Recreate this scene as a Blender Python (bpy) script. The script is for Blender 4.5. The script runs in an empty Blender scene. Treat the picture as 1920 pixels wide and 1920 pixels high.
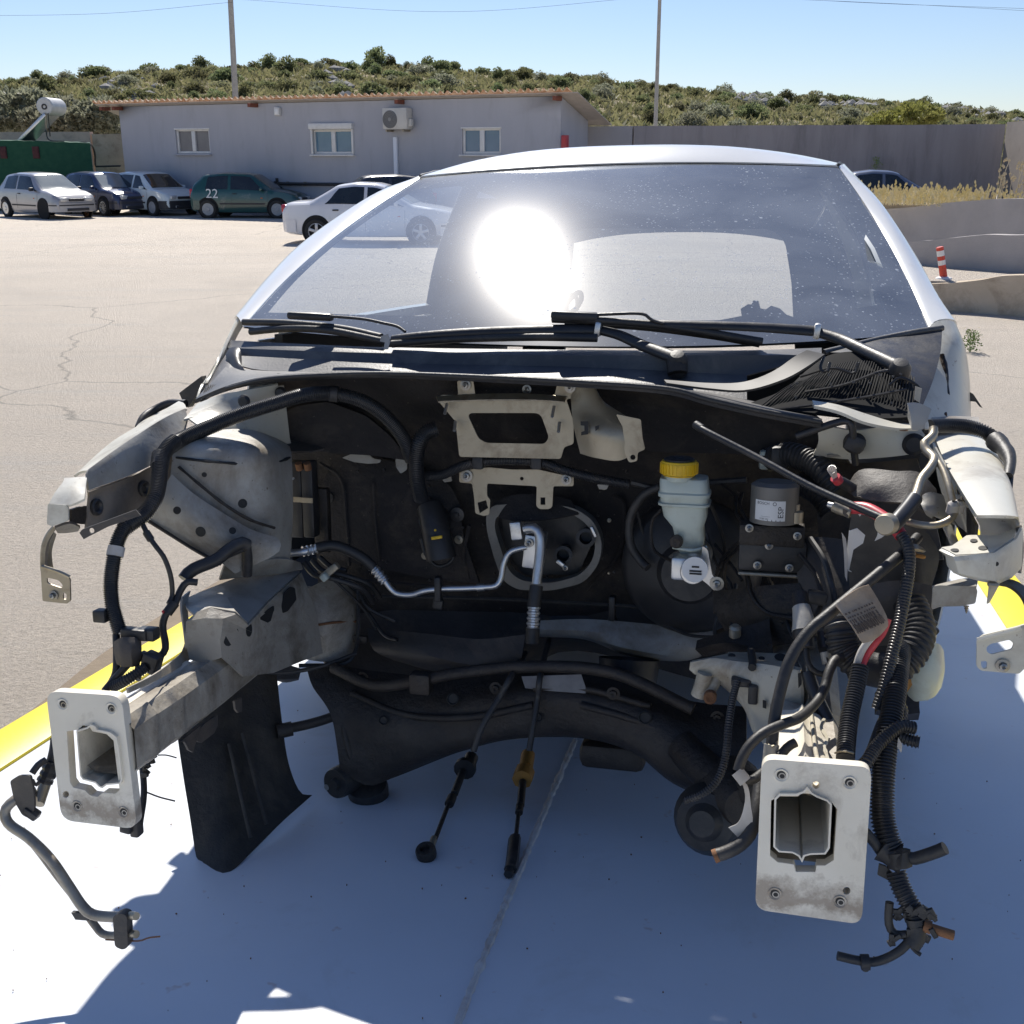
import bpy, bmesh, math, random
from mathutils import Vector, Matrix
from mathutils.noise import noise as pnoise
R = math.radians
S = bpy.context.scene
COL = S.collection
random.seed(7)

# ------------------------------------------------------------------ camera
F_PX, PITCH, CAM_Z = 2050.0, R(18.15), 1.95
cd = bpy.data.cameras.new('camera'); cam = bpy.data.objects.new('camera', cd); COL.objects.link(cam)
cam.location = (0, 0, CAM_Z); cam.rotation_euler = (math.pi / 2 - PITCH, 0, 0)
cd.sensor_width = 36.0; cd.lens = 36.0 * F_PX / 1920.0
cd.clip_start = 0.05; cd.clip_end = 2000
S.camera = cam
# ------------------------------------------------------------------ sky, sun, exposure
SUN_EL, SUN_AZ = R(45.6), R(-9.0)     # azimuth measured from +Y (ahead of the camera) towards +X
w = bpy.data.worlds.new('World'); S.world = w; w.use_nodes = True
nt = w.node_tree; nt.nodes.clear()
wo = nt.nodes.new('ShaderNodeOutputWorld'); bg = nt.nodes.new('ShaderNodeBackground'); sk = nt.nodes.new('ShaderNodeTexSky')
sk.sky_type = 'NISHITA'; sk.sun_disc = False; sk.sun_elevation = SUN_EL; sk.sun_rotation = SUN_AZ
sk.altitude = 50; sk.air_density = 1.0; sk.dust_density = 0.2; sk.ozone_density = 2.5
bg.inputs['Strength'].default_value = 0.082
tint = nt.nodes.new('ShaderNodeMix'); tint.data_type = 'RGBA'; tint.blend_type = 'MULTIPLY'; tint.inputs[0].default_value = 1.0; tint.inputs[7].default_value = (.84, .87, 1.02, 1)
nt.links.new(sk.outputs[0], tint.inputs[6]); nt.links.new(tint.outputs[2], bg.inputs[0]); nt.links.new(bg.outputs[0], wo.inputs[0])
sl = bpy.data.lights.new('sun', 'SUN'); sl.energy = 5.0; sl.angle = R(0.5); sl.color = (1.0, 0.95, 0.87)
sun = bpy.data.objects.new('sun', sl); COL.objects.link(sun)
sd = Vector((math.sin(SUN_AZ) * math.cos(SUN_EL), math.cos(SUN_AZ) * math.cos(SUN_EL), math.sin(SUN_EL)))
sun.rotation_euler = sd.to_track_quat('Z', 'Y').to_euler(); sun.location = (0, 0, 30)
S.view_settings.view_transform = 'Standard'; S.view_settings.look = 'None'
S.view_settings.exposure = 0.42; S.view_settings.gamma = 1.0
S.cycles.max_bounces = 10; S.cycles.transparent_max_bounces = 24
S.cycles.caustics_reflective = False; S.cycles.caustics_refractive = False

# ------------------------------------------------------------------ geometry of the view
CP, SP = math.cos(PITCH), math.sin(PITCH)
CAMV = Vector((0, 0, CAM_Z))
def ray(px, py):
    x, y = (px - 960) / F_PX, (960 - py) / F_PX
    return Vector((x, CP + y * SP, y * CP - SP))
def at(px, py, Y):                      # world point seen at a pixel, at distance Y ahead
    d = ray(px, py); return CAMV + d * (Y / d.y)
def atz(px, py, z=0.0):                 # world point seen at a pixel, at height z
    d = ray(px, py); return CAMV + d * ((z - CAM_Z) / d.z)
# frame of the carrier bed and the wreck on it: x across, y along the car to its rear, z up from the deck
TH, YAW, BED_H = R(12.5), R(13.2), 1.0
Xc, Yc, Fc = Vector((1, 0, 0)), Vector((0, SP, CP)), Vector((0, CP, -SP))
fp = math.sin(TH) * Yc + math.cos(TH) * Fc
up_ = math.cos(TH) * Yc - math.sin(TH) * Fc
RX = math.cos(YAW) * Xc - math.sin(YAW) * fp
LY = math.sin(YAW) * Xc + math.cos(YAW) * fp
MW = Matrix((RX, LY, up_)).transposed().to_4x4()
MW.translation = CAMV - up_ * BED_H
MWI = MW.inverted()
ORG = Vector((0, 0, BED_H))
MW3I = MWI.to_3x3()
def wray(px, py): return MW3I @ ray(px, py)
def wp(px, py, y):                      # deck-frame point at a pixel with given y
    d = wray(px, py); return ORG + d * (y / d.y)
def wz(px, py, z):
    d = wray(px, py); return ORG + d * ((z - BED_H) / d.z)
def wpl(px, py, p0, n):
    d = wray(px, py); return ORG + d * ((p0 - ORG).dot(n) / d.dot(n))
CX = -0.405                              # the car's centre line in the deck frame

# ------------------------------------------------------------------ materials
def mat(name, c, c2=None, scale=6.0, rough=0.5, metal=0.0, bump=0.0, bscale=60.0, dirt=None, dscale=4.0, damt=0.5, spec=0.5, coat=0.0, rvar=0.0, stretch=None, trans=0.0, rand=0.0, specks=None):
    m = bpy.data.materials.new(name); m.use_nodes = True
    t = m.node_tree; N, L = t.nodes, t.links
    b = N['Principled BSDF']
    b.inputs['Roughness'].default_value = rough; b.inputs['Metallic'].default_value = metal
    b.inputs['Specular IOR Level'].default_value = spec
    b.inputs['Coat Weight'].default_value = coat; b.inputs['Coat Roughness'].default_value = 0.06
    tc = N.new('ShaderNodeTexCoord'); vec = tc.outputs['Object']
    if stretch:
        mp = N.new('ShaderNodeMapping'); mp.inputs['Scale'].default_value = stretch
        L.new(vec, mp.inputs[0]); vec = mp.outputs[0]
    def nz(s, det=6, ro=0.6, dist=0.0):
        n = N.new('ShaderNodeTexNoise'); n.inputs['Scale'].default_value = s; n.inputs['Detail'].default_value = det
        n.inputs['Roughness'].default_value = ro; n.inputs['Distortion'].default_value = dist
        L.new(vec, n.inputs['Vector']); return n.outputs['Fac']
    def ramp(fac, a, bb, lo=0.0, hi=1.0):
        r = N.new('ShaderNodeMapRange'); r.inputs[1].default_value = a; r.inputs[2].default_value = bb
        r.inputs[3].default_value = lo; r.inputs[4].default_value = hi
        L.new(fac, r.inputs[0]); return r.outputs[0]
    def mix(f, a, bb):
        x = N.new('ShaderNodeMix'); x.data_type = 'RGBA'
        if isinstance(f, float): x.inputs[0].default_value = f
        else: L.new(f, x.inputs[0])
        for i, v in ((6, a), (7, bb)):
            if isinstance(v, tuple): x.inputs[i].default_value = (*v, 1)
            else: L.new(v, x.inputs[i])
        return x.outputs[2]
    colr = c
    if c2: colr = mix(ramp(nz(scale), 0.35, 0.65), c, c2)
    if dirt: colr = mix(ramp(nz(dscale, 9, 0.7, 0.4), 0.62 - 0.3 * damt, 0.78 - 0.2 * damt, 0, min(1, .35 + damt)), colr, dirt)
    if specks:
        fine = nz(specks[1], 3, .8)
        colr = mix(ramp(fine, .66, .72, 0, specks[2]), colr, specks[0])
    if rand:
        oi = N.new('ShaderNodeObjectInfo'); hs = N.new('ShaderNodeHueSaturation')
        L.new(ramp(oi.outputs['Random'], 0, 1, 0.5 - rand * .06, 0.5 + rand * .06), hs.inputs['Hue'])
        L.new(ramp(oi.outputs['Random'], 0, 1, 1 - rand * .5, 1 + rand * .4), hs.inputs['Value'])
        if isinstance(colr, tuple): hs.inputs['Color'].default_value = (*colr, 1)
        else: L.new(colr, hs.inputs['Color'])
        colr = hs.outputs[0]
    if isinstance(colr, tuple): b.inputs['Base Color'].default_value = (*colr, 1)
    else: L.new(colr, b.inputs['Base Color'])
    if rvar: L.new(ramp(nz(scale * 2.3), 0.3, 0.7, max(0.02, rough - rvar), min(1, rough + rvar)), b.inputs['Roughness'])
    if bump:
        bp = N.new('ShaderNodeBump'); bp.inputs['Strength'].default_value = bump; bp.inputs['Distance'].default_value = 0.01
        L.new(nz(bscale, 8, 0.65), bp.inputs['Height']); L.new(bp.outputs[0], b.inputs['Normal'])
    if trans:
        b.inputs['Transmission Weight'].default_value = trans
    m['mixer'] = 1
    return m
M = {}
M['white'] = mat('white paint', (.72, .72, .70), (.78, .78, .76), 3, .28, coat=.5, dirt=(.5, .48, .43), dscale=9, damt=.05)
M['bodycol'] = mat('dusty white paint', (.56, .535, .45), (.64, .615, .53), 4, .4, coat=.15, dirt=(.30, .25, .18), dscale=8, damt=.42, bump=.06, bscale=90, specks=((.22, .15, .09), 60, .7))
M['bay'] = mat('grimy bay paint', (.32, .305, .27), (.42, .405, .365), 5, .45, dirt=(.17, .135, .095), dscale=6, damt=.55, bump=.15, bscale=60, rvar=.12, specks=((.10, .07, .045), 75, .8))
M['rail'] = mat('dirty rail paint', (.34, .305, .25), (.42, .385, .32), 9, .5, dirt=(.15, .12, .085), dscale=9, damt=.62, bump=.22, bscale=80, rvar=.12, specks=((.08, .06, .04), 85, .8))
M['plate'] = mat('plate paint', (.70, .645, .53), (.76, .71, .60), 8, .4, dirt=(.25, .19, .13), dscale=11, damt=.3, bump=.08, bscale=120)
M['black'] = mat('black plastic', (.018, .018, .02), (.035, .033, .032), 9, .45, dirt=(.09, .08, .07), dscale=8, damt=.3, bump=.1, bscale=90, rvar=.12)
M['rubber'] = mat('black rubber', (.022, .022, .023), (.034, .032, .03), 20, .5, dirt=(.10, .085, .07), dscale=14, damt=.3, bump=.15, bscale=120)
M['loom'] = mat('corrugated loom', (.03, .03, .032), (.036, .036, .037), 20, .36, dirt=(.12, .105, .09), dscale=18, damt=.28)
M['cowl'] = mat('grey cowl plastic', (.05, .05, .054), (.075, .075, .078), 5, .46, dirt=(.17, .16, .145), dscale=7, damt=.4, bump=.12, bscale=200)
M['felt'] = mat('firewall insulation', (.022, .02, .021), (.04, .036, .034), 5, .8, dirt=(.10, .082, .066), dscale=6, damt=.42, bump=.9, bscale=26, spec=.3, specks=((.2, .17, .14), 90, .5))
M['steel'] = mat('zinc steel', (.36, .315, .235), (.43, .38, .29), 12, .42, metal=.6, dirt=(.17, .13, .09), dscale=14, damt=.4, bump=.08)
M['alu'] = mat('aluminium', (.62, .61, .59), (.7, .69, .67), 10, .38, metal=.9, dirt=(.22, .19, .16), dscale=16, damt=.3)
M['dkmetal'] = mat('dark cast metal', (.035, .031, .028), (.06, .052, .045), 14, .5, metal=.5, dirt=(.055, .043, .033), dscale=12, damt=.5, bump=.5, bscale=60)
M['matt'] = mat('matt black plastic', (.011, .011, .012), (.018, .018, .018), 20, .9, spec=.2)
M['pipe'] = mat('dull pipe', (.30, .27, .22), (.38, .34, .28), 14, .5, metal=.5, dirt=(.13, .095, .065), dscale=12, damt=.5)
M['cream'] = mat('cream bracket paint', (.46, .42, .32), (.54, .50, .40), 7, .45, dirt=(.2, .145, .09), dscale=9, damt=.5, bump=.1, bscale=80, specks=((.14, .09, .05), 70, .8))
M['brown'] = mat('brown grime', (.17, .14, .112), (.25, .215, .175), 8, .6, dirt=(.10, .078, .058), dscale=9, damt=.5, bump=.25, bscale=60)
M['rust'] = mat('rusty steel', (.16, .075, .035), (.27, .13, .06), 25, .8, metal=.2, bump=.4)
M['oxide'] = mat('primed underbody', (.055, .048, .042), (.085, .075, .066), 6, .6, dirt=(.16, .125, .09), dscale=7, damt=.4, bump=.25, bscale=50)
M['red'] = mat('red cable', (.50, .035, .05), (.6, .07, .08), 20, .4, dirt=(.25, .1, .09), dscale=20, damt=.2)
M['yellowcap'] = mat('yellow cap', (.78, .50, .015), (.7, .42, .01), 12, .42, dirt=(.2, .13, .03), dscale=16, damt=.3)
M['tank'] = mat('milky plastic', (.46, .52, .46), (.52, .56, .48), 10, .35, dirt=(.28, .27, .2), dscale=10, damt=.35, spec=.6)
M['paper'] = mat('old paper tag', (.33, .245, .165), (.42, .33, .24), 18, .8, dirt=(.17, .12, .08), dscale=16, damt=.35, bump=.3)
M['print'] = mat('black print', (.02, .02, .02), rough=.7)
M['label'] = mat('white label', (.72, .72, .70), rough=.45, dirt=(.5, .48, .42), dscale=20, damt=.1)
M['liner'] = mat('liner felt', (.024, .023, .022), (.04, .037, .034), 10, .75, dirt=(.10, .085, .065), dscale=6, damt=.45, bump=.5, bscale=40)
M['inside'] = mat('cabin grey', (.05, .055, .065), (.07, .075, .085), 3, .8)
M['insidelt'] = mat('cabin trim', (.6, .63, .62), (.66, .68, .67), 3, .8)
M['tape'] = mat('cloth tape', (.55, .53, .5), (.4, .37, .33), 25, .8)
M['bolt'] = mat('bolt', (.3, .29, .27), rough=.35, metal=.9)
M['orange'] = mat('dirty orange plastic', (.42, .2, .04), (.3, .14, .03), 20, .6)

def muddy(m, z0, z1, col):                # a mud stain along the foot of the crash-box plates
    t = m.node_tree; N, L = t.nodes, t.links; b = N['Principled BSDF']
    src = b.inputs['Base Color'].links[0].from_socket
    tc = N.new('ShaderNodeTexCoord'); sx = N.new('ShaderNodeSeparateXYZ'); L.new(tc.outputs['Object'], sx.inputs[0])
    n = N.new('ShaderNodeTexNoise'); n.inputs['Scale'].default_value = 28; n.inputs['Detail'].default_value = 9; n.inputs['Roughness'].default_value = .72; L.new(tc.outputs['Object'], n.inputs['Vector'])
    a = N.new('ShaderNodeMath'); a.operation = 'MULTIPLY_ADD'; L.new(n.outputs['Fac'], a.inputs[0]); a.inputs[1].default_value = .10; L.new(sx.outputs[2], a.inputs[2])
    def band(x0, x1, y0, y1):
        r = N.new('ShaderNodeMapRange'); r.inputs[1].default_value = x0; r.inputs[2].default_value = x1; r.inputs[3].default_value = y0; r.inputs[4].default_value = y1; L.new(a.outputs[0], r.inputs[0]); return r.outputs[0]
    p = N.new('ShaderNodeMath'); p.operation = 'MULTIPLY'; L.new(band(z1 + .02, z1 + .045, .72, 0), p.inputs[0]); L.new(band(z0 + .03, z0 + .045, .15, 1), p.inputs[1])
    x = N.new('ShaderNodeMix'); x.data_type = 'RGBA'; L.new(p.outputs[0], x.inputs[0]); L.new(src, x.inputs[6]); x.inputs[7].default_value = (*col, 1)
    L.new(x.outputs[2], b.inputs['Base Color'])
muddy(M['plate'], .252, .288, (.20, .145, .10))
# ------------------------------------------------------------------ object helpers
def link(name, me, m, parent=None, sharp=35):
    o = bpy.data.objects.new(name, me); COL.objects.link(o)
    if m is not None: me.materials.append(m)
    if parent is not None: o.parent = parent
    if sharp:
        for p in me.polygons: p.use_smooth = True
        me.set_sharp_from_angle(angle=R(sharp))
    return o
def finish(bm, name, m, parent=None, sharp=35, recalc=True):
    if recalc: bmesh.ops.recalc_face_normals(bm, faces=bm.faces)
    me = bpy.data.meshes.new(name); bm.to_mesh(me); bm.free()
    return link(name, me, m, parent, sharp)
def thing(name, label, cat, loc=(0, 0, 0), group=None, kind=None):
    o = bpy.data.objects.new(name, None); COL.objects.link(o); o.location = loc
    o.empty_display_size = .2
    return tag(o, label, cat, group, kind)
def tag(o, label=None, cat=None, group=None, kind=None):
    if label: o['label'] = label
    if cat: o['category'] = cat
    if group: o['group'] = group
    if kind: o['kind'] = kind
    return o
def b_box(bm, c, s, rot=None, bev=0.0):
    g = bmesh.ops.create_cube(bm, size=1.0)
    vs = g['verts']
    mt = Matrix.Translation(Vector(c)) @ (rot.to_4x4() if rot is not None else Matrix.Identity(4)) @ Matrix.Diagonal((*s, 1))
    bmesh.ops.transform(bm, matrix=mt, verts=vs)
    if bev:
        es = list({e for v in vs for e in v.link_edges})
        bmesh.ops.bevel(bm, geom=es, offset=bev, segments=2, affect='EDGES', profile=.5)
def b_cyl(bm, p0, p1, r0, r1=None, n=16, cap=True):
    p0, p1 = Vector(p0), Vector(p1); r1 = r0 if r1 is None else r1
    z = (p1 - p0).normalized(); x = z.orthogonal().normalized(); y = z.cross(x)
    a = [bm.verts.new(p0 + r0 * (math.cos(2 * math.pi * i / n) * x + math.sin(2 * math.pi * i / n) * y)) for i in range(n)]
    b = [bm.verts.new(p1 + r1 * (math.cos(2 * math.pi * i / n) * x + math.sin(2 * math.pi * i / n) * y)) for i in range(n)]
    for i in range(n): bm.faces.new((a[i], a[(i + 1) % n], b[(i + 1) % n], b[i]))
    if cap: bm.faces.new(a[::-1]); bm.faces.new(b)
def b_lathe(bm, prof, o, axis, n=24):   # prof: list of (radius, distance along axis)
    o = Vector(o); z = Vector(axis).normalized(); x = z.orthogonal().normalized(); y = z.cross(x)
    rings = []
    for r, h in prof:
        if r < 1e-5: rings.append([bm.verts.new(o + z * h)])
        else: rings.append([bm.verts.new(o + z * h + r * (math.cos(2 * math.pi * i / n) * x + math.sin(2 * math.pi * i / n) * y)) for i in range(n)])
    for a, b in zip(rings, rings[1:]):
        if len(a) == 1 and len(b) == 1: continue
        for i in range(n):
            j = (i + 1) % n
            if len(a) == 1: bm.faces.new((a[0], b[j], b[i]))
            elif len(b) == 1: bm.faces.new((a[i], a[j], b[0]))
            else: bm.faces.new((a[i], a[j], b[j], b[i]))
def crom(pts, n):                       # Catmull-Rom resample of Vectors to n points (uniform in length)
    P = [Vector(p) for p in pts]
    if len(P) < 3:
        return [P[0].lerp(P[-1], i / (n - 1)) for i in range(n)]
    Q = [2 * P[0] - P[1]] + P + [2 * P[-1] - P[-2]]
    dense = []
    for i in range(1, len(Q) - 2):
        a, b, c, d = Q[i - 1:i + 3]
        for k in range(14):
            t = k / 14
            dense.append(.5 * ((2 * b) + (c - a) * t + (2 * a - 5 * b + 4 * c - d) * t * t + (3 * b - a - 3 * c + d) * t ** 3))
    dense.append(P[-1])
    acc = [0]
    for a, b in zip(dense, dense[1:]): acc.append(acc[-1] + (b - a).length)
    out, j = [], 0
    for i in range(n):
        s = acc[-1] * i / (n - 1)
        while j < len(acc) - 2 and acc[j + 1] < s: j += 1
        f = (s - acc[j]) / max(1e-9, acc[j + 1] - acc[j]); out.append(dense[j].lerp(dense[j + 1], min(1, max(0, f))))
    return out
def plen(pts): return sum((Vector(b) - Vector(a)).length for a, b in zip(pts, pts[1:]))
def b_tube(bm, pts, r, n=10, corr=0.0, amp=.1, r1=None, wob=0.0, flat=1.0, step=None):
    L = plen(pts) * 1.04
    if corr: k = max(6, int(L / corr) * 4 + 1)
    else: k = max(4, int(L / (step or max(.008, r * 1.1))) + 2)
    k = min(k, 900)
    C = crom(pts, k)
    T = [(C[min(i + 1, k - 1)] - C[max(i - 1, 0)]).normalized() for i in range(k)]
    x = T[0].orthogonal().normalized(); rings = []
    for i in range(k):
        x = (x - T[i] * x.dot(T[i])).normalized(); y = T[i].cross(x)
        rr = r if r1 is None else r + (r1 - r) * i / (k - 1)
        if corr: rr *= (1, 1, 1 - amp * 1.6, 1 - amp * 1.6)[i % 4]
        if wob: rr *= 1 + wob * pnoise(C[i] * 60)
        rings.append([bm.verts.new(C[i] + rr * (math.cos(2 * math.pi * a / n) * x + flat * math.sin(2 * math.pi * a / n) * y)) for a in range(n)])
    for a, b in zip(rings, rings[1:]):
        for i in range(n): bm.faces.new((a[i], a[(i + 1) % n], b[(i + 1) % n], b[i]))
    bm.faces.new(rings[0][::-1]); bm.faces.new(rings[-1])
def tube(name, pts, r, m, parent, **kw):
    bm = bmesh.new(); b_tube(bm, pts, r, **kw)
    return finish(bm, name, m, parent, sharp=30 if kw.get('corr') else 50, recalc=False)
def rounded(pts, rad, seg=4):           # round the corners of a 2-D outline
    out = []; n = len(pts)
    for i in range(n):
        p = Vector(pts[i][:2]); a = Vector(pts[i - 1][:2]); c = Vector(pts[(i + 1) % n][:2])
        ra = min(rad, (a - p).length * .45, (c - p).length * .45)
        s = p + (a - p).normalized() * ra; e = p + (c - p).normalized() * ra
        for k in range(seg + 1):
            t = k / seg; out.append(tuple((1 - t) ** 2 * s + 2 * t * (1 - t) * p + t * t * e))
    return out
def circ(cx, cy, r, n=14, ry=None): return [(cx + r * math.cos(2 * math.pi * i / n), cy + (ry or r) * math.sin(2 * math.pi * i / n)) for i in range(n)]
def b_plate(bm, outline, holes, p0, n, th, proj=wpl, bev=0.0):
    n = Vector(n).normalized(); edges = []; before = set(bm.faces)
    for lp in [outline] + list(holes):
        vs = [bm.verts.new(proj(x, y, p0, n)) for x, y in lp]
        edges += [bm.edges.new((vs[i], vs[(i + 1) % len(vs)])) for i in range(len(vs))]
    g = bmesh.ops.triangle_fill(bm, use_beauty=True, use_dissolve=False, edges=edges, normal=n)
    fs = [f for f in g['geom'] if isinstance(f, bmesh.types.BMFace)]
    e = bmesh.ops.extrude_face_region(bm, geom=fs)
    vs = [v for v in e['geom'] if isinstance(v, bmesh.types.BMVert)]
    bmesh.ops.translate(bm, vec=n * th, verts=vs)
def plate(name, outline, holes, p0, n, th, m, parent, proj=wpl, bevel=0.0):
    bm = bmesh.new(); b_plate(bm, outline, holes, p0, n, th, proj)
    o = finish(bm, name, m, parent, sharp=40)
    if bevel:
        md = o.modifiers.new('bevel', 'BEVEL'); md.width = bevel; md.segments = 2; md.limit_method = 'ANGLE'; md.angle_limit = R(50)
    return o
def b_loft(bm, rows, nu=12, nv=None, th=0.0, lin=False):   # rows: lists of Vectors
    A = [crom(r, nu) if not lin else [Vector(p) for p in r] for r in rows]
    nu = len(A[0]); nv = nv or len(rows)
    cols = [crom([a[i] for a in A], nv) if (nv != len(rows)) else [a[i] for a in A] for i in range(nu)]
    V = [[bm.verts.new(cols[i][j]) for i in range(nu)] for j in range(nv)]
    fs = []
    for j in range(nv - 1):
        for i in range(nu - 1): fs.append(bm.faces.new((V[j][i], V[j][i + 1], V[j + 1][i + 1], V[j + 1][i])))
    if th:                              # give the sheet its thickness along the vertex normals
        bm.normal_update()
        Q = [[bm.verts.new(v.co - v.normal * th) for v in r] for r in V]
        for j in range(nv - 1):
            for i in range(nu - 1): bm.faces.new((Q[j][i], Q[j + 1][i], Q[j + 1][i + 1], Q[j][i + 1]))
        for i in range(nu - 1):
            bm.faces.new((V[0][i], Q[0][i], Q[0][i + 1], V[0][i + 1])); bm.faces.new((V[-1][i], V[-1][i + 1], Q[-1][i + 1], Q[-1][i]))
        for j in range(nv - 1):
            bm.faces.new((V[j][0], V[j + 1][0], Q[j + 1][0], Q[j][0])); bm.faces.new((V[j][-1], Q[j][-1], Q[j + 1][-1], V[j + 1][-1]))
    return V
def loft(name, rows, m, parent, nu=12, nv=None, th=.004, sharp=50, lin=False):
    bm = bmesh.new(); b_loft(bm, rows, nu, nv, th, lin)
    return finish(bm, name, m, parent, sharp)
def W(pts): return [wp(*p) for p in pts]
def text(name, s, size, mt, m, parent, ext=.0006, sx=1.0):
    c = bpy.data.curves.new(name, 'FONT'); c.body = s; c.size = size; c.extrude = ext; c.align_x = 'CENTER'; c.align_y = 'CENTER'
    o = bpy.data.objects.new(name, c); c.materials.append(m); COL.objects.link(o); o.parent = parent
    o.matrix_local = mt @ Matrix.Diagonal((sx, 1, 1, 1)); bpy.context.view_layer.update()
    me = bpy.data.meshes.new_from_object(o.evaluated_get(bpy.context.evaluated_depsgraph_get())); q = bpy.data.objects.new(name, me); COL.objects.link(q); q.parent = parent
    q.matrix_local = mt @ Matrix.Diagonal((sx, 1, 1, 1)); bpy.data.objects.remove(o); return q
def frame(o, xd, yd):                   # 4x4 whose x/y axes are xd/yd
    x = Vector(xd).normalized(); z = x.cross(Vector(yd)).normalized(); y = z.cross(x)
    m = Matrix((x, y, z)).transposed().to_4x4(); m.translation = Vector(o); return m
# ================================================================== SETTING
def nodes_mat(name):
    m = bpy.data.materials.new(name); m.use_nodes = True
    return m, m.node_tree.nodes, m.node_tree.links, m.node_tree.nodes['Principled BSDF']
def concrete_yard():
    m, N, L, b = nodes_mat('bleached concrete')
    tc = N.new('ShaderNodeTexCoord')
    def nz(s, det=8, ro=.65, dist=0, sc=None):
        n = N.new('ShaderNodeTexNoise'); n.inputs['Scale'].default_value = s; n.inputs['Detail'].default_value = det
        n.inputs['Roughness'].default_value = ro; n.inputs['Distortion'].default_value = dist
        if sc:
            mp = N.new('ShaderNodeMapping'); mp.inputs['Scale'].default_value = sc; mp.inputs['Rotation'].default_value = (0, 0, R(12))
            L.new(tc.outputs['Object'], mp.inputs[0]); L.new(mp.outputs[0], n.inputs['Vector'])
        else: L.new(tc.outputs['Object'], n.inputs['Vector'])
        return n.outputs['Fac']
    def rng(f, a, bb, lo, hi):
        r = N.new('ShaderNodeMapRange'); r.inputs[1].default_value = a; r.inputs[2].default_value = bb; r.inputs[3].default_value = lo; r.inputs[4].default_value = hi
        L.new(f, r.inputs[0]); return r.outputs[0]
    def mix(f, a, bb):
        x = N.new('ShaderNodeMix'); x.data_type = 'RGBA'; L.new(f, x.inputs[0])
        for i, v in ((6, a), (7, bb)):
            if isinstance(v, tuple): x.inputs[i].default_value = (*v, 1)
            else: L.new(v, x.inputs[i])
        return x.outputs[2]
    c = mix(rng(nz(.35), .35, .65, 0, 1), (.78, .69, .58), (.71, .625, .52))
    c = mix(rng(nz(.5, 10, .7, .6, (.35, 1.6, 1)), .50, .68, 0, .55), c, (.60, .53, .445))
    c = mix(rng(nz(.9, 10, .7, .3, (.25, 2.2, 1)), .54, .66, 0, .7), c, (.66, .61, .54))
    c = mix(rng(nz(2.2, 10, .75, .5), .60, .76, 0, .5), c, (.38, .335, .29))
    c = mix(rng(nz(28, 6, .7), .43, .68, 0, .5), c, (.50, .435, .36))
    c = mix(rng(nz(85, 4, .75), .55, .67, 0, .75), c, (.36, .315, .265))
    c = mix(rng(nz(60, 3, .7, .2), .58, .7, 0, .55), c, (.75, .70, .64))
    c = mix(rng(nz(.22, 6, .6, .8), .52, .64, 0, .35), c, (.56, .50, .425))
    # wandering cracks
    v = N.new('ShaderNodeTexVoronoi'); v.feature = 'DISTANCE_TO_EDGE'; v.inputs['Scale'].default_value = .16
    wv = N.new('ShaderNodeVectorMath'); wv.operation = 'ADD'
    nn = N.new('ShaderNodeTexNoise'); nn.inputs['Scale'].default_value = .7; nn.inputs['Detail'].default_value = 6
    L.new(tc.outputs['Object'], nn.inputs['Vector']); L.new(tc.outputs['Object'], wv.inputs[0]); L.new(nn.outputs['Color'], wv.inputs[1])
    L.new(wv.outputs[0], v.inputs['Vector'])
    c = mix(rng(v.outputs[0], .0006, .0035, .45, 0), c, (.2, .18, .155))
    L.new(c, b.inputs['Base Color']); b.inputs['Roughness'].default_value = .85; b.inputs['Specular IOR Level'].default_value = .25
    bp = N.new('ShaderNodeBump'); bp.inputs['Strength'].default_value = 1.0; bp.inputs['Distance'].default_value = .05
    L.new(nz(34, 10, .8), bp.inputs['Height']); L.new(bp.outputs[0], b.inputs['Normal'])
    return m
bm = bmesh.new()
bmesh.ops.create_grid(bm, x_segments=1, y_segments=1, size=1)
bmesh.ops.transform(bm, matrix=Matrix.Translation((0, 120, 0)) @ Matrix.Diagonal((420, 320, 1, 1)), verts=bm.verts)
tag(finish(bm, 'ground', concrete_yard(), sharp=0), 'bleached concrete yard in full sun', 'ground', kind='structure')

# ---- hillside
CREST = [(-900, 205), (-300, 175), (0, 158), (150, 148), (250, 138), (400, 130), (560, 122), (700, 128), (800, 131), (960, 139), (1100, 147), (1250, 167), (1400, 181), (1600, 189), (1750, 199), (1920, 220), (2400, 255), (3000, 280)]
def crest_px(px):
    for (a, ya), (b_, yb) in zip(CREST, CREST[1:]):
        if px <= b_: f = max(0, (px - a) / (b_ - a)); return ya + (yb - ya) * f
    return CREST[-1][1]
Y0, YC = 56.0, 150.0
def hill_z(px, Y):
    zc = at(960, crest_px(px), YC).z
    u = max(0, min(1, (Y - Y0) / (YC - Y0)))
    s = u ** .85
    if Y > YC: s = 1 - ((Y - YC) / 60) * .35
    return -.3 + (zc + .3) * s + .35 * pnoise(Vector((px * .01, Y * .09, 0))) * min(1, u * 6)
def px_of(X, Y): return 960 + F_PX * X / (Y / 1.06)
hm = mat('dry hillside earth', (.30, .235, .155), (.18, .17, .085), 1.2, .95, dirt=(.30, .26, .2), dscale=.8, damt=.35, bump=.5, bscale=6, spec=.1)
bm = bmesh.new(); rows = []
for j in range(36):
    Y = Y0 + (215 - Y0) * j / 35; row = []
    for i in range(70):
        px = -900 + 3800 * i / 69
        X = (px - 960) / F_PX * Y / 1.06
        row.append(bm.verts.new((X, Y, hill_z(px, Y))))
    rows.append(row)
for a, b_ in zip(rows, rows[1:]):
    for i in range(69): bm.faces.new((a[i], a[i + 1], b_[i + 1], b_[i]))
tag(finish(bm, 'hillside', hm, sharp=60), 'dry scrub hillside rising behind the yard', 'hill', kind='structure')

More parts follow.
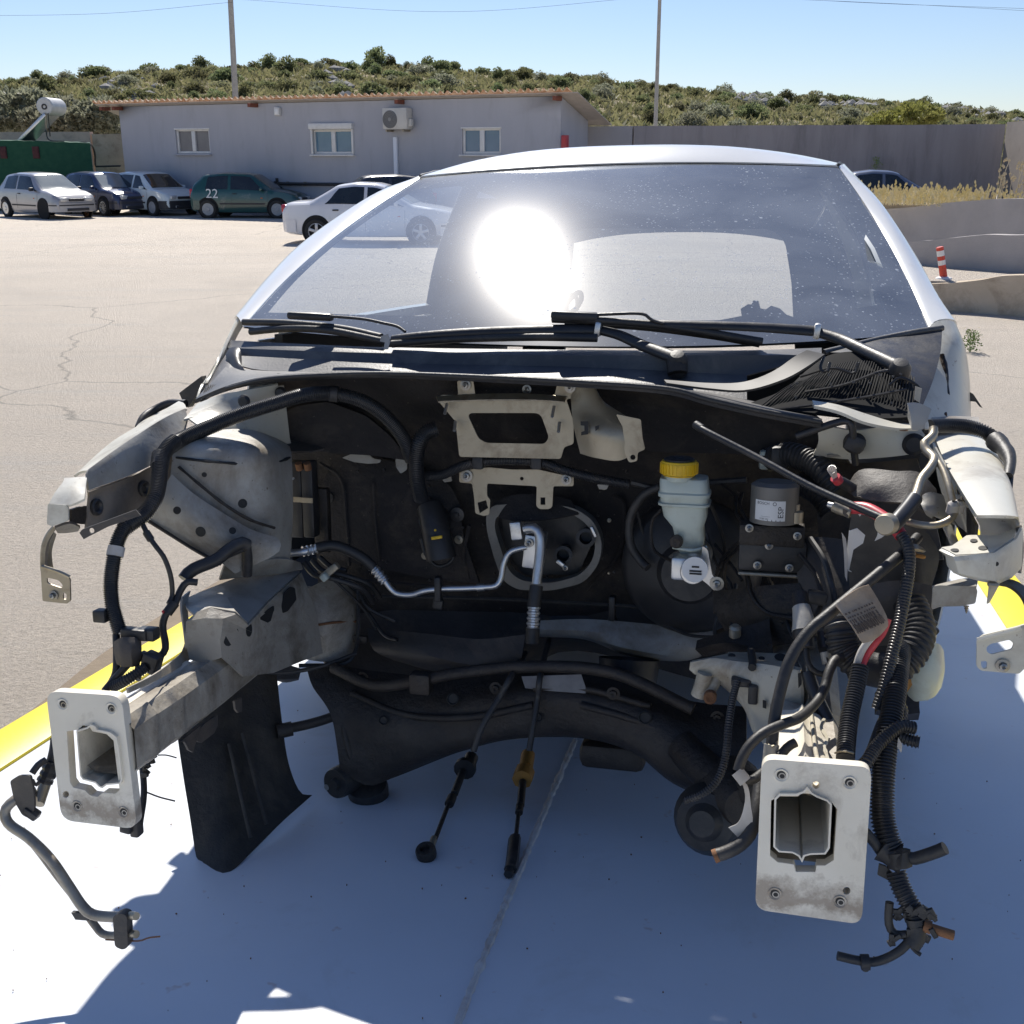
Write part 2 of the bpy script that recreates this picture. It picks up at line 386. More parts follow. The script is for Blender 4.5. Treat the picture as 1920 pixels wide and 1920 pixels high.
# ---- foliage
def leaf_mat(name, c, c2, rand=.6):
    m = mat(name, c, c2, 1.4, .6, spec=.25, rand=rand)
    t = m.node_tree; N, L = t.nodes, t.links; b = N['Principled BSDF']; out = N['Material Output']
    tl = N.new('ShaderNodeBsdfTranslucent'); mx = N.new('ShaderNodeMixShader'); mx.inputs[0].default_value = .5
    L.new(b.inputs['Base Color'].links[0].from_socket, tl.inputs[0]); L.new(b.outputs[0], mx.inputs[1]); L.new(tl.outputs[0], mx.inputs[2]); L.new(mx.outputs[0], out.inputs[0])
    return m
ML = {'maquis': leaf_mat('maquis leaves', (.155, .17, .075), (.22, .225, .115)), 'olive': leaf_mat('olive leaves', (.23, .24, .165), (.31, .31, .22), .25),
      'pale': leaf_mat('pale scrub leaves', (.23, .23, .13), (.29, .265, .16)), 'broom': leaf_mat('broom twigs', (.20, .21, .055), (.25, .24, .08), .1), 'wood': mat('bark', (.10, .075, .055), (.15, .12, .09), 14, .9, bump=.6)}
def b_leaves(bm, blobs, n, size, rnd, up=.3, aspect=.5):
    tot = sum(b_[1][0] * b_[1][1] for b_ in blobs)
    for c, r3 in blobs:
        k = int(n * r3[0] * r3[1] / tot)
        for _ in range(k):
            d = Vector((rnd.gauss(0, 1), rnd.gauss(0, 1), rnd.gauss(0, 1))).normalized()
            q = rnd.uniform(.45, 1.06) ** .6
            p = Vector(c) + Vector((d.x * r3[0], d.y * r3[1], d.z * r3[2])) * q
            p += Vector((pnoise(p * 2.1), pnoise(p * 2.1 + Vector((9, 0, 0))), pnoise(p * 2.1 + Vector((0, 7, 0))))) * r3[0] * .28
            x = (d + Vector((rnd.uniform(-1, 1), rnd.uniform(-1, 1), rnd.uniform(-1, 1) + up))).normalized()
            y = x.cross(Vector((rnd.uniform(-1, 1), rnd.uniform(-1, 1), rnd.uniform(-1, 1)))).normalized()
            s = size * rnd.uniform(.6, 1.4)
            bm.faces.new([bm.verts.new(p + x * s), bm.verts.new(p + y * s * aspect), bm.verts.new(p - x * s * .8), bm.verts.new(p - y * s * aspect)])
def shrub_mesh(seed, n, size, flat=.8, nb=7):
    rnd = random.Random(seed); blobs = []
    for i in range(nb):
        a = rnd.uniform(0, 6.28); q = rnd.uniform(.1, .62)
        r = rnd.uniform(.3, .52)
        blobs.append(((q * math.cos(a), q * math.sin(a), r * .75 + rnd.uniform(0, .42) * (1 - q)), (r, r, r * flat)))
    bm = bmesh.new(); b_leaves(bm, blobs, n, size, rnd)
    me = bpy.data.meshes.new('crown'); bm.to_mesh(me); bm.free(); return me
protos = []
for k, (mt, n, sz, fl) in enumerate((('maquis', 1300, .085, .8), ('maquis', 1200, .09, .7), ('maquis', 1400, .08, .9), ('pale', 1100, .085, .65), ('olive', 1300, .08, .85), ('maquis', 1300, .085, .75))):
    me = shrub_mesh(40 + k, n, sz, fl); me.materials.append(ML[mt]); protos.append((mt, me))
LBL = {'maquis': 'dark green bush among many on the scrub hillside', 'pale': 'pale yellow-green low bush on the scrub hillside', 'olive': 'grey-green bush on the scrub hillside'}
GRP = {'maquis': 'dark green bushes on the hillside', 'pale': 'pale bushes on the hillside', 'olive': 'grey-green bushes on the hillside'}
rs = random.Random(11)
def put_shrub(px, Y, s, k, zs=1.0, sink=.12, label=None):
    mt, me = protos[k]
    X = (px - 960) / F_PX * Y / 1.06
    o = bpy.data.objects.new('hillside_shrub', me); COL.objects.link(o)
    o.location = (X, Y, hill_z(px, Y) - sink * s); o.scale = (s, s, s * zs); o.rotation_euler = (0, 0, rs.uniform(0, 6.28))
    return tag(o, label or LBL[mt], 'bush', None if label else GRP[mt])
cand = []
for Y in (62, 68, 75, 83, 92, 102, 113, 124, 135, 144, 151):
    px = -120.0 + rs.uniform(0, 60)
    while px < 2040:
        k = rs.choice((0, 0, 1, 1, 2, 2, 3, 4, 4, 5))
        hid = 230 < px < 1040 and Y < 78
        s = rs.choice((.75, .95, 1.2, 1.5, 1.9)) * rs.uniform(.85, 1.15) * (1.0 if px < 900 else .8)
        if not hid and not (1240 < px < 1700 and Y < 66):
            cand.append((px, Y + rs.uniform(-4, 4), s, k, rs.uniform(.75, 1.05)))
        px += s * F_PX / Y * rs.uniform(1.3, 3.2) * (1 + .35 * (Y < 100))
put_shrub(706, 150, 2.35, 2, 1.25, label='tall dark round bush alone on the crest of the hill'); put_shrub(732, 151, 1.5, 0, 1.1, label='dark bush beside the tallest bush on the hill crest')
put_shrub(212, 150, 1.5, 4, .9, label='small grey bush standing alone on the left crest')
cand = [c for c in cand if -40 < c[0] < 1960]
cand.sort(key=lambda c: -c[2] / c[1])
for c in cand[:292]: put_shrub(*c)
bm = bmesh.new()                          # the smallest bushes beyond those, as one mass
for px, Y, s, k, zs in cand[292:]:
    me = protos[k][1]; n0 = len(bm.verts); bm.from_mesh(me); bm.verts.ensure_lookup_table()
    bmesh.ops.transform(bm, matrix=Matrix.Translation(((px - 960) / F_PX * Y / 1.06, Y, hill_z(px, Y) - .12 * s)) @ Matrix.Rotation(rs.uniform(0, 6.28), 4, 'Z') @ Matrix.Diagonal((s, s, s * zs, 1)), verts=bm.verts[n0:])
tag(finish(bm, 'far_bushes', ML['maquis'], sharp=0, recalc=False), 'mass of the smallest bushes on the scrub hillside', 'bushes', kind='stuff')
# low undergrowth and rock, uncountable
bm = bmesh.new(); rr = random.Random(3)
for _ in range(12000):
    Y = rr.uniform(60, 156); px = rr.uniform(-150, 2070); s = rr.uniform(.12, .5)
    X = (px - 960) / F_PX * Y / 1.06; c = Vector((X, Y, hill_z(px, Y)))
    for q in range(7):
        d = Vector((rr.uniform(-1, 1), rr.uniform(-1, 1), rr.uniform(.2, 1.3))) * s
        e = Vector((rr.uniform(-1, 1), rr.uniform(-1, 1), rr.uniform(-.4, 1))) * s * .5
        p = c + Vector((rr.uniform(-1, 1), rr.uniform(-1, 1), .15)) * s * 1.8
        bm.faces.new([bm.verts.new(p - d * .4 + e), bm.verts.new(p - d * .4 - e), bm.verts.new(p + d)])
tag(finish(bm, 'undergrowth', leaf_mat('undergrowth', (.17, .175, .08), (.25, .225, .12), .2), sharp=0, recalc=False), 'low dry undergrowth between the bushes on the hillside', 'undergrowth', kind='stuff')
rockm = mat('grey limestone', (.30, .29, .27), (.22, .21, .2), 4, .9, bump=.7, bscale=9)
bm = bmesh.new()
for _ in range(170):
    px = rr.choice((rr.uniform(1380, 1480), rr.uniform(1520, 1640), rr.uniform(1760, 1930), rr.uniform(200, 300), rr.uniform(600, 660))); Y = rr.uniform(128, 146) if px > 1300 else rr.uniform(90, 140)
    X = (px - 960) / F_PX * Y / 1.06; s = rr.uniform(.3, .85)
    g = bmesh.ops.create_icosphere(bm, subdivisions=1, radius=s)
    for v in g['verts']:
        v.co = Vector((v.co.x, v.co.y, v.co.z * .8)) * (1 + .5 * pnoise(v.co * 2 + Vector((px, 0, 0)))) + Vector((X, Y, hill_z(px, Y) + .1))
tag(finish(bm, 'rock_outcrop', rockm, sharp=20), 'grey limestone rocks showing between the bushes on the hillside', 'rocks', kind='stuff')

def tree(name, label, cat, base, blobs, n, size, mt, seed, trunk=None, group=None):
    t = thing(name, label, cat, base, group)
    bm = bmesh.new(); b_leaves(bm, blobs, n, size, random.Random(seed), .2, .42)
    finish(bm, 'crown', ML[mt], t, sharp=0, recalc=False)
    bm = bmesh.new(); c0 = Vector(blobs[0][0])
    b_tube(bm, [(0, 0, -.1), (.05, 0, c0.z * .35), (c0.x * .3, c0.y * .3, c0.z * .75)], .16, n=8, r1=.09, step=.2)
    for c, r3 in blobs:
        b_tube(bm, [(c0.x * .15, c0.y * .15, c0.z * .45), Vector(c) * .6 + Vector((0, 0, .1)), Vector(c)], .06, n=6, r1=.015, step=.2)
    finish(bm, 'trunk', ML['wood'], t)
    return t
def pxtree(name, label, px, Y, blobs_px, n, size, mt, seed, cat='tree'):
    base = at(px, 400, Y); base.z = 0; bl = []
    for bx, by, rx, rz in blobs_px:
        c = at(bx, by, Y) - base; k = Y / 1.06 / F_PX
        bl.append(((c.x, random.Random(bx + by).uniform(-.6, .6), c.z), (rx * k, rx * k, rz * k)))
    return tree(name, label, cat, base, bl, n, size, mt, seed)
pxtree('olive_tree', 'grey-green olive tree at the left edge behind the block wall', 25, 51, [(20, 205, 42, 36), (-25, 200, 40, 36), (52, 188, 34, 22), (10, 235, 44, 24)], 5200, .13, 'olive', 1)
pxtree('olive_tree', 'olive tree behind the white solar water heater', 100, 50.5, [(110, 212, 40, 30), (75, 228, 30, 24), (140, 232, 40, 26), (100, 240, 46, 20)], 4600, .13, 'olive', 2)
pxtree('olive_tree', 'pale olive tree leaning beside the left gable of the grey building', 170, 50, [(168, 222, 36, 28), (195, 240, 24, 20), (150, 240, 30, 20), (182, 203, 32, 20)], 4200, .12, 'olive', 3)
pxtree('dark_tree', 'dark green tree between the olive trees and the left eave', 205, 54, [(205, 215, 32, 36), (230, 200, 26, 20), (215, 245, 26, 22)], 2600, .13, 'maquis', 4)
pxtree('broom_bush', 'large yellow-green feathery bush above the right concrete wall', 1700, 44, [(1700, 222, 44, 20), (1745, 216, 34, 18), (1660, 228, 34, 14), (1725, 206, 34, 14)], 5200, .09, 'broom', 5, 'bush')

# ---- grey building
K = .915
fl = at(222, 200, 44.4 * K); fr = at(1052, 181, 36.3 * K); EZ = (fl.z + fr.z) / 2
fl.z = fr.z = 0; fx = (fr - fl).normalized(); fy = Vector((-fx.y, fx.x, 0)); FLEN = (fr - fl).length
bmat = thing('grey_building', 'long low grey rendered building with a tiled roof and three windows', 'building', fl)
bmat.rotation_euler = (0, 0, math.atan2(fx.y, fx.x))
BI = (Matrix.Translation(fl) @ Matrix.Rotation(math.atan2(fx.y, fx.x), 4, 'Z')).inverted()
def fac(px, py, off=0.0):               # facade-local point (x along, z up) seen at a pixel
    d = ray(px, py); p0 = fl - fy * off; p = CAMV + d * ((p0 - CAMV).dot(fy) / d.dot(fy))
    return BI @ p
render = mat('grey render', (.41, .415, .445), (.44, .445, .475), 1.2, .85, dirt=(.35, .35, .37), dscale=1.6, damt=.3, bump=.3, bscale=40, spec=.2, stretch=(1.6, 1.6, .35))
wins = [(328, 242, 395, 288), (584, 232, 663, 289), (866, 240, 939, 289)]
holes = []
for a, b_, c, d in wins:
    p, q = fac(a, b_), fac(c, d); holes.append((p.x, q.z, q.x, p.z))
bm = bmesh.new(); DEP = 2.05
xs = sorted({0, FLEN, *[h[0] for h in holes], *[h[2] for h in holes]}); zs = sorted({0, EZ, *[h[1] for h in holes], *[h[3] for h in holes]})
def inside(x, z): return any(h[0] < x < h[2] and h[1] < z < h[3] for h in holes)
for i in range(len(xs) - 1):
    for j in range(len(zs) - 1):
        if not inside((xs[i] + xs[i + 1]) / 2, (zs[j] + zs[j + 1]) / 2):
            bm.faces.new([bm.verts.new(v) for v in ((xs[i], 0, zs[j]), (xs[i + 1], 0, zs[j]), (xs[i + 1], 0, zs[j + 1]), (xs[i], 0, zs[j + 1]))])
for h in holes:
    for p, q in (((h[0], h[1]), (h[2], h[1])), ((h[2], h[1]), (h[2], h[3])), ((h[2], h[3]), (h[0], h[3])), ((h[0], h[3]), (h[0], h[1]))):
        bm.faces.new([bm.verts.new(v) for v in ((p[0], 0, p[1]), (q[0], 0, q[1]), (q[0], .22, q[1]), (p[0], .22, p[1]))])
RS = -.30                                # single-pitch roof, falling away from the front
for x in (0, FLEN):
    bm.faces.new([bm.verts.new(v) for v in ((x, 0, 0), (x, DEP, 0), (x, DEP, EZ + RS * DEP), (x, 0, EZ))])
bm.faces.new([bm.verts.new(v) for v in ((0, DEP, 0), (FLEN, DEP, 0), (FLEN, DEP, EZ + RS * DEP), (0, DEP, EZ + RS * DEP))])
bmesh.ops.remove_doubles(bm, verts=bm.verts, dist=.0005)
finish(bm, 'wall', render, bmat, sharp=30)
tile = mat('clay roof tiles', (.48, .33, .23), (.60, .47, .37), 9, .8, dirt=(.7, .63, .55), dscale=5, damt=.5, bump=.4)
RXm = Matrix.Rotation(math.atan(RS), 3, 'X'); bm = bmesh.new(); ox0, ox1, oy0, oy1 = -.95, FLEN + .62, -.26, DEP + .5
n = int((ox1 - ox0) / .24); prof = []
for i in range(n):
    for k in range(8):
        a = k / 8; prof.append((ox0 + (i + a) * .24, (.075 * math.sin(math.pi * a / .6) if a < .6 else -.02 * math.sin(math.pi * (a - .6) / .4))))
ztop = lambda y: EZ + .075 + RS * y
ys = (oy0, .2, .9, 1.7, oy1); gr = [[bm.verts.new((x, y, ztop(y) + z)) for x, z in prof] for y in ys]
fs = []
for a, b_ in zip(gr, gr[1:]):
    for i in range(len(prof) - 1): fs.append(bm.faces.new((a[i], a[i + 1], b_[i + 1], b_[i])))
bmesh.ops.solidify(bm, geom=fs, thickness=.03)
finish(bm, 'roof', tile, bmat, sharp=50)
bm = bmesh.new(); b_box(bm, ((ox0 + ox1) / 2, (oy0 + oy1) / 2 + .02, EZ + .03 + RS * ((oy0 + oy1) / 2 + .02)), (ox1 - ox0 - .06, (oy1 - oy0 - .1) * 1.04, .025), RXm); finish(bm, 'soffit', mat('soffit boards', (.50, .44, .38), (.44, .39, .33), 6, .8), bmat)
rw = mat('red oxide timber', (.24, .075, .04), (.17, .06, .04), 12, .8)
for px in (205, 228, 482, 756, 1050):
    p = fac(px, 206); bm = bmesh.new(); b_box(bm, (p.x, -.2, EZ - .06), (.12, .42, .12), bev=.01); finish(bm, 'rafter_end', rw, bmat)
pvc = mat('white pvc', (.74, .73, .7), (.66, .65, .62), 4, .35, dirt=(.5, .47, .42), dscale=5, damt=.2)
pane_m = mat('window glass', (.03, .05, .07), rough=.04, spec=.9)
panes = [mat('greyed pane', (.17, .165, .17), (.2, .195, .2), 3, .25), mat('blue pane', (.10, .20, .29), (.13, .24, .33), 2, .08, spec=.8), mat('blue pane deep', (.11, .19, .28), (.13, .22, .31), 2, .08, spec=.8)]
for k, h in enumerate(holes):
    x0, z0, x1, z1 = h; zt = z1 - (.17 if k == 1 else 0)
    bm = bmesh.new(); f = .075; yy = .10
    for c, s in (((x0 + f / 2, yy, (z0 + zt) / 2), (f, .09, zt - z0)), ((x1 - f / 2, yy, (z0 + zt) / 2), (f, .09, zt - z0)), (((x0 + x1) / 2, yy, z0 + f / 2), (x1 - x0 - 2 * f, .09, f)), (((x0 + x1) / 2, yy, zt - f / 2), (x1 - x0 - 2 * f, .09, f)), (((x0 + x1) / 2, yy - .012, (z0 + zt) / 2), (.15, .09, zt - z0 - 2 * f))):
        b_box(bm, c, s, bev=.008)
    wf = finish(bm, 'window', pvc, bmat)
    for s in (0, 1):
        bm = bmesh.new(); xm = (x0 + x1) / 2; a, b_ = ((x0 + f, xm - .075), (xm + .075, x1 - f))[s]
        b_box(bm, ((a + b_) / 2, yy + .02, (z0 + zt) / 2), (b_ - a, .02, zt - z0 - 2 * f)); finish(bm, 'pane', panes[k], wf)
    bm = bmesh.new(); b_box(bm, ((x0 + x1) / 2, .03, z0 - .035), (x1 - x0 + .12, .3, .05), bev=.008); finish(bm, 'sill', pvc if k else render, wf)
    if k == 1:
        bm = bmesh.new(); b_box(bm, ((x0 + x1) / 2, -.01, z1 - .085), (x1 - x0 + .1, .26, .19), bev=.03); finish(bm, 'shutter_box', pvc, wf)
        for xx in (x0 - .0, x1 + .0):
            bm = bmesh.new(); b_box(bm, (xx, -.02, (z0 + zt) / 2), (.07, .06, zt - z0), bev=.006); finish(bm, 'shutter_rail', pvc, wf)
    else:
        bm = bmesh.new(); b_box(bm, ((x0 + x1) / 2, .0, z1 + .0), (x1 - x0 + .06, .05, .05), bev=.006); finish(bm, 'lintel_trim', pvc, wf)
def fthing(name, label, cat, px, py):
    p = fac(px, py); t = thing(name, label, cat, bmat.matrix_basis.to_translation()); t.location = fl + fx * p.x + Vector((0, 0, p.z)); t.rotation_euler = bmat.rotation_euler; return t
t = fthing('wall_lamp', 'small white square lamp box under the eave', 'lamp', 523, 209)
bm = bmesh.new(); b_box(bm, (0, -.07, 0), (.2, .13, .25), bev=.02); finish(bm, 'housing', pvc, t)
bm = bmesh.new(); b_box(bm, (0, -.14, -.02), (.14, .014, .16), bev=.006); finish(bm, 'lens', mat('frosted lens', (.8, .8, .78), rough=.3), t)
t = fthing('air_conditioner', 'white outdoor air conditioner unit high on the grey wall', 'air conditioner', 752, 223)
bm = bmesh.new(); b_box(bm, (0, -.22, 0), (.86, .34, .62), bev=.025); cas = finish(bm, 'casing', mat('ac casing', (.62, .60, .55), (.54, .52, .47), 3, .45), t)
bm = bmesh.new(); b_lathe(bm, [(.02, -.005), (.24, -.005), (.26, .01), (.26, .03)], (-.16, -.4, -.02), (0, 1, 0), 28); finish(bm, 'fan_grille', mat('grille shade', (.13, .13, .13), (.17, .17, .17), 60, .6), t)
bm = bmesh.new(); b_lathe(bm, [(0, -.02), (.05, -.02), (.05, .02)], (-.16, -.4, -.02), (0, 1, 0), 14)
for k in range(5): b_tube(bm, [(-.16 + (.06 + .045 * k) * math.cos(a * 6.283 / 24), -.412, -.02 + (.06 + .045 * k) * math.sin(a * 6.283 / 24)) for a in range(25)], .006, n=5, step=.04)
finish(bm, 'guard', mat('guard wire', (.3, .29, .27), rough=.5), t)
bm = bmesh.new(); b_box(bm, (.48, -.22, -.12), (.1, .16, .22), bev=.015); finish(bm, 'valve_cover', cas.data.materials[0], t)
for sx in (-.3, .3):
    bm = bmesh.new(); b_box(bm, (sx, -.2, -.345), (.05, .4, .06)); finish(bm, 'bracket', M['steel'], t)
t = fthing('pipe_duct', 'white vertical pipe cover running down below the air conditioner', 'pipe cover', 744, 300)
bm = bmesh.new(); b_box(bm, (0, -.05, -.45), (.13, .09, 2.25), bev=.015); finish(bm, 'duct', mat('duct white', (.78, .8, .84), rough=.3), t)
t = fthing('drain_pipe', 'black horizontal drain pipe with an upturned end low on the grey wall', 'pipe', 560, 345)
p0, p1, p2 = fac(519, 334, .1), fac(521, 344, .1), fac(608, 346, .1); o0 = fac(560, 345)
tube('pipe', [(p0.x - o0.x, -.1, p0.z - o0.z), (p1.x - o0.x - .02, -.1, p1.z - o0.z + .06), (p1.x - o0.x + .1, -.1, p1.z - o0.z), (p2.x - o0.x + 1.5, -.1, p1.z - o0.z)], .05, M['black'], t)
for dx in (-.4, .3):
    bm = bmesh.new(); b_box(bm, (dx, -.06, p1.z - o0.z), (.04, .12, .13)); finish(bm, 'clip', M['steel'], t)
t = fthing('fire_box', 'red fire hose box at the right corner of the grey building', 'fire box', 1062, 268)
bm = bmesh.new(); b_box(bm, (0, -.1, 0), (.17, .2, .42), bev=.02); finish(bm, 'cabinet', mat('red cabinet', (.42, .05, .055), rough=.5), t)
bm = bmesh.new(); b_box(bm, (.0, -.205, .05), (.11, .012, .12)); finish(bm, 'door_panel', mat('red door', (.45, .03, .04), rough=.3), t)

# ---- walls, shed, heater on the left
def prism(name, m, a, b_, z0, z1, th, parent=None):    # upright slab between two ground points
    a, b_ = Vector(a), Vector(b_); d = (b_ - a); n = Vector((-d.y, d.x, 0)).normalized() * th
    bm = bmesh.new(); L_ = d.length; k = max(2, int(L_ / .5)); top = z1 if callable(z1) else (lambda s: z1)
    A, B = [], []
    for i in range(k + 1):
        p = a + d * (i / k); A.append([bm.verts.new((p.x, p.y, z0)), bm.verts.new((p.x, p.y, top(i / k)))]); q = p + n; B.append([bm.verts.new((q.x, q.y, z0)), bm.verts.new((q.x, q.y, top(i / k)))])
    for i in range(k):
        bm.faces.new((A[i][0], A[i + 1][0], A[i + 1][1], A[i][1])); bm.faces.new((B[i][0], B[i][1], B[i + 1][1], B[i + 1][0])); bm.faces.new((A[i][1], A[i + 1][1], B[i + 1][1], B[i][1]))
    bm.faces.new((A[0][0], A[0][1], B[0][1], B[0][0])); bm.faces.new((A[k][0], B[k][0], B[k][1], A[k][1]))
    return finish(bm, name, m, parent, sharp=30)
def P0(px, py, Y):
    p = at(px, py, Y); return Vector((p.x, p.y, 0)), p.z
a, za = P0(-260, 248, 46.5); b_, zb = P0(168, 247, 45); c, zc = P0(240, 251, 44.6)
blk = mat('buff plaster wall', (.48, .37, .30), (.54, .43, .35), 1.5, .9, dirt=(.28, .23, .2), dscale=2, damt=.3, bump=.3)
blk2 = mat('bare block wall', (.44, .35, .26), (.51, .41, .31), 2, .9, dirt=(.24, .17, .12), dscale=2.4, damt=.4, bump=.4)
tag(prism('block_wall', blk, a, b_, 0, lambda s: za + (zb - za) * s + .015 * pnoise(Vector((s * 30, 0, 0))), .25), 'buff rendered yard wall behind the green shed', 'wall')
tag(prism('block_wall', blk2, b_ + Vector((.06, 0, 0)), c, 0, zc, .25), 'bare blockwork wall panel beside the grey building gable', 'wall')
tube0 = thing('hanging_cable', 'black cable looping down the bare block wall', 'cable', (0, 0, 0))
tube('cable', [at(150, 268, 41.2), at(163, 268, 41.3), at(173, 274, 43.5), at(178, 290, 44.2), at(179, 310, 44.2), at(186, 312, 44.2), at(226, 311, 43.8)], .035, M['rubber'], tube0, n=6)
g0, gz = P0(-200, 262, 41.0); g1, _ = P0(169, 271, 40.2)
green = mat('green shade cloth', (.014, .068, .042), (.022, .085, .05), 5, .8, bump=.4, bscale=30, spec=.2)
sh = thing('green_shed', 'low green shed with two small dark vents and a solar heater on top', 'shed', g0)
gd = (g1 - g0)
bm = bmesh.new(); k = 30
def sag(s): return gz - .02 - .22 * max(0, s - .62) - .02 * abs(math.sin(s * 40))
F, B = [], []
nb = Vector((g1.x, g1.y, 0)).normalized() * 2.6
for i in range(k + 1):
    s = i / k; p = gd * s; F.append([bm.verts.new((p.x, p.y, 0)), bm.verts.new((p.x, p.y, sag(s)))]); q = p + nb; B.append([bm.verts.new((q.x, q.y, 0)), bm.verts.new((q.x, q.y, sag(s) + .05))])
for i in range(k):
    for f in ((F[i][0], F[i + 1][0], F[i + 1][1], F[i][1]), (F[i][1], F[i + 1][1], B[i + 1][1], B[i][1]), (B[i][0], B[i][1], B[i + 1][1], B[i + 1][0])): bm.faces.new(f)
bm.faces.new((F[k][0], B[k][0], B[k][1], F[k][1])); bm.faces.new((F[0][0], F[0][1], B[0][1], B[0][0]))
finish(bm, 'wall', green, sh, sharp=40)
ventm = mat('dark red vent', (.06, .02, .025), (.09, .03, .03), 10, .8)
for px in (7, 68):
    d = ray(px, 286); nn = Vector((gd.y, -gd.x, 0)).normalized(); p = CAMV + d * ((g0 - CAMV).dot(nn) / d.dot(nn)) - g0
    bm = bmesh.new(); ang = Matrix.Rotation(math.atan2(gd.y, gd.x), 3, 'Z'); b_box(bm, p + nn * .01, (.24, .08, .40), ang, .01); vf = finish(bm, 'vent', ventm, sh)
    for q in range(4):
        bm = bmesh.new(); b_box(bm, p + nn * .06 + Vector((0, 0, -.13 + q * .09)), (.2, .03, .03), ang); finish(bm, 'slat', ventm, vf)
# solar water heater
HY = 41.6
hb = at(70, 262, HY); t = thing('solar_heater', 'white solar water heater tank with a tilted collector on the green shed', 'water heater', hb)
tc_ = at(83, 199, HY) - hb; ax = Vector((-.05, -.99, .0)).normalized()
wh = mat('heater white', (.6, .6, .58), (.5, .5, .48), 3, .4)
bm = bmesh.new(); b_lathe(bm, [(0, .0), (.27, .0), (.3, .03), (.3, 1.15), (.27, 1.18), (0, 1.18)], tc_, -ax, 28); tank = finish(bm, 'tank', wh, t)
bm = bmesh.new(); b_lathe(bm, [(.05, .012), (.09, .014), (.10, .025), (.1, .0)], tc_ - Vector((0, 0, .02)), ax, 18); finish(bm, 'flange', M['black'], tank)
e0, e1 = at(85, 214, HY) - hb, at(36, 264, HY) - hb
dv = (e1 - e0); side = -ax
bm = bmesh.new(); ux = dv.normalized(); uz = side.cross(ux).normalized()
rot = Matrix((ux, side, uz)).transposed(); b_box(bm, (e0 + e1) / 2 + side * .5, (dv.length, 1.1, .12), rot, .01); finish(bm, 'collector', M['alu'], t)
for a_, b2 in (((86, 212), (88, 262)), ((90, 212), (94, 256))):
    tube('stand_leg', [at(*a_, HY) - hb, at(*b2, HY) - hb], .03 if a_[0] < 88 else .02, M['steel'] if a_[0] < 88 else M['rubber'], t, n=6, step=.5)
tube('hose', [at(86, 214, HY) - hb, at(86, 240, HY) - hb, at(92, 262, HY - .3) - hb, at(120, 265, HY - .8) - hb], .02, M['rubber'], t, n=6)

# ---- right side: long wall, terrace, low walls, bollard
cw = mat('weathered grey wall', (.27, .25, .255), (.32, .30, .305), .8, .9, dirt=(.16, .15, .15), dscale=.7, damt=.35, bump=.3, stretch=(3, 3, .5))
cw2 = mat('tan grey wall', (.26, .225, .195), (.30, .26, .225), 1.2, .9, dirt=(.2, .17, .15), dscale=2, damt=.3, bump=.3)
curbm = mat('low concrete wall', (.37, .345, .33), (.44, .41, .39), 1.5, .9, dirt=(.42, .39, .37), dscale=2.5, damt=.4, bump=.4)
brownm = mat('brown stained wall', (.50, .41, .30), (.56, .47, .36), 1.8, .9, dirt=(.25, .18, .12), dscale=2.2, damt=.45, bump=.4)
a, za = P0(1085, 237, 35.5); m_, zm = P0(1186, 236, 35); c, zc = P0(1886, 233, 33.0)
tag(prism('boundary_wall', cw2 if False else mat('smooth grey wall', (.33, .32, .33), (.36, .35, .36), 1.2, .9, bump=.2), a, m_, 0, za, .25), 'smooth grey wall section meeting the end of the building', 'wall')
tag(prism('boundary_wall', cw, m_ + Vector((.05, 0, 0)), c, 0, lambda s: zm + (zc - zm) * s + .02 * pnoise(Vector((s * 60, 3, 0))), .3), 'long streaked dark grey boundary wall under the hillside', 'wall')
d0, zd = P0(1888, 229, 32.6); d1, zd1 = P0(2080, 216, 26)
tag(prism('boundary_wall', cw2, d0, d1, 0, lambda s: zd, .3), 'sunlit tan wall end at the far right edge', 'wall')
# upper retaining wall with soil and grass terrace
T1 = 19.0
a = at(1600, 396, T1 + 2.2); b_ = at(1790, 380, T1 + .6); c = at(2000, 364, T1 - .6)
pts = [a, b_, c]
def wall_line(name, pts, tops, th, m, label):
    bm = bmesh.new(); P = crom([Vector((p.x, p.y, p.z)) for p in pts], 40); A = []
    for i, p in enumerate(P):
        d = (P[min(i + 1, 39)] - P[max(i - 1, 0)]); d.z = 0; n = Vector((-d.y, d.x, 0)).normalized() * th
        z = p.z + .012 * pnoise(p * 3); A.append([bm.verts.new((p.x, p.y, -.1)), bm.verts.new((p.x, p.y, z)), bm.verts.new((p.x + n.x, p.y + n.y, z)), bm.verts.new((p.x + n.x, p.y + n.y, -.1))])
    for u, v in zip(A, A[1:]):
        for k in range(3): bm.faces.new((u[k], v[k], v[k + 1], u[k + 1]))
    bm.faces.new(A[0]); bm.faces.new(A[-1][::-1])
    return tag(finish(bm, name, m, sharp=40), label, 'wall')
wall_line('retaining_wall', [at(1560, 399, 22), at(1700, 389, 20.6), at(1790, 379, 19.6), at(1860, 374, 19), at(2000, 370, 18)], 0, .25, curbm, 'grey retaining wall below the dry grass strip')
wall_line('low_wall', [at(1640, 462, 17.2), at(1715, 453, 16.7), at(1770, 448, 16.3), at(1830, 441, 16), at(1900, 440, 15.6), at(2010, 438, 15)], 0, .22, curbm, 'low grey wall with a curved pale top behind the bollard')
wall_line('low_wall', [at(1700, 536, 14.5), at(1790, 530, 14.3), at(1840, 525, 14.15), at(1880, 517, 14.0), at(1930, 515, 13.8), at(2020, 512, 13.4)], 0, .2, brownm, 'lowest brown stained wall in front of the striped bollard')
zt = at(1850, 524, 14.1).z
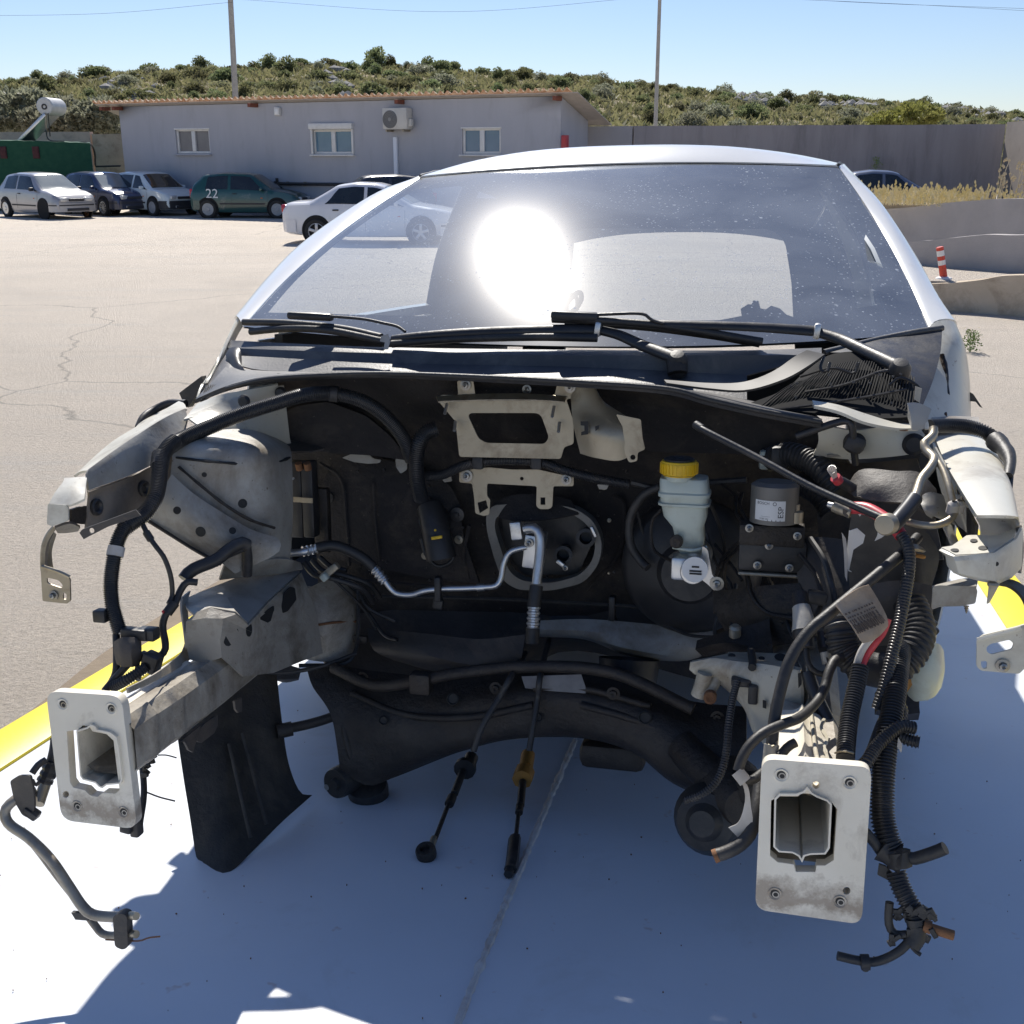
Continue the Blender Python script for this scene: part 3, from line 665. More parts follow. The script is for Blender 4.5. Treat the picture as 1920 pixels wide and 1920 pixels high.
def slab(name, poly, z, m, label, cat, kind='structure'):
    bm = bmesh.new(); f = bm.faces.new([bm.verts.new((x, y, z)) for x, y in poly]); e = bmesh.ops.extrude_face_region(bm, geom=[f])
    bmesh.ops.translate(bm, vec=(0, 0, -z - .05), verts=[v for v in e['geom'] if isinstance(v, bmesh.types.BMVert)])
    return tag(finish(bm, name, m, sharp=30), label, cat, kind=kind)
zt -= .06
pa, pb, pc = at(1700, 536, 14.6), at(2020, 512, 13.55), at(1640, 462, 17.15)
slab('ramp_strip', [(pa.x, pa.y), (at(1790, 530, 14.4).x, 14.4), (at(1880, 517, 14.15).x, 14.15), (pb.x, pb.y), (at(2010, 500, 15.05).x, 15.05), (at(1900, 500, 15.7).x, 15.7), (at(1770, 500, 16.4).x, 16.4), (pc.x, pc.y)], zt, concrete_yard(), 'sunlit upper concrete strip between the two low walls', 'path')
zt2 = at(1790, 379, 19.7).z - .08
slab('terrace', [(at(1560, 399, 22.2).x, 22.2), (at(1700, 389, 20.8).x, 20.8), (at(1790, 379, 19.8).x, 19.8), (at(1860, 374, 19.2).x, 19.2), (at(2000, 370, 18.2).x, 18.2), (at(2000, 360, 23).x, 22), (at(1560, 375, 25).x, 25)], zt2, mat('dry soil', (.4, .33, .25), (.3, .25, .18), 3, .95, bump=.5), 'soil terrace carrying the dry grass', 'terrace')
# dry grass
bm = bmesh.new(); rg = random.Random(5)
heads = bmesh.new()
for _ in range(1500):
    px = rg.uniform(1590, 1950); Y = rg.uniform(20.2, 23.4) - max(0, px - 1700) * .006
    dens = 1 if px < 1850 else .25
    if rg.random() > dens: continue
    p = at(px, 385, Y); p.z = zt2
    h = rg.uniform(.08, .24) * (.75 + .6 * abs(pnoise(Vector((px * .03, Y, 0))))) * (1.5 if rg.random() < .12 else 1); ln = Vector((rg.uniform(-.1, .1), rg.uniform(-.06, .06), 0)); wd = .007
    q = p + ln + Vector((0, 0, h)); m1 = p + ln * .3 + Vector((0, 0, h * .6))
    a_ = [bm.verts.new(p + Vector((-wd, 0, 0))), bm.verts.new(p + Vector((wd, 0, 0))), bm.verts.new(m1 + Vector((wd * .8, 0, 0))), bm.verts.new(m1 - Vector((wd * .8, 0, 0)))]
    bm.faces.new(a_); bm.faces.new([a_[3], a_[2], bm.verts.new(q)])
    if rg.random() < .6:
        for s in range(4):
            c = q + Vector((rg.uniform(-.018, .018), rg.uniform(-.018, .018), rg.uniform(-.06, .03))); s_ = .018
            heads.faces.new([heads.verts.new(c + Vector((-s_, 0, 0))), heads.verts.new(c + Vector((0, rg.uniform(-s_, s_), -s_ * 1.6))), heads.verts.new(c + Vector((s_, 0, 0))), heads.verts.new(c + Vector((0, 0, s_ * 2.2)))])
gme = bpy.data.meshes.new('heads'); heads.to_mesh(gme); heads.free(); bm.from_mesh(gme)
tag(finish(bm, 'dry_grass', mat('straw', (.60, .50, .22), (.72, .63, .42), 4, .8), sharp=0, recalc=False), 'strip of dry straw-coloured grass on the terrace', 'grass', kind='stuff')
# striped bollard
bp_ = at(1769, 528, 14.75); bp_.z = zt
tp = at(1762, 463, 14.75) - bp_
t = thing('bollard', 'leaning red and white striped bollard', 'bollard', bp_)
redp = mat('bollard red', (.62, .05, .025), (.55, .06, .03), 20, .45); whp = mat('bollard white', (.75, .73, .7), rough=.4)
ax = tp.normalized(); Lb = tp.length
for s0, s1, m in ((0, .44, redp), (.44, .59, whp), (.59, .72, redp), (.72, .89, whp), (.89, 1.0, redp)):
    bm = bmesh.new(); r = .048
    pr = [(r, Lb * s0), (r, Lb * s1)] if s1 < 1 else [(r, Lb * s0), (r, Lb * .98), (r * .8, Lb), (0, Lb)]
    if s0 == 0: pr = [(0, 0), (r, 0)] + pr[1:]
    b_lathe(bm, pr, (0, 0, 0), ax, 20); finish(bm, 'band', m, t)
bm = bmesh.new(); b_lathe(bm, [(0, .03), (.06, .03), (.1, .015), (.11, -.005)], (0, 0, 0), (0, 0, 1), 20); finish(bm, 'base', whp, t)

# ---- small weeds
def weed(px, py, h, label, n=70, seed=0, flower=True, wall=None):
    p = atz(px, py, 0) if wall is None else at(px, py, wall); rnd = random.Random(seed); t = thing('weed', label, 'plant', p)
    bm = bmesh.new()
    for _ in range(n * 3):
        a = rnd.uniform(0, 6.28); q = Vector((math.cos(a) * rnd.uniform(.05, .55), math.sin(a) * rnd.uniform(.05, .55), rnd.uniform(.08, 1.0))) * h; q.x *= 1.2 - .7 * q.z / h
        s = h * rnd.uniform(.03, .075); d = Vector((rnd.uniform(-1, 1), rnd.uniform(-1, 1), rnd.uniform(-.4, 1))).normalized(); e = d.cross(Vector((rnd.uniform(-1, 1), rnd.uniform(-1, 1), .3))).normalized()
        bm.faces.new([bm.verts.new(q + d * s * 1.6), bm.verts.new(q + e * s * .6), bm.verts.new(q - d * s), bm.verts.new(q - e * s * .6)])
    for _ in range(9):
        b_tube(bm, [(0, 0, -.01), (rnd.uniform(-.2, .2) * h, rnd.uniform(-.2, .2) * h, h * .5), (rnd.uniform(-.4, .4) * h, rnd.uniform(-.3, .3) * h, h * rnd.uniform(.7, 1))], h * .008, n=4, step=.1)
    finish(bm, 'leaves', mat('weed green', (.12, .2, .04), (.2, .26, .06), 30, .6), t, sharp=0, recalc=False)
    if flower:
        bm = bmesh.new()
        for _ in range(18):
            q = Vector((rnd.uniform(-.5, .5) * h, rnd.uniform(-.5, .5) * h, rnd.uniform(.7, 1.15) * h)); s = h * .05
            bm.faces.new([bm.verts.new(q + Vector((-s, 0, 0))), bm.verts.new(q + Vector((0, s, 0))), bm.verts.new(q + Vector((s, 0, s))), bm.verts.new(q + Vector((0, -s, s)))])
        finish(bm, 'flower', mat('yellow flowers', (.6, .5, .05), rough=.7), t, sharp=0, recalc=False)
weed(1818, 660, .22, 'small green weed with yellow flowers in the concrete right of the wreck', 80, 1)
weed(1642, 318, .35, 'small green plant growing on the dark wall above the parked car roof', 40, 2, False, 33.4)
t = thing('reed_grass', 'tall dry seed stalks beside the wall end at the right edge', 'plant', at(1898, 372, 19.3)); rnd = random.Random(9)
bm = bmesh.new()
for k in range(10):
    x = rnd.uniform(-.3, .2); h = rnd.uniform(.25, .62); b_tube(bm, [(x, 0, -.05), (x + .02, 0, h * .6), (x + rnd.uniform(-.05, .08), 0, h)], .005, n=4, step=.2)
    for q in range(7):
        c = Vector((x + rnd.uniform(-.05, .08), rnd.uniform(-.02, .02), h - rnd.uniform(-.03, .14))); s = .022
        bm.faces.new([bm.verts.new(c + Vector((-s, 0, 0))), bm.verts.new(c + Vector((0, s, -s))), bm.verts.new(c + Vector((s, 0, 0))), bm.verts.new(c + Vector((0, 0, s * 2)))])
finish(bm, 'stalks', mat('dry stalk', (.5, .42, .28), rough=.8), t, sharp=0, recalc=False)

# ---- poles and wires
pm = mat('galvanised pole', (.3, .29, .27), (.36, .35, .32), 6, .6)
for pa, pb, Y, r, lb in (((429, -60), (442, 192), 52, .125, 'grey timber power pole left of centre behind the building'), ((1239, -60), (1229, 236), 46, .075, 'thin grey steel pole right of centre behind the wall')):
    top, bot = at(*pa, Y), at(*pb, Y); g = top + (bot - top) * (top.z / (top.z - bot.z))
    t = thing('power_pole', lb, 'pole', g)
    bm = bmesh.new(); b_cyl(bm, (0, 0, 0), (top - g) * 1.15, r * 1.15, r * .85, 12); finish(bm, 'post', pm, t)
    bm = bmesh.new(); e = (top - g) * 1.12; b_box(bm, e, (1.6, .1, .12), None, .01); finish(bm, 'crossarm', pm, t)
    for dx in (-.7, 0, .7):
        bm = bmesh.new(); b_lathe(bm, [(.02, 0), (.05, .05), (.03, .09), (.05, .13), (0, .2)], e + Vector((dx, 0, .05)), (0, 0, 1), 10); finish(bm, 'insulator', pvc, t)
for k, (a, b_, c) in enumerate((((1920, 16), (1600, 4), (1242, -18)), ((1990, 24), (1700, 8), (1242, -12)), ((1242, -8), (840, 22), (436, -2)), ((436, 4), (200, 25), (-60, 30)))):
    t = thing('power_line', ('upper thin wire crossing the sky at the top right', 'lower thin wire crossing the sky at the top right', 'faint wire sagging between the two poles', 'faint wire running left from the timber pole')[k], 'wire', at(*b_, 49))
    b0 = t.location; tube('wire', [at(*a, 47) - b0, Vector((0, 0, 0)), at(*c, 51 if k != 2 else 52) - b0], .006, M['rubber'], t, n=4, step=.8)

# ================================================================== FLATBED
bed = thing('carrier_bed', 'tow truck flatbed deck painted pale with yellow edges under the wreck', 'flatbed'); bed.matrix_world = MW
dm = mat('pale deck paint', (.64, .665, .70), (.69, .715, .75), 1.6, .42, dirt=(.5, .49, .46), dscale=3, damt=.22, bump=.06, bscale=12, rvar=.08, specks=((.42, .22, .12), 16, .35))
ym = mat('yellow edge paint', (.80, .64, .015), (.74, .58, .01), 4, .45, dirt=(.5, .42, .1), dscale=7, damt=.15, bump=.05)
Yb0, Yb1, XL, XR = .25, 5.5, -1.62, .83
bm = bmesh.new(); b_box(bm, ((XL + XR) / 2, (Yb0 + Yb1) / 2, -.05), (XR - XL, Yb1 - Yb0, .1), bev=.004); finish(bm, 'deck', dm, bed)
for x0, x1 in ((XL + .001, XL + .132), (XR - .135, XR - .001)):
    bm = bmesh.new(); b_box(bm, ((x0 + x1) / 2, (Yb0 + Yb1) / 2, .003), (x1 - x0, Yb1 - Yb0 - .01, .008), bev=.002); finish(bm, 'yellow_edge', ym, bed)
sp = [wz(852, 1935, .0), wz(905, 1800, 0), wz(975, 1630, 0), wz(1030, 1500, 0), wz(1078, 1390, 0)]
bm = bmesh.new(); b_tube(bm, sp, .006, n=8, wob=.6, step=.006); finish(bm, 'weld_seam', mat('weld bead', (.52, .50, .48), (.6, .6, .6), 30, .5, dirt=(.3, .17, .09), dscale=9, damt=.35, bump=.4), bed)
for x in (XL + .35, XR - .35):
    bm = bmesh.new(); b_box(bm, (x, (Yb0 + Yb1) / 2, -.19), (.1, Yb1 - Yb0 - .2, .18)); finish(bm, 'chassis_beam', M['black'], bed)
bm = bmesh.new(); b_loft(bm, [[Vector((XL - .002, y_, -.02)) for y_ in (1.9, 2.2, 2.6, 3.4, 5.3)], [Vector((XL - q_, y_, -.02)) for q_, y_ in ((.01, 1.9), (.06, 2.2), (.12, 2.6), (.15, 3.4), (.16, 5.3))]], 24, None, .03); finish(bm, 'side_rail', mat('rusty side rail', (.13, .095, .06), (.18, .135, .085), 9, .8, bump=.3), bed)
# bits of dirt and rust flakes lying on the deck
bm = bmesh.new(); rd = random.Random(21)
for _ in range(120):
    p = Vector((rd.uniform(XL + .15, XR - .15), rd.uniform(.9, 2.2), .0025)); s = rd.uniform(.0006, .0019)
    b_box(bm, p, (s, s * rd.uniform(.6, 2), .002), Matrix.Rotation(rd.uniform(0, 3), 3, 'Z'))
tag(finish(bm, 'deck_grit', M['rust'], sharp=0), 'scattered grit and rust flakes lying on the flatbed deck', 'grit', kind='stuff').matrix_world = MW
# ================================================================== PARKED CARS
def paint(name, c, rough=.3, coat=.8, dirt=None, metal=0.0): return mat(name, c, tuple(min(1, v * 1.06) for v in c), 2.5, rough, metal, coat=coat, dirt=dirt or (.35, .32, .28), dscale=2.2, damt=.12)
CARGLASS = mat('car glass', (.012, .016, .02), (.02, .026, .03), 3, .06, spec=.8)
DUST_SKY_GLASS = mat('sky-pale dusty car glass', (.19, .22, .23), (.25, .28, .28), 1.5, .12, spec=.9)  # paleness is dust plus reflected sky painted into the colour
TYRE = mat('tyre', (.022, .022, .022), (.035, .033, .03), 14, .8, bump=.2)
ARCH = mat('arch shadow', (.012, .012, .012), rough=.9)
LENS = mat('headlamp glass', (.5, .5, .48), (.62, .62, .6), 14, .1, spec=.9)
REDL = mat('tail lamp', (.42, .02, .03), rough=.12, spec=.8); ORL = mat('side repeater', (.6, .15, .03), rough=.2)
TRIM = mat('bumper strip', (.03, .03, .035), rough=.55)
def lerp_st(st, x):
    for a, b in zip(st, st[1:]):
        if x <= b[0] + 1e-9:
            f = (x - a[0]) / (b[0] - a[0]) if b[0] > a[0] else 0
            f = max(0, min(1, f)); return [u + (v - u) * f for u, v in zip(a, b)]
    return list(st[-1])
def ring(s):                               # half section: list of (y, z), from sill to roof centre
    x, hw, z0, zb, hb, zt, ht = s
    zm = (z0 + zb) / 2
    return [(hw * .80, z0 - .03), (hw * .95, z0), (hw * .99, z0 + .12), (hw * 1.0, zm), (hb * 1.003, zb - .1), (hb * .985, zb), ((hb * .985 * .72 + ht * .28), zb + (zt - zb) * .30), ((hb * .985 * .36 + ht * .64), zb + (zt - zb) * .66), (ht, zt - .035 * min(1, (zt - zb) * 3)), (ht * .86, zt - .004), (ht * .5, zt + .012), (0, zt + .02)]
def make_car(name, label, spec, loc, heading):
    t = thing(name, label, spec.get('cat', 'car'), loc, 'cars parked around the yard'); t.rotation_euler = (0, 0, math.atan2(heading.y, heading.x)); t.scale = (CS, CS, CS)
    st = spec['st']; body = spec['body']
    xs = sorted({s[0] for s in st} | {st[0][0] + (st[-1][0] - st[0][0]) * i / 70 for i in range(71)})
    def sect(x):                            # smoothed stations
        a = [lerp_st(st, min(st[-1][0], max(st[0][0], x + d))) for d in (-.05, 0, .05)]
        return [sum(v) / 3 for v in zip(*a)]
    bm = bmesh.new(); G = []
    for x in xs:
        s = sect(x); h = ring(s); full = [(-y, z) for y, z in h] + [(y, z) for y, z in h[-2::-1]]
        G.append([bm.verts.new((x, y, z)) for y, z in full])
    for a, b in zip(G, G[1:]):
        for i in range(len(a) - 1): bm.faces.new((a[i], a[i + 1], b[i + 1], b[i]))
        bm.faces.new((a[-1], a[0], b[0], b[-1]))
    bm.faces.new(G[0][::-1]); bm.faces.new(G[-1])
    finish(bm, 'body', body, t, sharp=42)
    def sidept(x, v, sgn, off=.006):        # v: 0 at the belt, 1 at the roof edge
        h = ring(sect(x)); q = v * 3; i = min(2, int(q)); f = q - i; a, b = h[5 + i], h[6 + i]
        y, z = a[0] + (b[0] - a[0]) * f, a[1] + (b[1] - a[1]) * f
        return Vector((x, sgn * (y + off), z + off * .3))
    def lowpt(x, z, sgn, off=.006):
        h = ring(sect(x))
        for a, b in zip(h[1:6], h[2:6]):
            if z <= b[1]: f = (z - a[1]) / max(1e-6, b[1] - a[1]); return Vector((x, sgn * (a[0] + (b[0] - a[0]) * f + off), z))
        return Vector((x, sgn * (h[5][0] + off), z))
    def toppt(x, s, off=.008):
        h = ring(sect(x)); ys = [p[0] for p in h[8:]][::-1]; zz = [p[1] for p in h[8:]][::-1]; y = abs(s) * ys[-1]
        for i in range(3):
            if y <= ys[i + 1] + 1e-9: f = (y - ys[i]) / (ys[i + 1] - ys[i]); return Vector((x, math.copysign(y, s), zz[i] + (zz[i + 1] - zz[i]) * f + off))
    def grid(fn, nu, nv, nm, m, th=.004):
        bm = bmesh.new(); V = [[bm.verts.new(fn(u / nu, v / nv)) for u in range(nu + 1)] for v in range(nv + 1)]
        fs = [bm.faces.new((V[j][i], V[j][i + 1], V[j + 1][i + 1], V[j + 1][i])) for j in range(nv) for i in range(nu)]
        return finish(bm, nm, m, t, 40)
    for (b0, b1, t0, t1) in spec['windows']:
        for sg in (-1, 1):
            grid(lambda u, v: sidept((b0 + (b1 - b0) * u) * (1 - v) + (t0 + (t1 - t0) * u) * v, .08 + .80 * v, sg), 10, 6, 'side_window', CARGLASS)
    wa, wb = spec['windscreen']; grid(lambda u, v: toppt(wa + (wb - wa) * v + 0.04 * (1 - abs(2 * u - 1)) * (1 if wa > wb else 1) * (1 - v), (2 * u - 1) * .93), 14, 8, 'windscreen', spec.get('wsm', DUST_SKY_GLASS))
    ra, rb = spec['rearglass']; grid(lambda u, v: toppt(ra + (rb - ra) * v, (2 * u - 1) * .88), 12, 8, 'rear_window', CARGLASS)
    if spec.get('hoodm'):
        ha, hb_ = spec['hood']; grid(lambda u, v: toppt(ha + (hb_ - ha) * v, (2 * u - 1) * 1.0, .004), 12, 10, 'bonnet', spec['hoodm'])
    xf = st[-1][0]; xr = st[0][0]
    if spec.get('strip'):
        z = spec['strip']
        for sg in (-1, 1): grid(lambda u, v: lowpt(spec['axr'] + .42 + (spec['axf'] - spec['axr'] - .84) * u, z + .05 * v, sg, .012), 10, 1, 'rub_strip', TRIM)
    # bumpers: a wrap round each end
    def wrap(front, z0, z1, nm, m, ext, off):
        def fn(u, v):
            a = (2 * u - 1); x_end = xf if front else xr; sgn = 1 if front else -1
            e = lerp_st(st, x_end - sgn * .02); hwid = e[1] * .96
            if abs(a) < .7: y = a / .7 * hwid; x = x_end + sgn * (off - .06 * (a / .7) ** 2)
            else: f = (abs(a) - .7) / .3; x = x_end - sgn * (.06 - off * .2 + f * ext); y = math.copysign(abs(lowpt(x, (z0 + z1) / 2, 1, off * .5).y), a)
            return Vector((x, y, z0 + (z1 - z0) * v))
        return grid(fn, 24, 3, nm, m)
    zf = spec.get('zf', (.24, .52)); wrap(True, zf[0], zf[1], 'front_bumper', spec.get('bump', body), .32, .055); wrap(False, zf[0] + .04, zf[1] + .05, 'rear_bumper', spec.get('bump', body), .3, .05)
    wrap(True, zf[1] - .09, zf[1] - .05, 'bumper_strip', TRIM, .3, .064)
    bm = bmesh.new(); b_box(bm, (xf + .055, 0, zf[0] + .07), (.03, .8, .09), bev=.01); finish(bm, 'lower_grille', TRIM, t)
    bm = bmesh.new(); b_box(bm, (xf + .005, 0, zf[1] + .10), (.06, spec.get('gw', .55), .09), bev=.02); finish(bm, 'grille', TRIM, t)
    e = lerp_st(st, xf)
    for sg in (-1, 1):
        bm = bmesh.new(); b_box(bm, (xf - .05, sg * (e[1] - .24), zf[1] + .11), (.14, .36, .13), Matrix.Rotation(-sg * .30, 3, 'Z'), .04); finish(bm, 'headlight', LENS, t)
        bm = bmesh.new(); b_box(bm, (xf + .045, sg * (e[1] - .3), zf[0] + .08), (.04, .14, .08), bev=.02); finish(bm, 'fog_lamp', LENS, t)
        r_ = lerp_st(st, xr); bm = bmesh.new(); b_box(bm, (xr + .05, sg * (r_[1] - .10), spec.get('ztail', .8)), (.16, .2, spec.get('htail', .3)), Matrix.Rotation(sg * .2, 3, 'Z'), .04); finish(bm, 'tail_light', REDL, t)
        mx = spec['mirror']; p = sidept(mx, .05, sg); bm = bmesh.new(); b_box(bm, p + Vector((0, sg * .09, .06)), (.1, .17, .12), Matrix.Rotation(-sg * .2, 3, 'Z'), .035); finish(bm, 'mirror', spec.get('mirm', body), t)
        for hx in spec['handles']:
            bm = bmesh.new(); b_box(bm, lowpt(hx, spec.get('zh', .78), sg, .014), (.15, .03, .035), bev=.01); finish(bm, 'door_handle', TRIM, t)
        p = lowpt(spec['axf'] - .52, .66, sg, .008); bm = bmesh.new(); b_box(bm, p, (.07, .015, .03), bev=.005); finish(bm, 'side_repeater', ORL, t)
        for dx in spec['seams']:
            bm = bmesh.new(); b_tube(bm, [lowpt(dx + k_, z, sg, .0015) for k_, z in ((0, spec['st'][3][2] + .1), (.0, .5), (.0, .66), (.0, .8))], .004, n=5); finish(bm, 'door_seam', TRIM, t)
    for i, ax_ in enumerate((spec['axf'], spec['axr'])):
        for sg in (-1, 1):
            y = lowpt(ax_, .45, 1, 0).y
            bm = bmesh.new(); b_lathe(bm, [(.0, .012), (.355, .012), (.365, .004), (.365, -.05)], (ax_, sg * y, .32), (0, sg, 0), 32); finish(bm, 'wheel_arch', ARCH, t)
            bare = spec.get('bare') and i == 0
            wt = bpy.data.objects.new('wheel', None); COL.objects.link(wt); wt.parent = t; wt.location = (ax_, sg * (y - .03), .295)
            if bare:
                bm = bmesh.new(); b_lathe(bm, [(0, .0), (.05, .0), (.06, -.03), (.125, -.03), (.125, -.06), (.06, -.06)], (0, sg * .02, -.15), (0, sg, 0), 24); finish(bm, 'brake_disc', M['rust'], wt)
                bm = bmesh.new(); b_box(bm, (.1, -sg * .03, -.1), (.08, .08, .12), bev=.02); finish(bm, 'brake_caliper', M['dkmetal'], wt); continue
            bm = bmesh.new(); b_lathe(bm, [(.20, .07), (.235, .09), (.28, .082), (.295, .05), (.295, -.08), (.2, -.09)], (0, 0, 0), (0, sg, 0), 36); finish(bm, 'tyre', TYRE, wt)
            bm = bmesh.new()
            if spec.get('rim') == 'alloy':
                b_lathe(bm, [(.205, .072), (.195, .075), (.185, .05), (.18, -.02)], (0, 0, 0), (0, sg, 0), 36); b_lathe(bm, [(0, .07), (.045, .07), (.05, .03)], (0, 0, 0), (0, sg, 0), 16)
                ns = spec.get('spokes', 5)
                for q in range(ns):
                    a = q * 6.2832 / ns + .3; d = Vector((math.cos(a), 0, math.sin(a))); b_box(bm, d * .115 + Vector((0, sg * .055, 0)), (.16, .025, spec.get('spw', .05)), Matrix.Rotation(-a, 3, 'Y'), .008)
                finish(bm, 'rim', spec.get('rimm', M['alu']), wt)
                bm = bmesh.new(); b_lathe(bm, [(0, .0), (.19, .0), (.19, -.03)], (0, 0, 0), (0, sg, 0), 24); finish(bm, 'rim_back', ARCH, wt)
            else:
                b_lathe(bm, [(0, .085), (.06, .085), (.08, .065), (.15, .07), (.19, .062), (.205, .072), (.2, .03)], (0, 0, 0), (0, sg, 0), 32)
                rim = finish(bm, 'hubcap', spec.get('rimm', M['alu']), wt)
                for q in range(8):
                    a = q * 6.2832 / 8; d = Vector((math.cos(a), 0, math.sin(a))); bm = bmesh.new(); b_box(bm, d * .15 + Vector((0, sg * .071, 0)), (.045, .008, .022), Matrix.Rotation(-a, 3, 'Y'), .003); finish(bm, 'hubcap_slot', ARCH, wt) if q == -1 else bm.free()
    t['dims'] = 1; del t['dims']
    return t
CS = .935
# stations: x, half width, sill z, belt z, half width at belt, top z, half width of top
HATCH = [(-1.86, .68, .32, .62, .70, .66, .60), (-1.84, .76, .26, .86, .74, .93, .62), (-1.74, .80, .24, .90, .77, 1.12, .60), (-1.40, .82, .22, .91, .79, 1.40, .56), (-.7, .82, .2, .90, .80, 1.47, .58), (.05, .82, .2, .89, .80, 1.45, .58), (.30, .82, .2, .88, .80, 1.41, .57), (1.02, .82, .21, .87, .79, .925, .70), (1.35, .81, .22, .84, .78, .88, .70), (1.72, .79, .24, .74, .76, .79, .68), (1.86, .72, .27, .64, .70, .70, .62), (1.90, .64, .32, .56, .62, .60, .55)]
SEDAN = [(-2.12, .68, .34, .66, .70, .72, .60), (-2.08, .76, .28, .86, .74, .93, .62), (-1.95, .80, .25, .90, .78, .97, .66), (-1.42, .83, .22, .92, .80, 1.0, .66), (-.80, .84, .2, .91, .81, 1.36, .56), (-.35, .84, .2, .90, .81, 1.42, .57), (.15, .84, .2, .89, .81, 1.40, .57), (.35, .84, .2, .89, .81, 1.35, .56), (1.05, .84, .21, .87, .80, .93, .70), (1.55, .82, .22, .82, .78, .86, .68), (1.95, .78, .25, .72, .74, .78, .64), (2.08, .72, .28, .62, .68, .68, .6), (2.12, .62, .33, .55, .6, .58, .54)]
BASE = dict(st=HATCH, windows=[(.86, -.42, .24, -.42), (-.52, -1.30, -.52, -1.22)], windscreen=(1.0, .34), rearglass=(-1.70, -1.44), hood=(1.06, 1.80), axf=1.17, axr=-1.23, mirror=.66, handles=(-.28,), seams=(.86, -.46), strip=.44, zh=.80)
def hd(x, y): v = Vector((x, y, 0)); return v.normalized()
def place(contact, heading, spec, which='axf'):
    c = atz(*contact, 0); y = .80; right = Vector((heading.y, -heading.x, 0)); p = c - heading * spec[which] * CS - right * y * CS; p.z = 0; return p
white = paint('faded white car', (.66, .67, .67)); silver = paint('silver car', (.36, .36, .37), .32, metal=.3)
h = hd(.78, -.62)
s = dict(BASE, body=silver, bare=True, mirm=TRIM, strip=.40, seams=(.86, -.46)); make_car('parked_car', 'silver hatchback at the left edge standing on a bare front hub without its wheel', s, place((84, 411), h, s), h)
navy = paint('navy car', (.025, .035, .09), .3)
s = dict(BASE, body=navy, rim='alloy', spokes=11, spw=.026, windows=[(.86, -.30, .24, -.30), (-.38, -1.25, -.38, -1.2)], seams=(.86, -.34), strip=0, gw=.6, hoodm=paint('sunlit navy bonnet', (.03, .04, .1), .25), bump=paint('navy bumper', (.03, .035, .06), .5)); make_car('parked_car', 'navy blue hatchback with multi-spoke alloy wheels second from the left', s, place((197, 405), h, s), h)
pal = paint('pale car', (.62, .68, .68))
s = dict(BASE, body=pal, wsm=CARGLASS, windows=[(.86, .0, .24, .0), (-.1, -1.15, -.1, -1.1)], seams=(.86, -.05), handles=(.1, -.9), bump=TRIM, rimm=mat('grey hubcap', (.3, .31, .32), (.36, .36, .37), 8, .5), strip=.42)
make_car('parked_car', 'pale white hatchback with grey bumpers beside the green car', s, place((289, 405), h, s), h)
h2 = hd(.995, -.09); grn = paint('dark green car', (.008, .06, .055), .28)
s = dict(BASE, body=grn, rimm=mat('dull hubcap', (.33, .34, .34), (.4, .4, .4), 8, .5), seams=(.86, -.40), strip=.45, wsm=CARGLASS)
gp = place((392, 409), h2, s, 'axr'); gcar = make_car('parked_car', 'dark green hatchback with the number 22 painted on its rear quarter', s, gp, h2)
tx = text('painted_number', '22', .42, frame((-1.05, -.835, .79), (1, 0, -.02), (0, .1, 1)), mat('number paint', (.7, .72, .72), rough=.6), gcar, .003, 1.05)
# white saloon, nearer
wsed = paint('bright white car', (.68, .68, .70), .25)
s = dict(BASE, st=SEDAN, body=wsed, axf=1.28, axr=-1.26, rim='alloy', spokes=5, spw=.07, rimm=mat('painted alloy', (.55, .55, .56), rough=.35, metal=.4), windows=[(.90, -.02, .30, -.02), (-.10, -1.05, -.10, -.72)], windscreen=(1.02, .38), rearglass=(-1.36, -.84), hood=(1.1, 2.0), mirror=.7, handles=(.12, -.78), seams=(.9, -.06), strip=0, ztail=.82, htail=.2, zh=.80, cat='car')
h3 = hd(.995, -.10); make_car('parked_car', 'white saloon car with five-spoke wheels parked behind the wreck', s, place((596, 458), h3, s, 'axr'), h3)
# dark car peeping over the white saloon
s = dict(BASE, body=paint('charcoal car', (.03, .035, .05), .3), wsm=CARGLASS); h4 = hd(-.97, -.25)
pp = at(700, 402, 33); pp.z = 0; make_car('parked_car', 'dark car mostly hidden behind the white saloon', s, pp, h4)
# blue grey car beyond the grass
s = dict(BASE, st=SEDAN, body=paint('blue grey car', (.10, .12, .17), .3), axf=1.28, axr=-1.26, windows=[(.90, -.02, .30, -.02), (-.10, -1.05, -.10, -.72)], windscreen=(1.02, .38), rearglass=(-1.36, -.84), hood=(1.1, 2.0), mirror=.7, handles=(.12, -.78), seams=(.9, -.06), wsm=CARGLASS, zh=.8)
pp = at(1648, 380, 29.5); pp.z = at(1650, 318, 29.5).z - 1.34; make_car('parked_car', 'blue-grey saloon behind the dry grass on the right', s, pp, hd(.99, -.12))
bm = bmesh.new(); b_box(bm, (pp.x, pp.y, pp.z / 2 - .01), (6.5, 3.4, max(.02, pp.z - .02))); tag(finish(bm, 'upper_yard', bpy.data.materials['dry soil'], sharp=0), 'raised ground behind the grass terrace', 'ground', kind='structure')
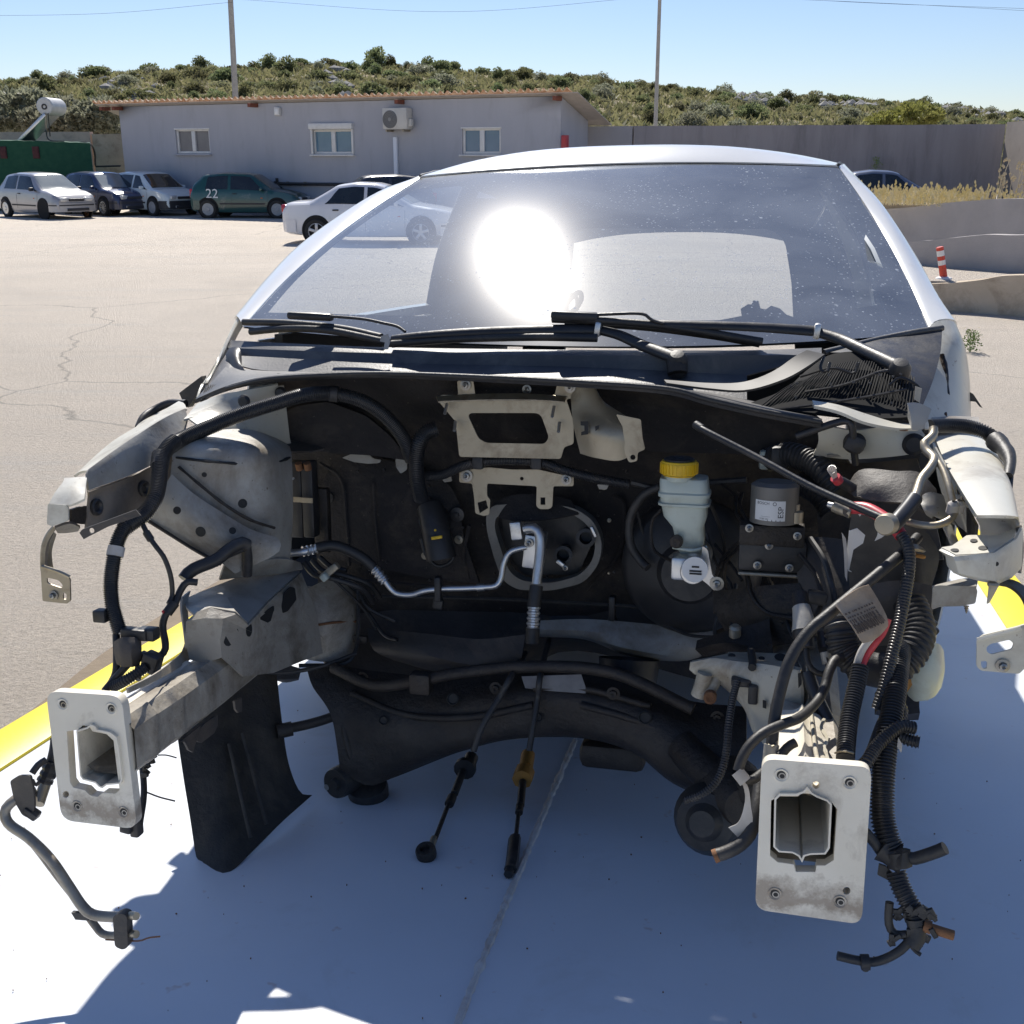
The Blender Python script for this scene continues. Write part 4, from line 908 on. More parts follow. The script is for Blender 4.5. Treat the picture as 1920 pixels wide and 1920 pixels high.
# ================================================================== THE WRECK
car = thing('wrecked_car', 'white hatchback stripped of bonnet, wings, engine and wheels lying on the flatbed', 'wrecked car'); car.matrix_world = MW
X1, Y1, Z1 = Vector((1, 0, 0)), Vector((0, 1, 0)), Vector((0, 0, 1))
def T(name, pts, r, m, parent=None, **kw): return tube(name, W(pts), r, M[m] if isinstance(m, str) else m, parent or car, **kw)
def PL(name, outline, holes, y, m, th=.004, parent=None, n=None, p0=None, bevel=.0):
    return plate(name, outline, holes, p0 or Vector((0, y, 0)), n or Vector((0, -1, 0)), th, M[m] if isinstance(m, str) else m, parent or car, bevel=bevel)
def LO(name, rows, m, parent=None, nu=14, nv=None, th=.004, sharp=50): return loft(name, [W(r) for r in rows], M[m] if isinstance(m, str) else m, parent or car, nu, nv, th, sharp)
def BX(name, px, py, y, s, m, parent=None, rot=None, bev=.003, wpt=None):
    bm = bmesh.new(); b_box(bm, wpt if wpt is not None else wp(px, py, y), s, rot, bev); return finish(bm, name, M[m] if isinstance(m, str) else m, parent or car)
def RY(a): return Matrix.Rotation(R(a), 3, 'Y')
def RZ(a): return Matrix.Rotation(R(a), 3, 'Z')
def RX_(a): return Matrix.Rotation(R(a), 3, 'X')
def LA(name, prof, px, py, y, axis, m, parent=None, n=24):
    bm = bmesh.new(); b_lathe(bm, prof, wp(px, py, y), axis, n); return finish(bm, name, M[m] if isinstance(m, str) else m, parent or car, recalc=True)
def bolt(px, py, y, r=.006, parent=None, m='bolt', axis=(0, -1, 0)):
    bm = bmesh.new(); p = wp(px, py, y); b_lathe(bm, [(r * 1.7, 0), (r * 1.7, .0015), (r, .002)], p, axis, 16); b_lathe(bm, [(r, .002), (r, .007), (r * .5, .008), (0, .006)], p, axis, 6)
    return finish(bm, 'bolt', M[m], parent or car, sharp=25)
FR = Vector((0, -1, 0))
from mathutils.bvhtree import BVHTree
def onsurf(o, px, py, side=-1):             # where the view through a pixel meets a part, and the outward normal there
    t = BVHTree.FromPolygons([v.co.copy() for v in o.data.vertices], [tuple(p.vertices) for p in o.data.polygons])
    d = wray(px, py).normalized(); h, n, i, _ = t.ray_cast(ORG, d)
    if h is None: return None, None
    return h, (n if n.dot(d) < 0 else -n).normalized()
def hole(name, o, outline, parent=None, m='print', lift=.0012, c=None):
    cx = sum(p[0] for p in outline) / len(outline); cy = sum(p[1] for p in outline) / len(outline)
    h, n = onsurf(o, *(c or (cx, cy)))
    if h is None: print('no hit', name, cx, cy); return
    bm = bmesh.new(); b_plate(bm, outline, [], h + n * lift, n, -.0015); return finish(bm, name, M[m], parent or car, 40)
def plug(name, o, px, py, r, m='black', parent=None, prof=None):
    h, n = onsurf(o, px, py)
    if h is None: print('no hit', name, px, py); return
    bm = bmesh.new(); b_lathe(bm, [(a * r, b_ * r) for a, b_ in (prof or [(1, 0), (1, .35), (.75, .45), (.5, .25), (.45, .1), (0, .1)])], h, n, 22); return finish(bm, name, M[m], parent or car)

# ---- cabin shell
def glass_mat():
    m, N, L, b = nodes_mat('dusty hazed windscreen'); N.remove(b)
    out = N['Material Output']; tc = N.new('ShaderNodeTexCoord')
    tr = N.new('ShaderNodeBsdfTransparent'); tr.inputs[0].default_value = (.80, .85, .84, 1)
    gl = N.new('ShaderNodeBsdfGlossy'); gl.inputs['Roughness'].default_value = .065; gl.inputs['Color'].default_value = (.9, .95, 1, 1)
    gl2 = N.new('ShaderNodeBsdfGlossy'); gl2.inputs['Roughness'].default_value = .25; gl2.inputs['Color'].default_value = (1, .98, .95, 1)
    fr = N.new('ShaderNodeFresnel'); fr.inputs[0].default_value = 2.1
    df = N.new('ShaderNodeBsdfDiffuse'); df.inputs[0].default_value = (.46, .50, .56, 1)  # dust film, tinted blue to paint in sky reflection and veil
    def nz(s, d, r=.6, dist=0):
        n = N.new('ShaderNodeTexNoise'); n.inputs['Scale'].default_value = s; n.inputs['Detail'].default_value = d; n.inputs['Roughness'].default_value = r; n.inputs['Distortion'].default_value = dist
        L.new(tc.outputs['Object'], n.inputs['Vector']); return n.outputs['Fac']
    def rng(f, a, bb, lo, hi):
        r = N.new('ShaderNodeMapRange'); r.inputs[1].default_value = a; r.inputs[2].default_value = bb; r.inputs[3].default_value = lo; r.inputs[4].default_value = hi
        L.new(f, r.inputs[0]); return r.outputs[0]
    def mth(op, a, bb):
        x = N.new('ShaderNodeMath'); x.operation = op; x.use_clamp = op == 'ADD'
        for i, v in enumerate((a, bb)):
            if isinstance(v, float): x.inputs[i].default_value = v
            else: L.new(v, x.inputs[i])
        return x.outputs[0]
    haze_film = rng(nz(4, 6, .6, .8), .3, .75, .16, .34)
    v = N.new('ShaderNodeTexVoronoi'); v.inputs['Scale'].default_value = 85; L.new(tc.outputs['Object'], v.inputs['Vector'])
    sp = mth('MULTIPLY', rng(v.outputs['Distance'], .10, .22, 1, 0), rng(nz(9, 4), .42, .62, .05, .6))
    v2 = N.new('ShaderNodeTexVoronoi'); v2.inputs['Scale'].default_value = 24; L.new(tc.outputs['Object'], v2.inputs['Vector'])
    sp2 = mth('MULTIPLY', rng(v2.outputs['Distance'], .05, .12, 1, 0), rng(nz(5, 4), .42, .6, .0, .6))
    dust_haze = mth('ADD', haze_film, mth('ADD', sp, sp2))
    m1 = N.new('ShaderNodeMixShader'); L.new(fr.outputs[0], m1.inputs[0]); L.new(tr.outputs[0], m1.inputs[1]); L.new(gl.outputs[0], m1.inputs[2])
    m2 = N.new('ShaderNodeMixShader'); m2.inputs[0].default_value = .032; L.new(m1.outputs[0], m2.inputs[1]); L.new(gl2.outputs[0], m2.inputs[2])
    m3 = N.new('ShaderNodeMixShader'); L.new(dust_haze, m3.inputs[0]); L.new(m2.outputs[0], m3.inputs[1]); L.new(df.outputs[0], m3.inputs[2])
    L.new(m3.outputs[0], out.inputs[0]); return m
def q3(a, b, c, t): return a * (2 * (t - .5) * (t - 1)) + b * (-4 * t * (t - 1)) + c * (2 * t * (t - .5))
WB = W([(455, 612, 2.28), (1090, 648, 2.08), (1745, 622, 2.28)]); WT = W([(787, 334, 2.95), (1150, 303, 2.84), (1572, 314, 2.95)])
WB[1].y -= .02; WT[1].y += .10; WL, WR = wp(607, 460, 2.62), wp(1664, 452, 2.62)
def wsp(u, v, off=0.0):                   # point on the windscreen, off = inwards
    p = (1 - v) * q3(*WB, u) + v * q3(*WT, u) + (1 - u) * q3(WB[0], WL, WT[0], v) + u * q3(WB[2], WR, WT[2], v)
    p = p - ((1 - u) * (1 - v) * WB[0] + u * (1 - v) * WB[2] + (1 - u) * v * WT[0] + u * v * WT[2])
    return p + Vector((0, -.45, .89)) * (16 * u * (1 - u) * v * (1 - v) * (.03 - .04 * (u - .5))) + Vector((0, off * .55, -off))
bm = bmesh.new(); b_loft(bm, [[wsp(i / 48, j / 36) for i in range(49)] for j in range(37)], lin=True)
bm.normal_update()
if sum(f.normal.z for f in bm.faces) < 0: bmesh.ops.reverse_faces(bm, faces=bm.faces)
ws = finish(bm, 'windscreen', glass_mat(), car, sharp=80, recalc=False)
frit = mat('black glass border', (.012, .012, .014), (.03, .03, .03), 30, .75, dirt=(.22, .2, .17), dscale=14, damt=.35)
def fband(path_o, path_i):
    bm = bmesh.new(); b_loft(bm, [[wsp(*p, .004) for p in path_o], [wsp(*p, .004) for p in path_i]], 20); return finish(bm, 'frit_band', frit, ws, 60)
fband([(1, 0), (1, .3), (1, .6), (1, 1)], [(.94, 0), (.945, .3), (.955, .6), (.965, 1)])
fband([(0, 0), (0, .3), (0, .6), (0, 1)], [(.02, 0), (.02, .3), (.025, .6), (.03, 1)])
fband([(0, 0), (.3, 0), (.6, 0), (.8, 0), (.94, 0)], [(0, .09), (.3, .1), (.6, .1), (.8, .11), (.94, .16)])
fband([(.0, 1), (.3, 1), (.6, 1), (.97, 1)], [(.0, .97), (.3, .965), (.6, .965), (.97, .965)])
fband([(.42, .97), (.47, .97), (.52, .97), (.58, .97)], [(.43, .89), (.47, .87), (.52, .87), (.57, .89)])
# roof
def rsec(y, hw, zc, dz, lip=.0): return [Vector((CX + hw * s, y, zc - dz * abs(s) ** 2.6)) for s in (-1, -.93, -.75, -.5, -.25, 0, .25, .5, .75, .93, 1)]
front = [wsp(u / 10, 1) + Vector((0, .004, .006)) for u in range(11)]
rrows = [front, rsec(3.02, .545, 1.318, .06), rsec(3.25, .565, 1.338, .055), rsec(3.7, .575, 1.345, .055), rsec(4.3, .57, 1.32, .06), rsec(4.7, .54, 1.25, .06), rsec(4.85, .52, 1.19, .06)]
loft('roof', rrows, M['white'], car, nu=24, nv=30, th=.004, sharp=60)
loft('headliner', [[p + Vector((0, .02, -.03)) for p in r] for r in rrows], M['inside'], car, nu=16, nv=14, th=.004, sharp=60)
for i in (0, -1):
    tube('roof_joint', [r[i] + Vector((0, 0, .0005)) for r in rrows[:5]], .004, M['black'], car, n=6)
# pillars: inner edge, crown, outer edge
for e, u, rows in ((0, 0.0, ([(449, 598, 2.31), (516, 523, 2.48), (592, 452, 2.65), (685, 383, 2.82)], [(443, 592, 2.36), (505, 518, 2.54), (578, 447, 2.71), (700, 364, 2.90)], [(440, 596, 2.44), (503, 520, 2.62), (572, 452, 2.80), (700, 367, 3.0)], [(446, 606, 2.5), (510, 530, 2.68), (580, 460, 2.86), (706, 372, 3.05)])),
                   (-1, 1.0, ([(1752, 605, 2.31), (1716, 522, 2.47), (1675, 440, 2.64), (1630, 370, 2.81)], [(1775, 600, 2.33), (1738, 530, 2.49), (1694, 448, 2.67), (1640, 370, 2.85)], [(1790, 604, 2.37), (1757, 556, 2.47), (1712, 475, 2.67), (1650, 385, 2.87)], [(1791, 620, 2.45), (1760, 572, 2.54), (1715, 490, 2.74), (1655, 400, 2.92)]))):
    sg = -1 if e == 0 else 1
    ends = [rrows[0][e] + Vector((sg * .006, .01, .002)), rrows[1][e] + Vector((sg * .010, 0, -.002)), rrows[2][e] + Vector((sg * .010, 0, -.004)), rrows[2][e] + Vector((sg * .014, .06, -.03))]
    R_ = [[wsp(u, j / 4) + Vector((0, .004, 0)) for j in range(5)]] + [W(r) + [q] for r, q in zip(rows, ends)]
    loft('a_pillar', R_, M['white'], car, nu=28, nv=14, th=.003, sharp=60)
    tube('cant_rail', [rrows[2][e] + Vector((sg * .004, -.02, -.012)), rrows[3][e] + Vector((sg * .006, 0, -.014)), rrows[4][e] + Vector((sg * .006, 0, -.014)), rrows[5][e] + Vector((sg * .006, 0, -.014))], .012, M['white'], car, n=8, step=.1)
# outer flanks and tail (mostly hidden behind the front)
for s in (-1, 1):
    x = CX + s * .80
    rows = [[Vector((x - s * q, y, z)) for y in (2.36, 2.9, 3.6, 4.3, 4.75)] for q, z in ((.06, .16), (.02, .25), (0, .5), (.015, .72), (.05, .84))]
    loft('door_side', rows, M['white'], car, nu=14, nv=12, th=.004)
    zt_ = lambda y: 1.24 if y < 4.4 else 1.17
    rows = [[Vector((CX + s * .76, 2.5, .83)), Vector((CX + s * .76, 3.6, .85)), Vector((CX + s * .74, 4.75, .86))], [Vector((CX + s * .755, 2.55, .86)), Vector((CX + s * .752, 3.6, .88)), Vector((CX + s * .73, 4.75, .89))]]
    loft('waist_rail', rows, M['white'], car, nu=8, th=.02)
    tube('b_pillar', [Vector((CX + s * .755, 3.72, .84)), Vector((CX + s * .70, 3.70, 1.05)), Vector((CX + s * .59, 3.65, 1.27))], .03, M['inside'], car, n=8, step=.05)
    BX('sill', 0, 0, 0, (.1, 2.3, .14), 'bodycol', wpt=Vector((CX + s * .73, 3.5, .19)), bev=.02)
# inside walls with the window openings seen through the windscreen
def wallplate(name, sgn, outline, holes_px, m, off=0.0, th=.01):
    n = Vector((-sgn, 0, -.42)) if sgn > 0 else Vector((1, 0, -.42)); n.normalize(); p0 = Vector((CX + sgn * ((.70 if sgn < 0 else .745) - off), 2.5, .80))
    def pj(a, b, p, nn): return a if isinstance(a, Vector) else wpl(a, b, p, nn)
    ol = [(p0 + Vector((sgn * -.42 * (z - .8), y - 2.5, z - .8)), 0) for y, z in outline]
    bm = bmesh.new(); b_plate(bm, ol, holes_px, p0, n, th, pj); return finish(bm, name, M[m] if isinstance(m, str) else m, car, 40)
OUT = [(2.44, .82), (4.7, .82), (4.7, 1.10), (4.4, 1.20), (3.3, 1.235), (3.12, 1.225), (2.80, 1.07), (2.46, .86)]
for s in (-1, 1):
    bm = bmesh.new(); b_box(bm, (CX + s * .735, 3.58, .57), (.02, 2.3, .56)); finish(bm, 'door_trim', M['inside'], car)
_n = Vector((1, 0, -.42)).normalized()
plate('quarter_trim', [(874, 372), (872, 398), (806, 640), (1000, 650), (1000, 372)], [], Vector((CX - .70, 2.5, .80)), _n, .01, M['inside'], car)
wallplate('door_trim', 1, OUT, [[(1632, 496), (1640, 505), (1690, 600), (1655, 588)]], 'inside')
_p0 = Vector((CX + .715, 2.5, .80)); _n2 = Vector((-1, 0, -.42)).normalized()
plate('trim_strip', [(1537, 350), (1556, 368), (1590, 415), (1618, 470), (1634, 530), (1646, 600), (1650, 660), (1612, 660), (1612, 580), (1604, 520), (1586, 455), (1560, 395)], [], _p0, _n2, .008, M['insidelt'], car)
plate('door_seal', [(1600, 405), (1640, 465), (1672, 540), (1694, 615), (1690, 620), (1666, 545), (1634, 470), (1597, 412)], [], _p0, _n2, .008, M['insidelt'], car)
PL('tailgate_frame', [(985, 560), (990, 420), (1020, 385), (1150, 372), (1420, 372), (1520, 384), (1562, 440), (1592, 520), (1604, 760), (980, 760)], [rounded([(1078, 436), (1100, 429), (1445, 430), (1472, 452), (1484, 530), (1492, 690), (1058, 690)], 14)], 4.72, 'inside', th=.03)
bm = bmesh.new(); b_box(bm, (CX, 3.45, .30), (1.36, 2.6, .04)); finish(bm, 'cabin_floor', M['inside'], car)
PL('steering_bracket', [(1350, 625), (1350, 600), (1392, 592), (1390, 578), (1403, 570), (1409, 571), (1413, 563), (1422, 564), (1426, 578), (1436, 580), (1446, 573), (1462, 578), (1475, 590), (1520, 605), (1520, 640), (1360, 640)], [circ(1362, 606, 4)], 2.62, 'black', th=.05)
T('cabin_cable', [(1052, 585, 2.5), (1070, 560, 2.5), (1086, 548, 2.5), (1090, 560, 2.52), (1080, 580, 2.5)], .006, 'black')
T('cabin_cable', [(1050, 570, 2.55), (1075, 552, 2.55), (1082, 575, 2.5), (1062, 590, 2.5)], .005, 'black')

# ---- front screen pillars / hinge panels
LO('hinge_panel', [[(1738, 618, 2.27), (1742, 650, 2.22), (1728, 700, 2.14), (1722, 785, 2.02)], [(1752, 604, 2.28), (1758, 640, 2.24), (1752, 700, 2.16), (1748, 790, 2.05)], [(1775, 600, 2.3), (1788, 640, 2.25), (1790, 700, 2.2), (1785, 792, 2.1)], [(1792, 606, 2.34), (1808, 650, 2.3), (1814, 710, 2.27), (1817, 790, 2.2)], [(1796, 625, 2.45), (1812, 665, 2.42), (1819, 720, 2.4), (1821, 795, 2.4)]], 'bodycol', nu=20, nv=16, th=.004)
T('sealant_bead', [(1766, 665, 2.205), (1771, 690, 2.19), (1773, 725, 2.165), (1773, 750, 2.14), (1769, 782, 2.095)], .0052, mat('old sealant', (.03, .02, .015), (.09, .045, .025), 60, .8, bump=.6), wob=.5, n=8, step=.002)
T('sealant_bead', [(1769, 668, 2.20), (1775, 700, 2.18), (1777, 740, 2.145)], .003, 'black', wob=.5, n=8, step=.002)
PL('hinge_shield', [(1818, 735), (1824, 738), (1842, 765), (1836, 762), (1829, 753), (1819, 752)], [], 2.3, 'black')
LO('hinge_panel', [[(372, 745, 1.96), (405, 690, 2.1), (425, 640, 2.2), (445, 600, 2.34)], [(382, 720, 2.0), (410, 668, 2.15), (428, 630, 2.26), (446, 594, 2.4)], [(400, 716, 2.1), (428, 668, 2.22), (440, 634, 2.32), (458, 605, 2.44)]], 'bodycol', nu=16, nv=8)
PL('mirror_gusset', [(345, 735), (386, 704), (392, 716), (362, 762), (356, 760)], [], 2.1, 'black', th=.02)

# ---- scuttle: glass-side lip, channel wall, shelf, front lip
lipA = [(433, 640, 2.22), (560, 647, 2.13), (730, 654, 2.07), (1090, 659, 2.02), (1380, 660, 2.04), (1540, 655, 2.10)]
lipB = [(427, 654, 2.19), (560, 659, 2.10), (730, 664, 2.04), (1090, 668, 1.99), (1380, 668, 2.0), (1540, 668, 2.06)]
chan = [(430, 680, 2.12), (500, 697, 2.06), (730, 703, 1.99), (1090, 716, 1.94), (1300, 735, 1.93), (1400, 752, 1.92)]
lipC = [(368, 752, 1.93), (425, 728, 1.90), (500, 710, 1.865), (620, 702, 1.835), (730, 700, 1.82), (900, 706, 1.80), (1090, 716, 1.79), (1250, 728, 1.79), (1330, 748, 1.79), (1430, 770, 1.79), (1540, 790, 1.79)]
cow = LO('scuttle_panel', [lipA, [(430, 646, 2.21), (560, 652, 2.115), (730, 659, 2.05), (1090, 663, 2.0), (1380, 664, 2.02), (1540, 661, 2.08)], lipB, [(430, 668, 2.175), (560, 674, 2.09), (730, 682, 2.03), (1090, 690, 1.985), (1300, 700, 1.985), (1400, 706, 1.99)], chan], 'cowl', nu=40, nv=None, th=.003, sharp=25)
LO('scuttle_shelf', [[(425, 690, 2.1), (500, 699, 2.055), (730, 704, 1.985), (900, 710, 1.96), (1090, 717, 1.935), (1300, 736, 1.925), (1400, 754, 1.92), (1500, 775, 1.9)], lipC[:1] + lipC[1:]], 'cowl', nu=44, nv=6, th=.004)
LO('scuttle_flange', [lipC, [(368, 756, 1.93), (425, 734, 1.90), (500, 716, 1.87), (620, 708, 1.84), (730, 706, 1.825), (900, 713, 1.805), (1090, 724, 1.795), (1250, 737, 1.795), (1330, 758, 1.795), (1430, 780, 1.795), (1540, 800, 1.795)]], 'black', nu=50, nv=3, th=.004)
T('seal_strip', [(x, y + 1, d - .004) for x, y, d in lipC[1:]], .0045, 'rubber')
# corner sheet of the scuttle, lit from behind, with vent slots
LO('scuttle_corner', [[(430, 655, 2.18), (400, 700, 2.08), (372, 748, 1.94)], [(445, 690, 2.09), (420, 715, 2.0), (378, 752, 1.925)], [(500, 700, 2.05), (450, 718, 1.93), (395, 740, 1.905)]], 'cowl', nu=10, nv=6, th=.003)
for i in range(9):
    a = 384 + i * 4.2; T('vent_slot', [(a + 3, 722 - i * .2, 1.985), (a - 6, 750 - i * 2.4, 1.915)], .0012, 'print', n=5) if i < 8 else None
LO('channel_end', [[(432, 655, 2.16), (448, 654, 2.15), (450, 676, 2.12)], [(425, 668, 2.14), (440, 668, 2.12), (452, 690, 2.08)], [(432, 680, 2.12), (446, 694, 2.08), (470, 700, 2.05)]], 'black', nu=8, nv=6)
# torn tongue on the right
LO('torn_trim', [[(1245, 716, 1.88), (1330, 722, 1.86), (1395, 720, 1.85), (1450, 700, 1.85), (1490, 672, 1.88), (1512, 660, 1.9)], [(1250, 722, 1.86), (1330, 732, 1.84), (1400, 735, 1.82), (1470, 715, 1.82), (1515, 690, 1.85), (1545, 668, 1.9)]], mat('scraped plastic', (.04, .038, .036), (.06, .055, .05), 8, .6), nu=24, nv=5, th=.004)
LO('scuttle_grille', [[(1512, 700, 1.97), (1560, 668, 2.0), (1630, 665, 2.0), (1690, 690, 1.98), (1722, 735, 1.94)], [(1470, 735, 1.9), (1540, 715, 1.92), (1620, 715, 1.92), (1680, 735, 1.9), (1722, 760, 1.88)], [(1400, 762, 1.86), (1500, 775, 1.83), (1590, 785, 1.82), (1660, 788, 1.82), (1722, 785, 1.82)]], 'matt', nu=20, nv=8)
rq = random.Random(4)
bm = bmesh.new()
for i in range(46):
    f = i / 45; a = wp(1506 + 208 * f, 708 - 38 * math.sin(f * 2.8) + 12 * f, 1.955); b_ = wp(1424 + 286 * f, 764 + 16 * math.sin(f * 3), 1.842)
    b_tube(bm, [a, (a + b_) / 2 + Vector((0, -.012, .006 + rq.uniform(-.002, .001))), b_], .0011, n=5)
finish(bm, 'grille_ribs', mat('matt grille', (.012, .012, .013), (.02, .02, .02), 20, .85, spec=.25), car)
for pts in ([(1500, 706, 1.9), (1560, 690, 1.9), (1600, 700, 1.9), (1610, 680, 1.9)], [(1510, 735, 1.87), (1580, 722, 1.87), (1640, 700, 1.88), (1660, 694, 1.88)], [(1625, 712, 1.88), (1640, 700, 1.88), (1665, 695, 1.88)], [(1668, 722, 1.87), (1690, 708, 1.87), (1725, 728, 1.86), (1716, 752, 1.85)], [(1440, 770, 1.83), (1540, 757, 1.84), (1620, 745, 1.85), (1700, 730, 1.86)], [(1545, 668, 1.9), (1538, 690, 1.88), (1549, 698, 1.87), (1556, 680, 1.88)]):
    T('torn_strip', pts, .0026, 'black', n=6)
for _ in range(12):
    x = rq.uniform(1430, 1700); y = rq.uniform(700, 758); BX('grille_chip', x, y, 1.862 - (y - 720) * .0005, (.004, .002, .003), 'cowl', rot=RY(rq.uniform(0, 90)), bev=0)
LO('corner_fairing', [[(1545, 664, 2.1), (1600, 648, 2.14), (1690, 628, 2.2), (1766, 618, 2.24)], [(1600, 668, 2.05), (1650, 665, 2.08), (1710, 668, 2.1), (1762, 665, 2.13)], [(1660, 690, 2.0), (1690, 700, 2.0), (1720, 715, 2.0), (1748, 715, 2.02)], [(1715, 740, 1.95), (1718, 750, 1.94), (1722, 762, 1.93), (1727, 765, 1.93)]], 'black', nu=18, nv=14, th=.004)
T('fairing_edge', [(1545, 661, 2.09), (1600, 648, 2.13), (1650, 636, 2.17), (1710, 624, 2.2), (1767, 615, 2.235)], .006, 'cowl')
# ---- wipers
def wiper(arm, thin, blade, clip, piv, rod=None):
    wt = bpy.data.objects.new('wiper', None); COL.objects.link(wt); wt.parent = car
    T('arm', arm, .0125, 'black', wt, r1=.010, flat=.7); T('arm_channel', thin, .0115, 'black', wt, r1=.007, flat=.6)
    for b in blade: T('blade', b, .0075, 'rubber', wt, flat=1.0)
    LA('pivot_cap', [(.0, .012), (.012, .01), (.018, .0), (.018, -.03)], *piv, Vector((0, -.5, .8)), 'black', wt)
    if rod: T('link_rod', rod, .003, 'black', wt)
    BX('blade_bracket', *clip, 'black', wt, RY(2), .006)
    p = thin[0]; BX('hinge_clip', p[0], p[1], p[2], (.012, .03, .028), 'alu', wt, RY(8), .004)
wiper([(1690, 690, 1.92), (1620, 657, 1.99), (1575, 636, 2.04), (1530, 622, 2.07)], [(1532, 621, 2.07), (1430, 614, 2.05), (1330, 610, 2.035), (1240, 607, 2.03), (1120, 604, 2.04)], [[(1036, 598, 2.05), (1150, 603, 2.035), (1260, 613, 2.03), (1430, 641, 2.04)], [(1060, 604, 2.06), (1200, 612, 2.05), (1330, 628, 2.05), (1425, 644, 2.05)]], (1078, 593, 2.04, (.09, .02, .018)), (1688, 688, 1.925), [(1120, 590, 2.035), (1200, 588, 2.03), (1222, 600, 2.025), (1245, 607, 2.02)])
wiper([(1270, 672, 1.95), (1205, 648, 2.0), (1160, 628, 2.03), (1120, 618, 2.04)], [(1122, 617, 2.04), (1000, 618, 2.03), (880, 622, 2.03), (790, 628, 2.04), (735, 634, 2.06)], [[(457, 604, 2.22), (540, 606, 2.17), (640, 616, 2.12), (715, 632, 2.08)], [(470, 622, 2.2), (540, 616, 2.16), (620, 620, 2.12), (720, 640, 2.07)], [(735, 645, 2.05), (850, 636, 2.03), (1000, 632, 2.02), (1120, 634, 2.02)]], (582, 593, 2.13, (.10, .02, .016)), (1270, 672, 1.955), [(620, 593, 2.1), (680, 598, 2.08), (720, 606, 2.06), (745, 612, 2.05), (760, 622, 2.04)])
T('wiper_spindle', [(1268, 672, 1.96), (1270, 700, 1.95)], .018, 'dkmetal')
PL('water_splash', [(715, 630), (728, 626), (732, 640), (728, 655), (720, 655), (722, 642), (713, 640)], [], 2.03, 'tape', th=.002)

# ---- firewall and its felt
fw = LO('firewall', [[(520, 700, 1.98), (800, 706, 1.96), (1100, 718, 1.96), (1400, 760, 1.98), (1540, 790, 2.0)], [(545, 840, 2.1), (800, 845, 2.09), (1100, 850, 2.09), (1400, 870, 2.1), (1600, 880, 2.1)], [(590, 1000, 2.1), (800, 1000, 2.11), (1100, 1010, 2.11), (1400, 1020, 2.1), (1640, 1020, 2.1)], [(600, 1130, 2.1), (800, 1130, 2.12), (1100, 1120, 2.12), (1400, 1130, 2.1), (1700, 1130, 2.08)], [(610, 1230, 2.12), (800, 1215, 2.18), (1100, 1200, 2.25), (1400, 1210, 2.14), (1700, 1230, 2.1)]], 'felt', nu=40, nv=30, th=.006)
LO('felt_pad', [[(632, 852, 2.07), (700, 856, 2.07), (830, 900, 2.07), (860, 950, 2.07)], [(600, 940, 2.06), (700, 930, 2.05), (800, 960, 2.05), (870, 1000, 2.06)], [(606, 1040, 2.06), (700, 1060, 2.05), (800, 1080, 2.06), (900, 1090, 2.07)]], 'felt', nu=20, nv=14, th=.01)
PL('upper_felt', rounded([(535, 775), (560, 760), (620, 752), (690, 778), (735, 815), (772, 862), (700, 852), (620, 848), (552, 832)], 10), [], 2.0, 'felt', th=.012)
PL('upper_felt', rounded([(1120, 735), (1240, 742), (1400, 758), (1520, 770), (1545, 790), (1540, 850), (1400, 850), (1220, 845), (1110, 790)], 10), [], 2.0, 'felt', th=.012)
for px, py, r in ((615, 933, 12), (857, 965, 15), (860, 1012, 9), (797, 1042, 8), (1470, 773, 17), (1132, 912, 7), (1142, 976, 4)):
    rr_ = r * 2.0 / F_PX; t_ = LA('felt_clip', [(0, .006), (rr_ * .3, .006), (rr_ * .35, .002), (rr_, .001), (rr_, -.004)], px, py, 2.045 if py > 800 else 1.985, FR, 'black' if r > 10 else 'steel')
PL('felt_tear', rounded([(642, 858), (662, 850), (690, 850), (702, 860), (716, 862), (712, 868), (690, 869), (665, 866)], 3), [], 2.03, 'bay', th=.003)
PL('felt_tear', rounded([(742, 860), (752, 852), (764, 862), (764, 880), (752, 888), (744, 876)], 4), [circ(756, 858, 3)], 2.03, 'bay', th=.003)
PL('felt_tear', rounded([(826, 893), (838, 897), (846, 888), (848, 902), (834, 904)], 2), [], 2.03, 'bay', th=.003)
PL('felt_tear', rounded([(1120, 908), (1142, 908), (1138, 917), (1124, 917)], 2), [], 2.03, 'bay', th=.003)
# lower floor / tunnel behind the cradle
LO('bulkhead_floor', [[(610, 1160, 2.09), (800, 1140, 2.13), (1000, 1125, 2.16), (1200, 1140, 2.12), (1420, 1190, 2.08)], [(600, 1230, 2.02), (760, 1230, 2.05), (960, 1240, 2.08), (1060, 1190, 2.2), (1360, 1230, 2.06)], [(640, 1270, 1.98), (760, 1290, 2.02), (940, 1270, 2.12), (1080, 1215, 2.35), (1380, 1290, 2.05)]], 'oxide', nu=24, nv=14, th=.006)
bm = bmesh.new(); b_box(bm, (CX, 3.6, .24), (1.4, 2.7, .03)); finish(bm, 'floor_pan', M['oxide'], car)
LO('crossmember', [[(1015, 1165, 2.04), (1100, 1163, 2.03), (1200, 1170, 2.02), (1300, 1180, 2.0), (1342, 1183, 2.0)], [(1012, 1183, 2.03), (1100, 1188, 2.01), (1180, 1215, 1.99), (1280, 1225, 1.98), (1340, 1200, 1.98)], [(1012, 1190, 2.06), (1100, 1196, 2.06), (1180, 1226, 2.05), (1280, 1236, 2.05), (1340, 1215, 2.05)]], 'bay', nu=20, nv=8)
LA('drain_boot', [(.06, 0), (.055, .05), (.035, .07), (0, .07)], 1180, 1235, 2.02, (0, -.3, -1), 'black')

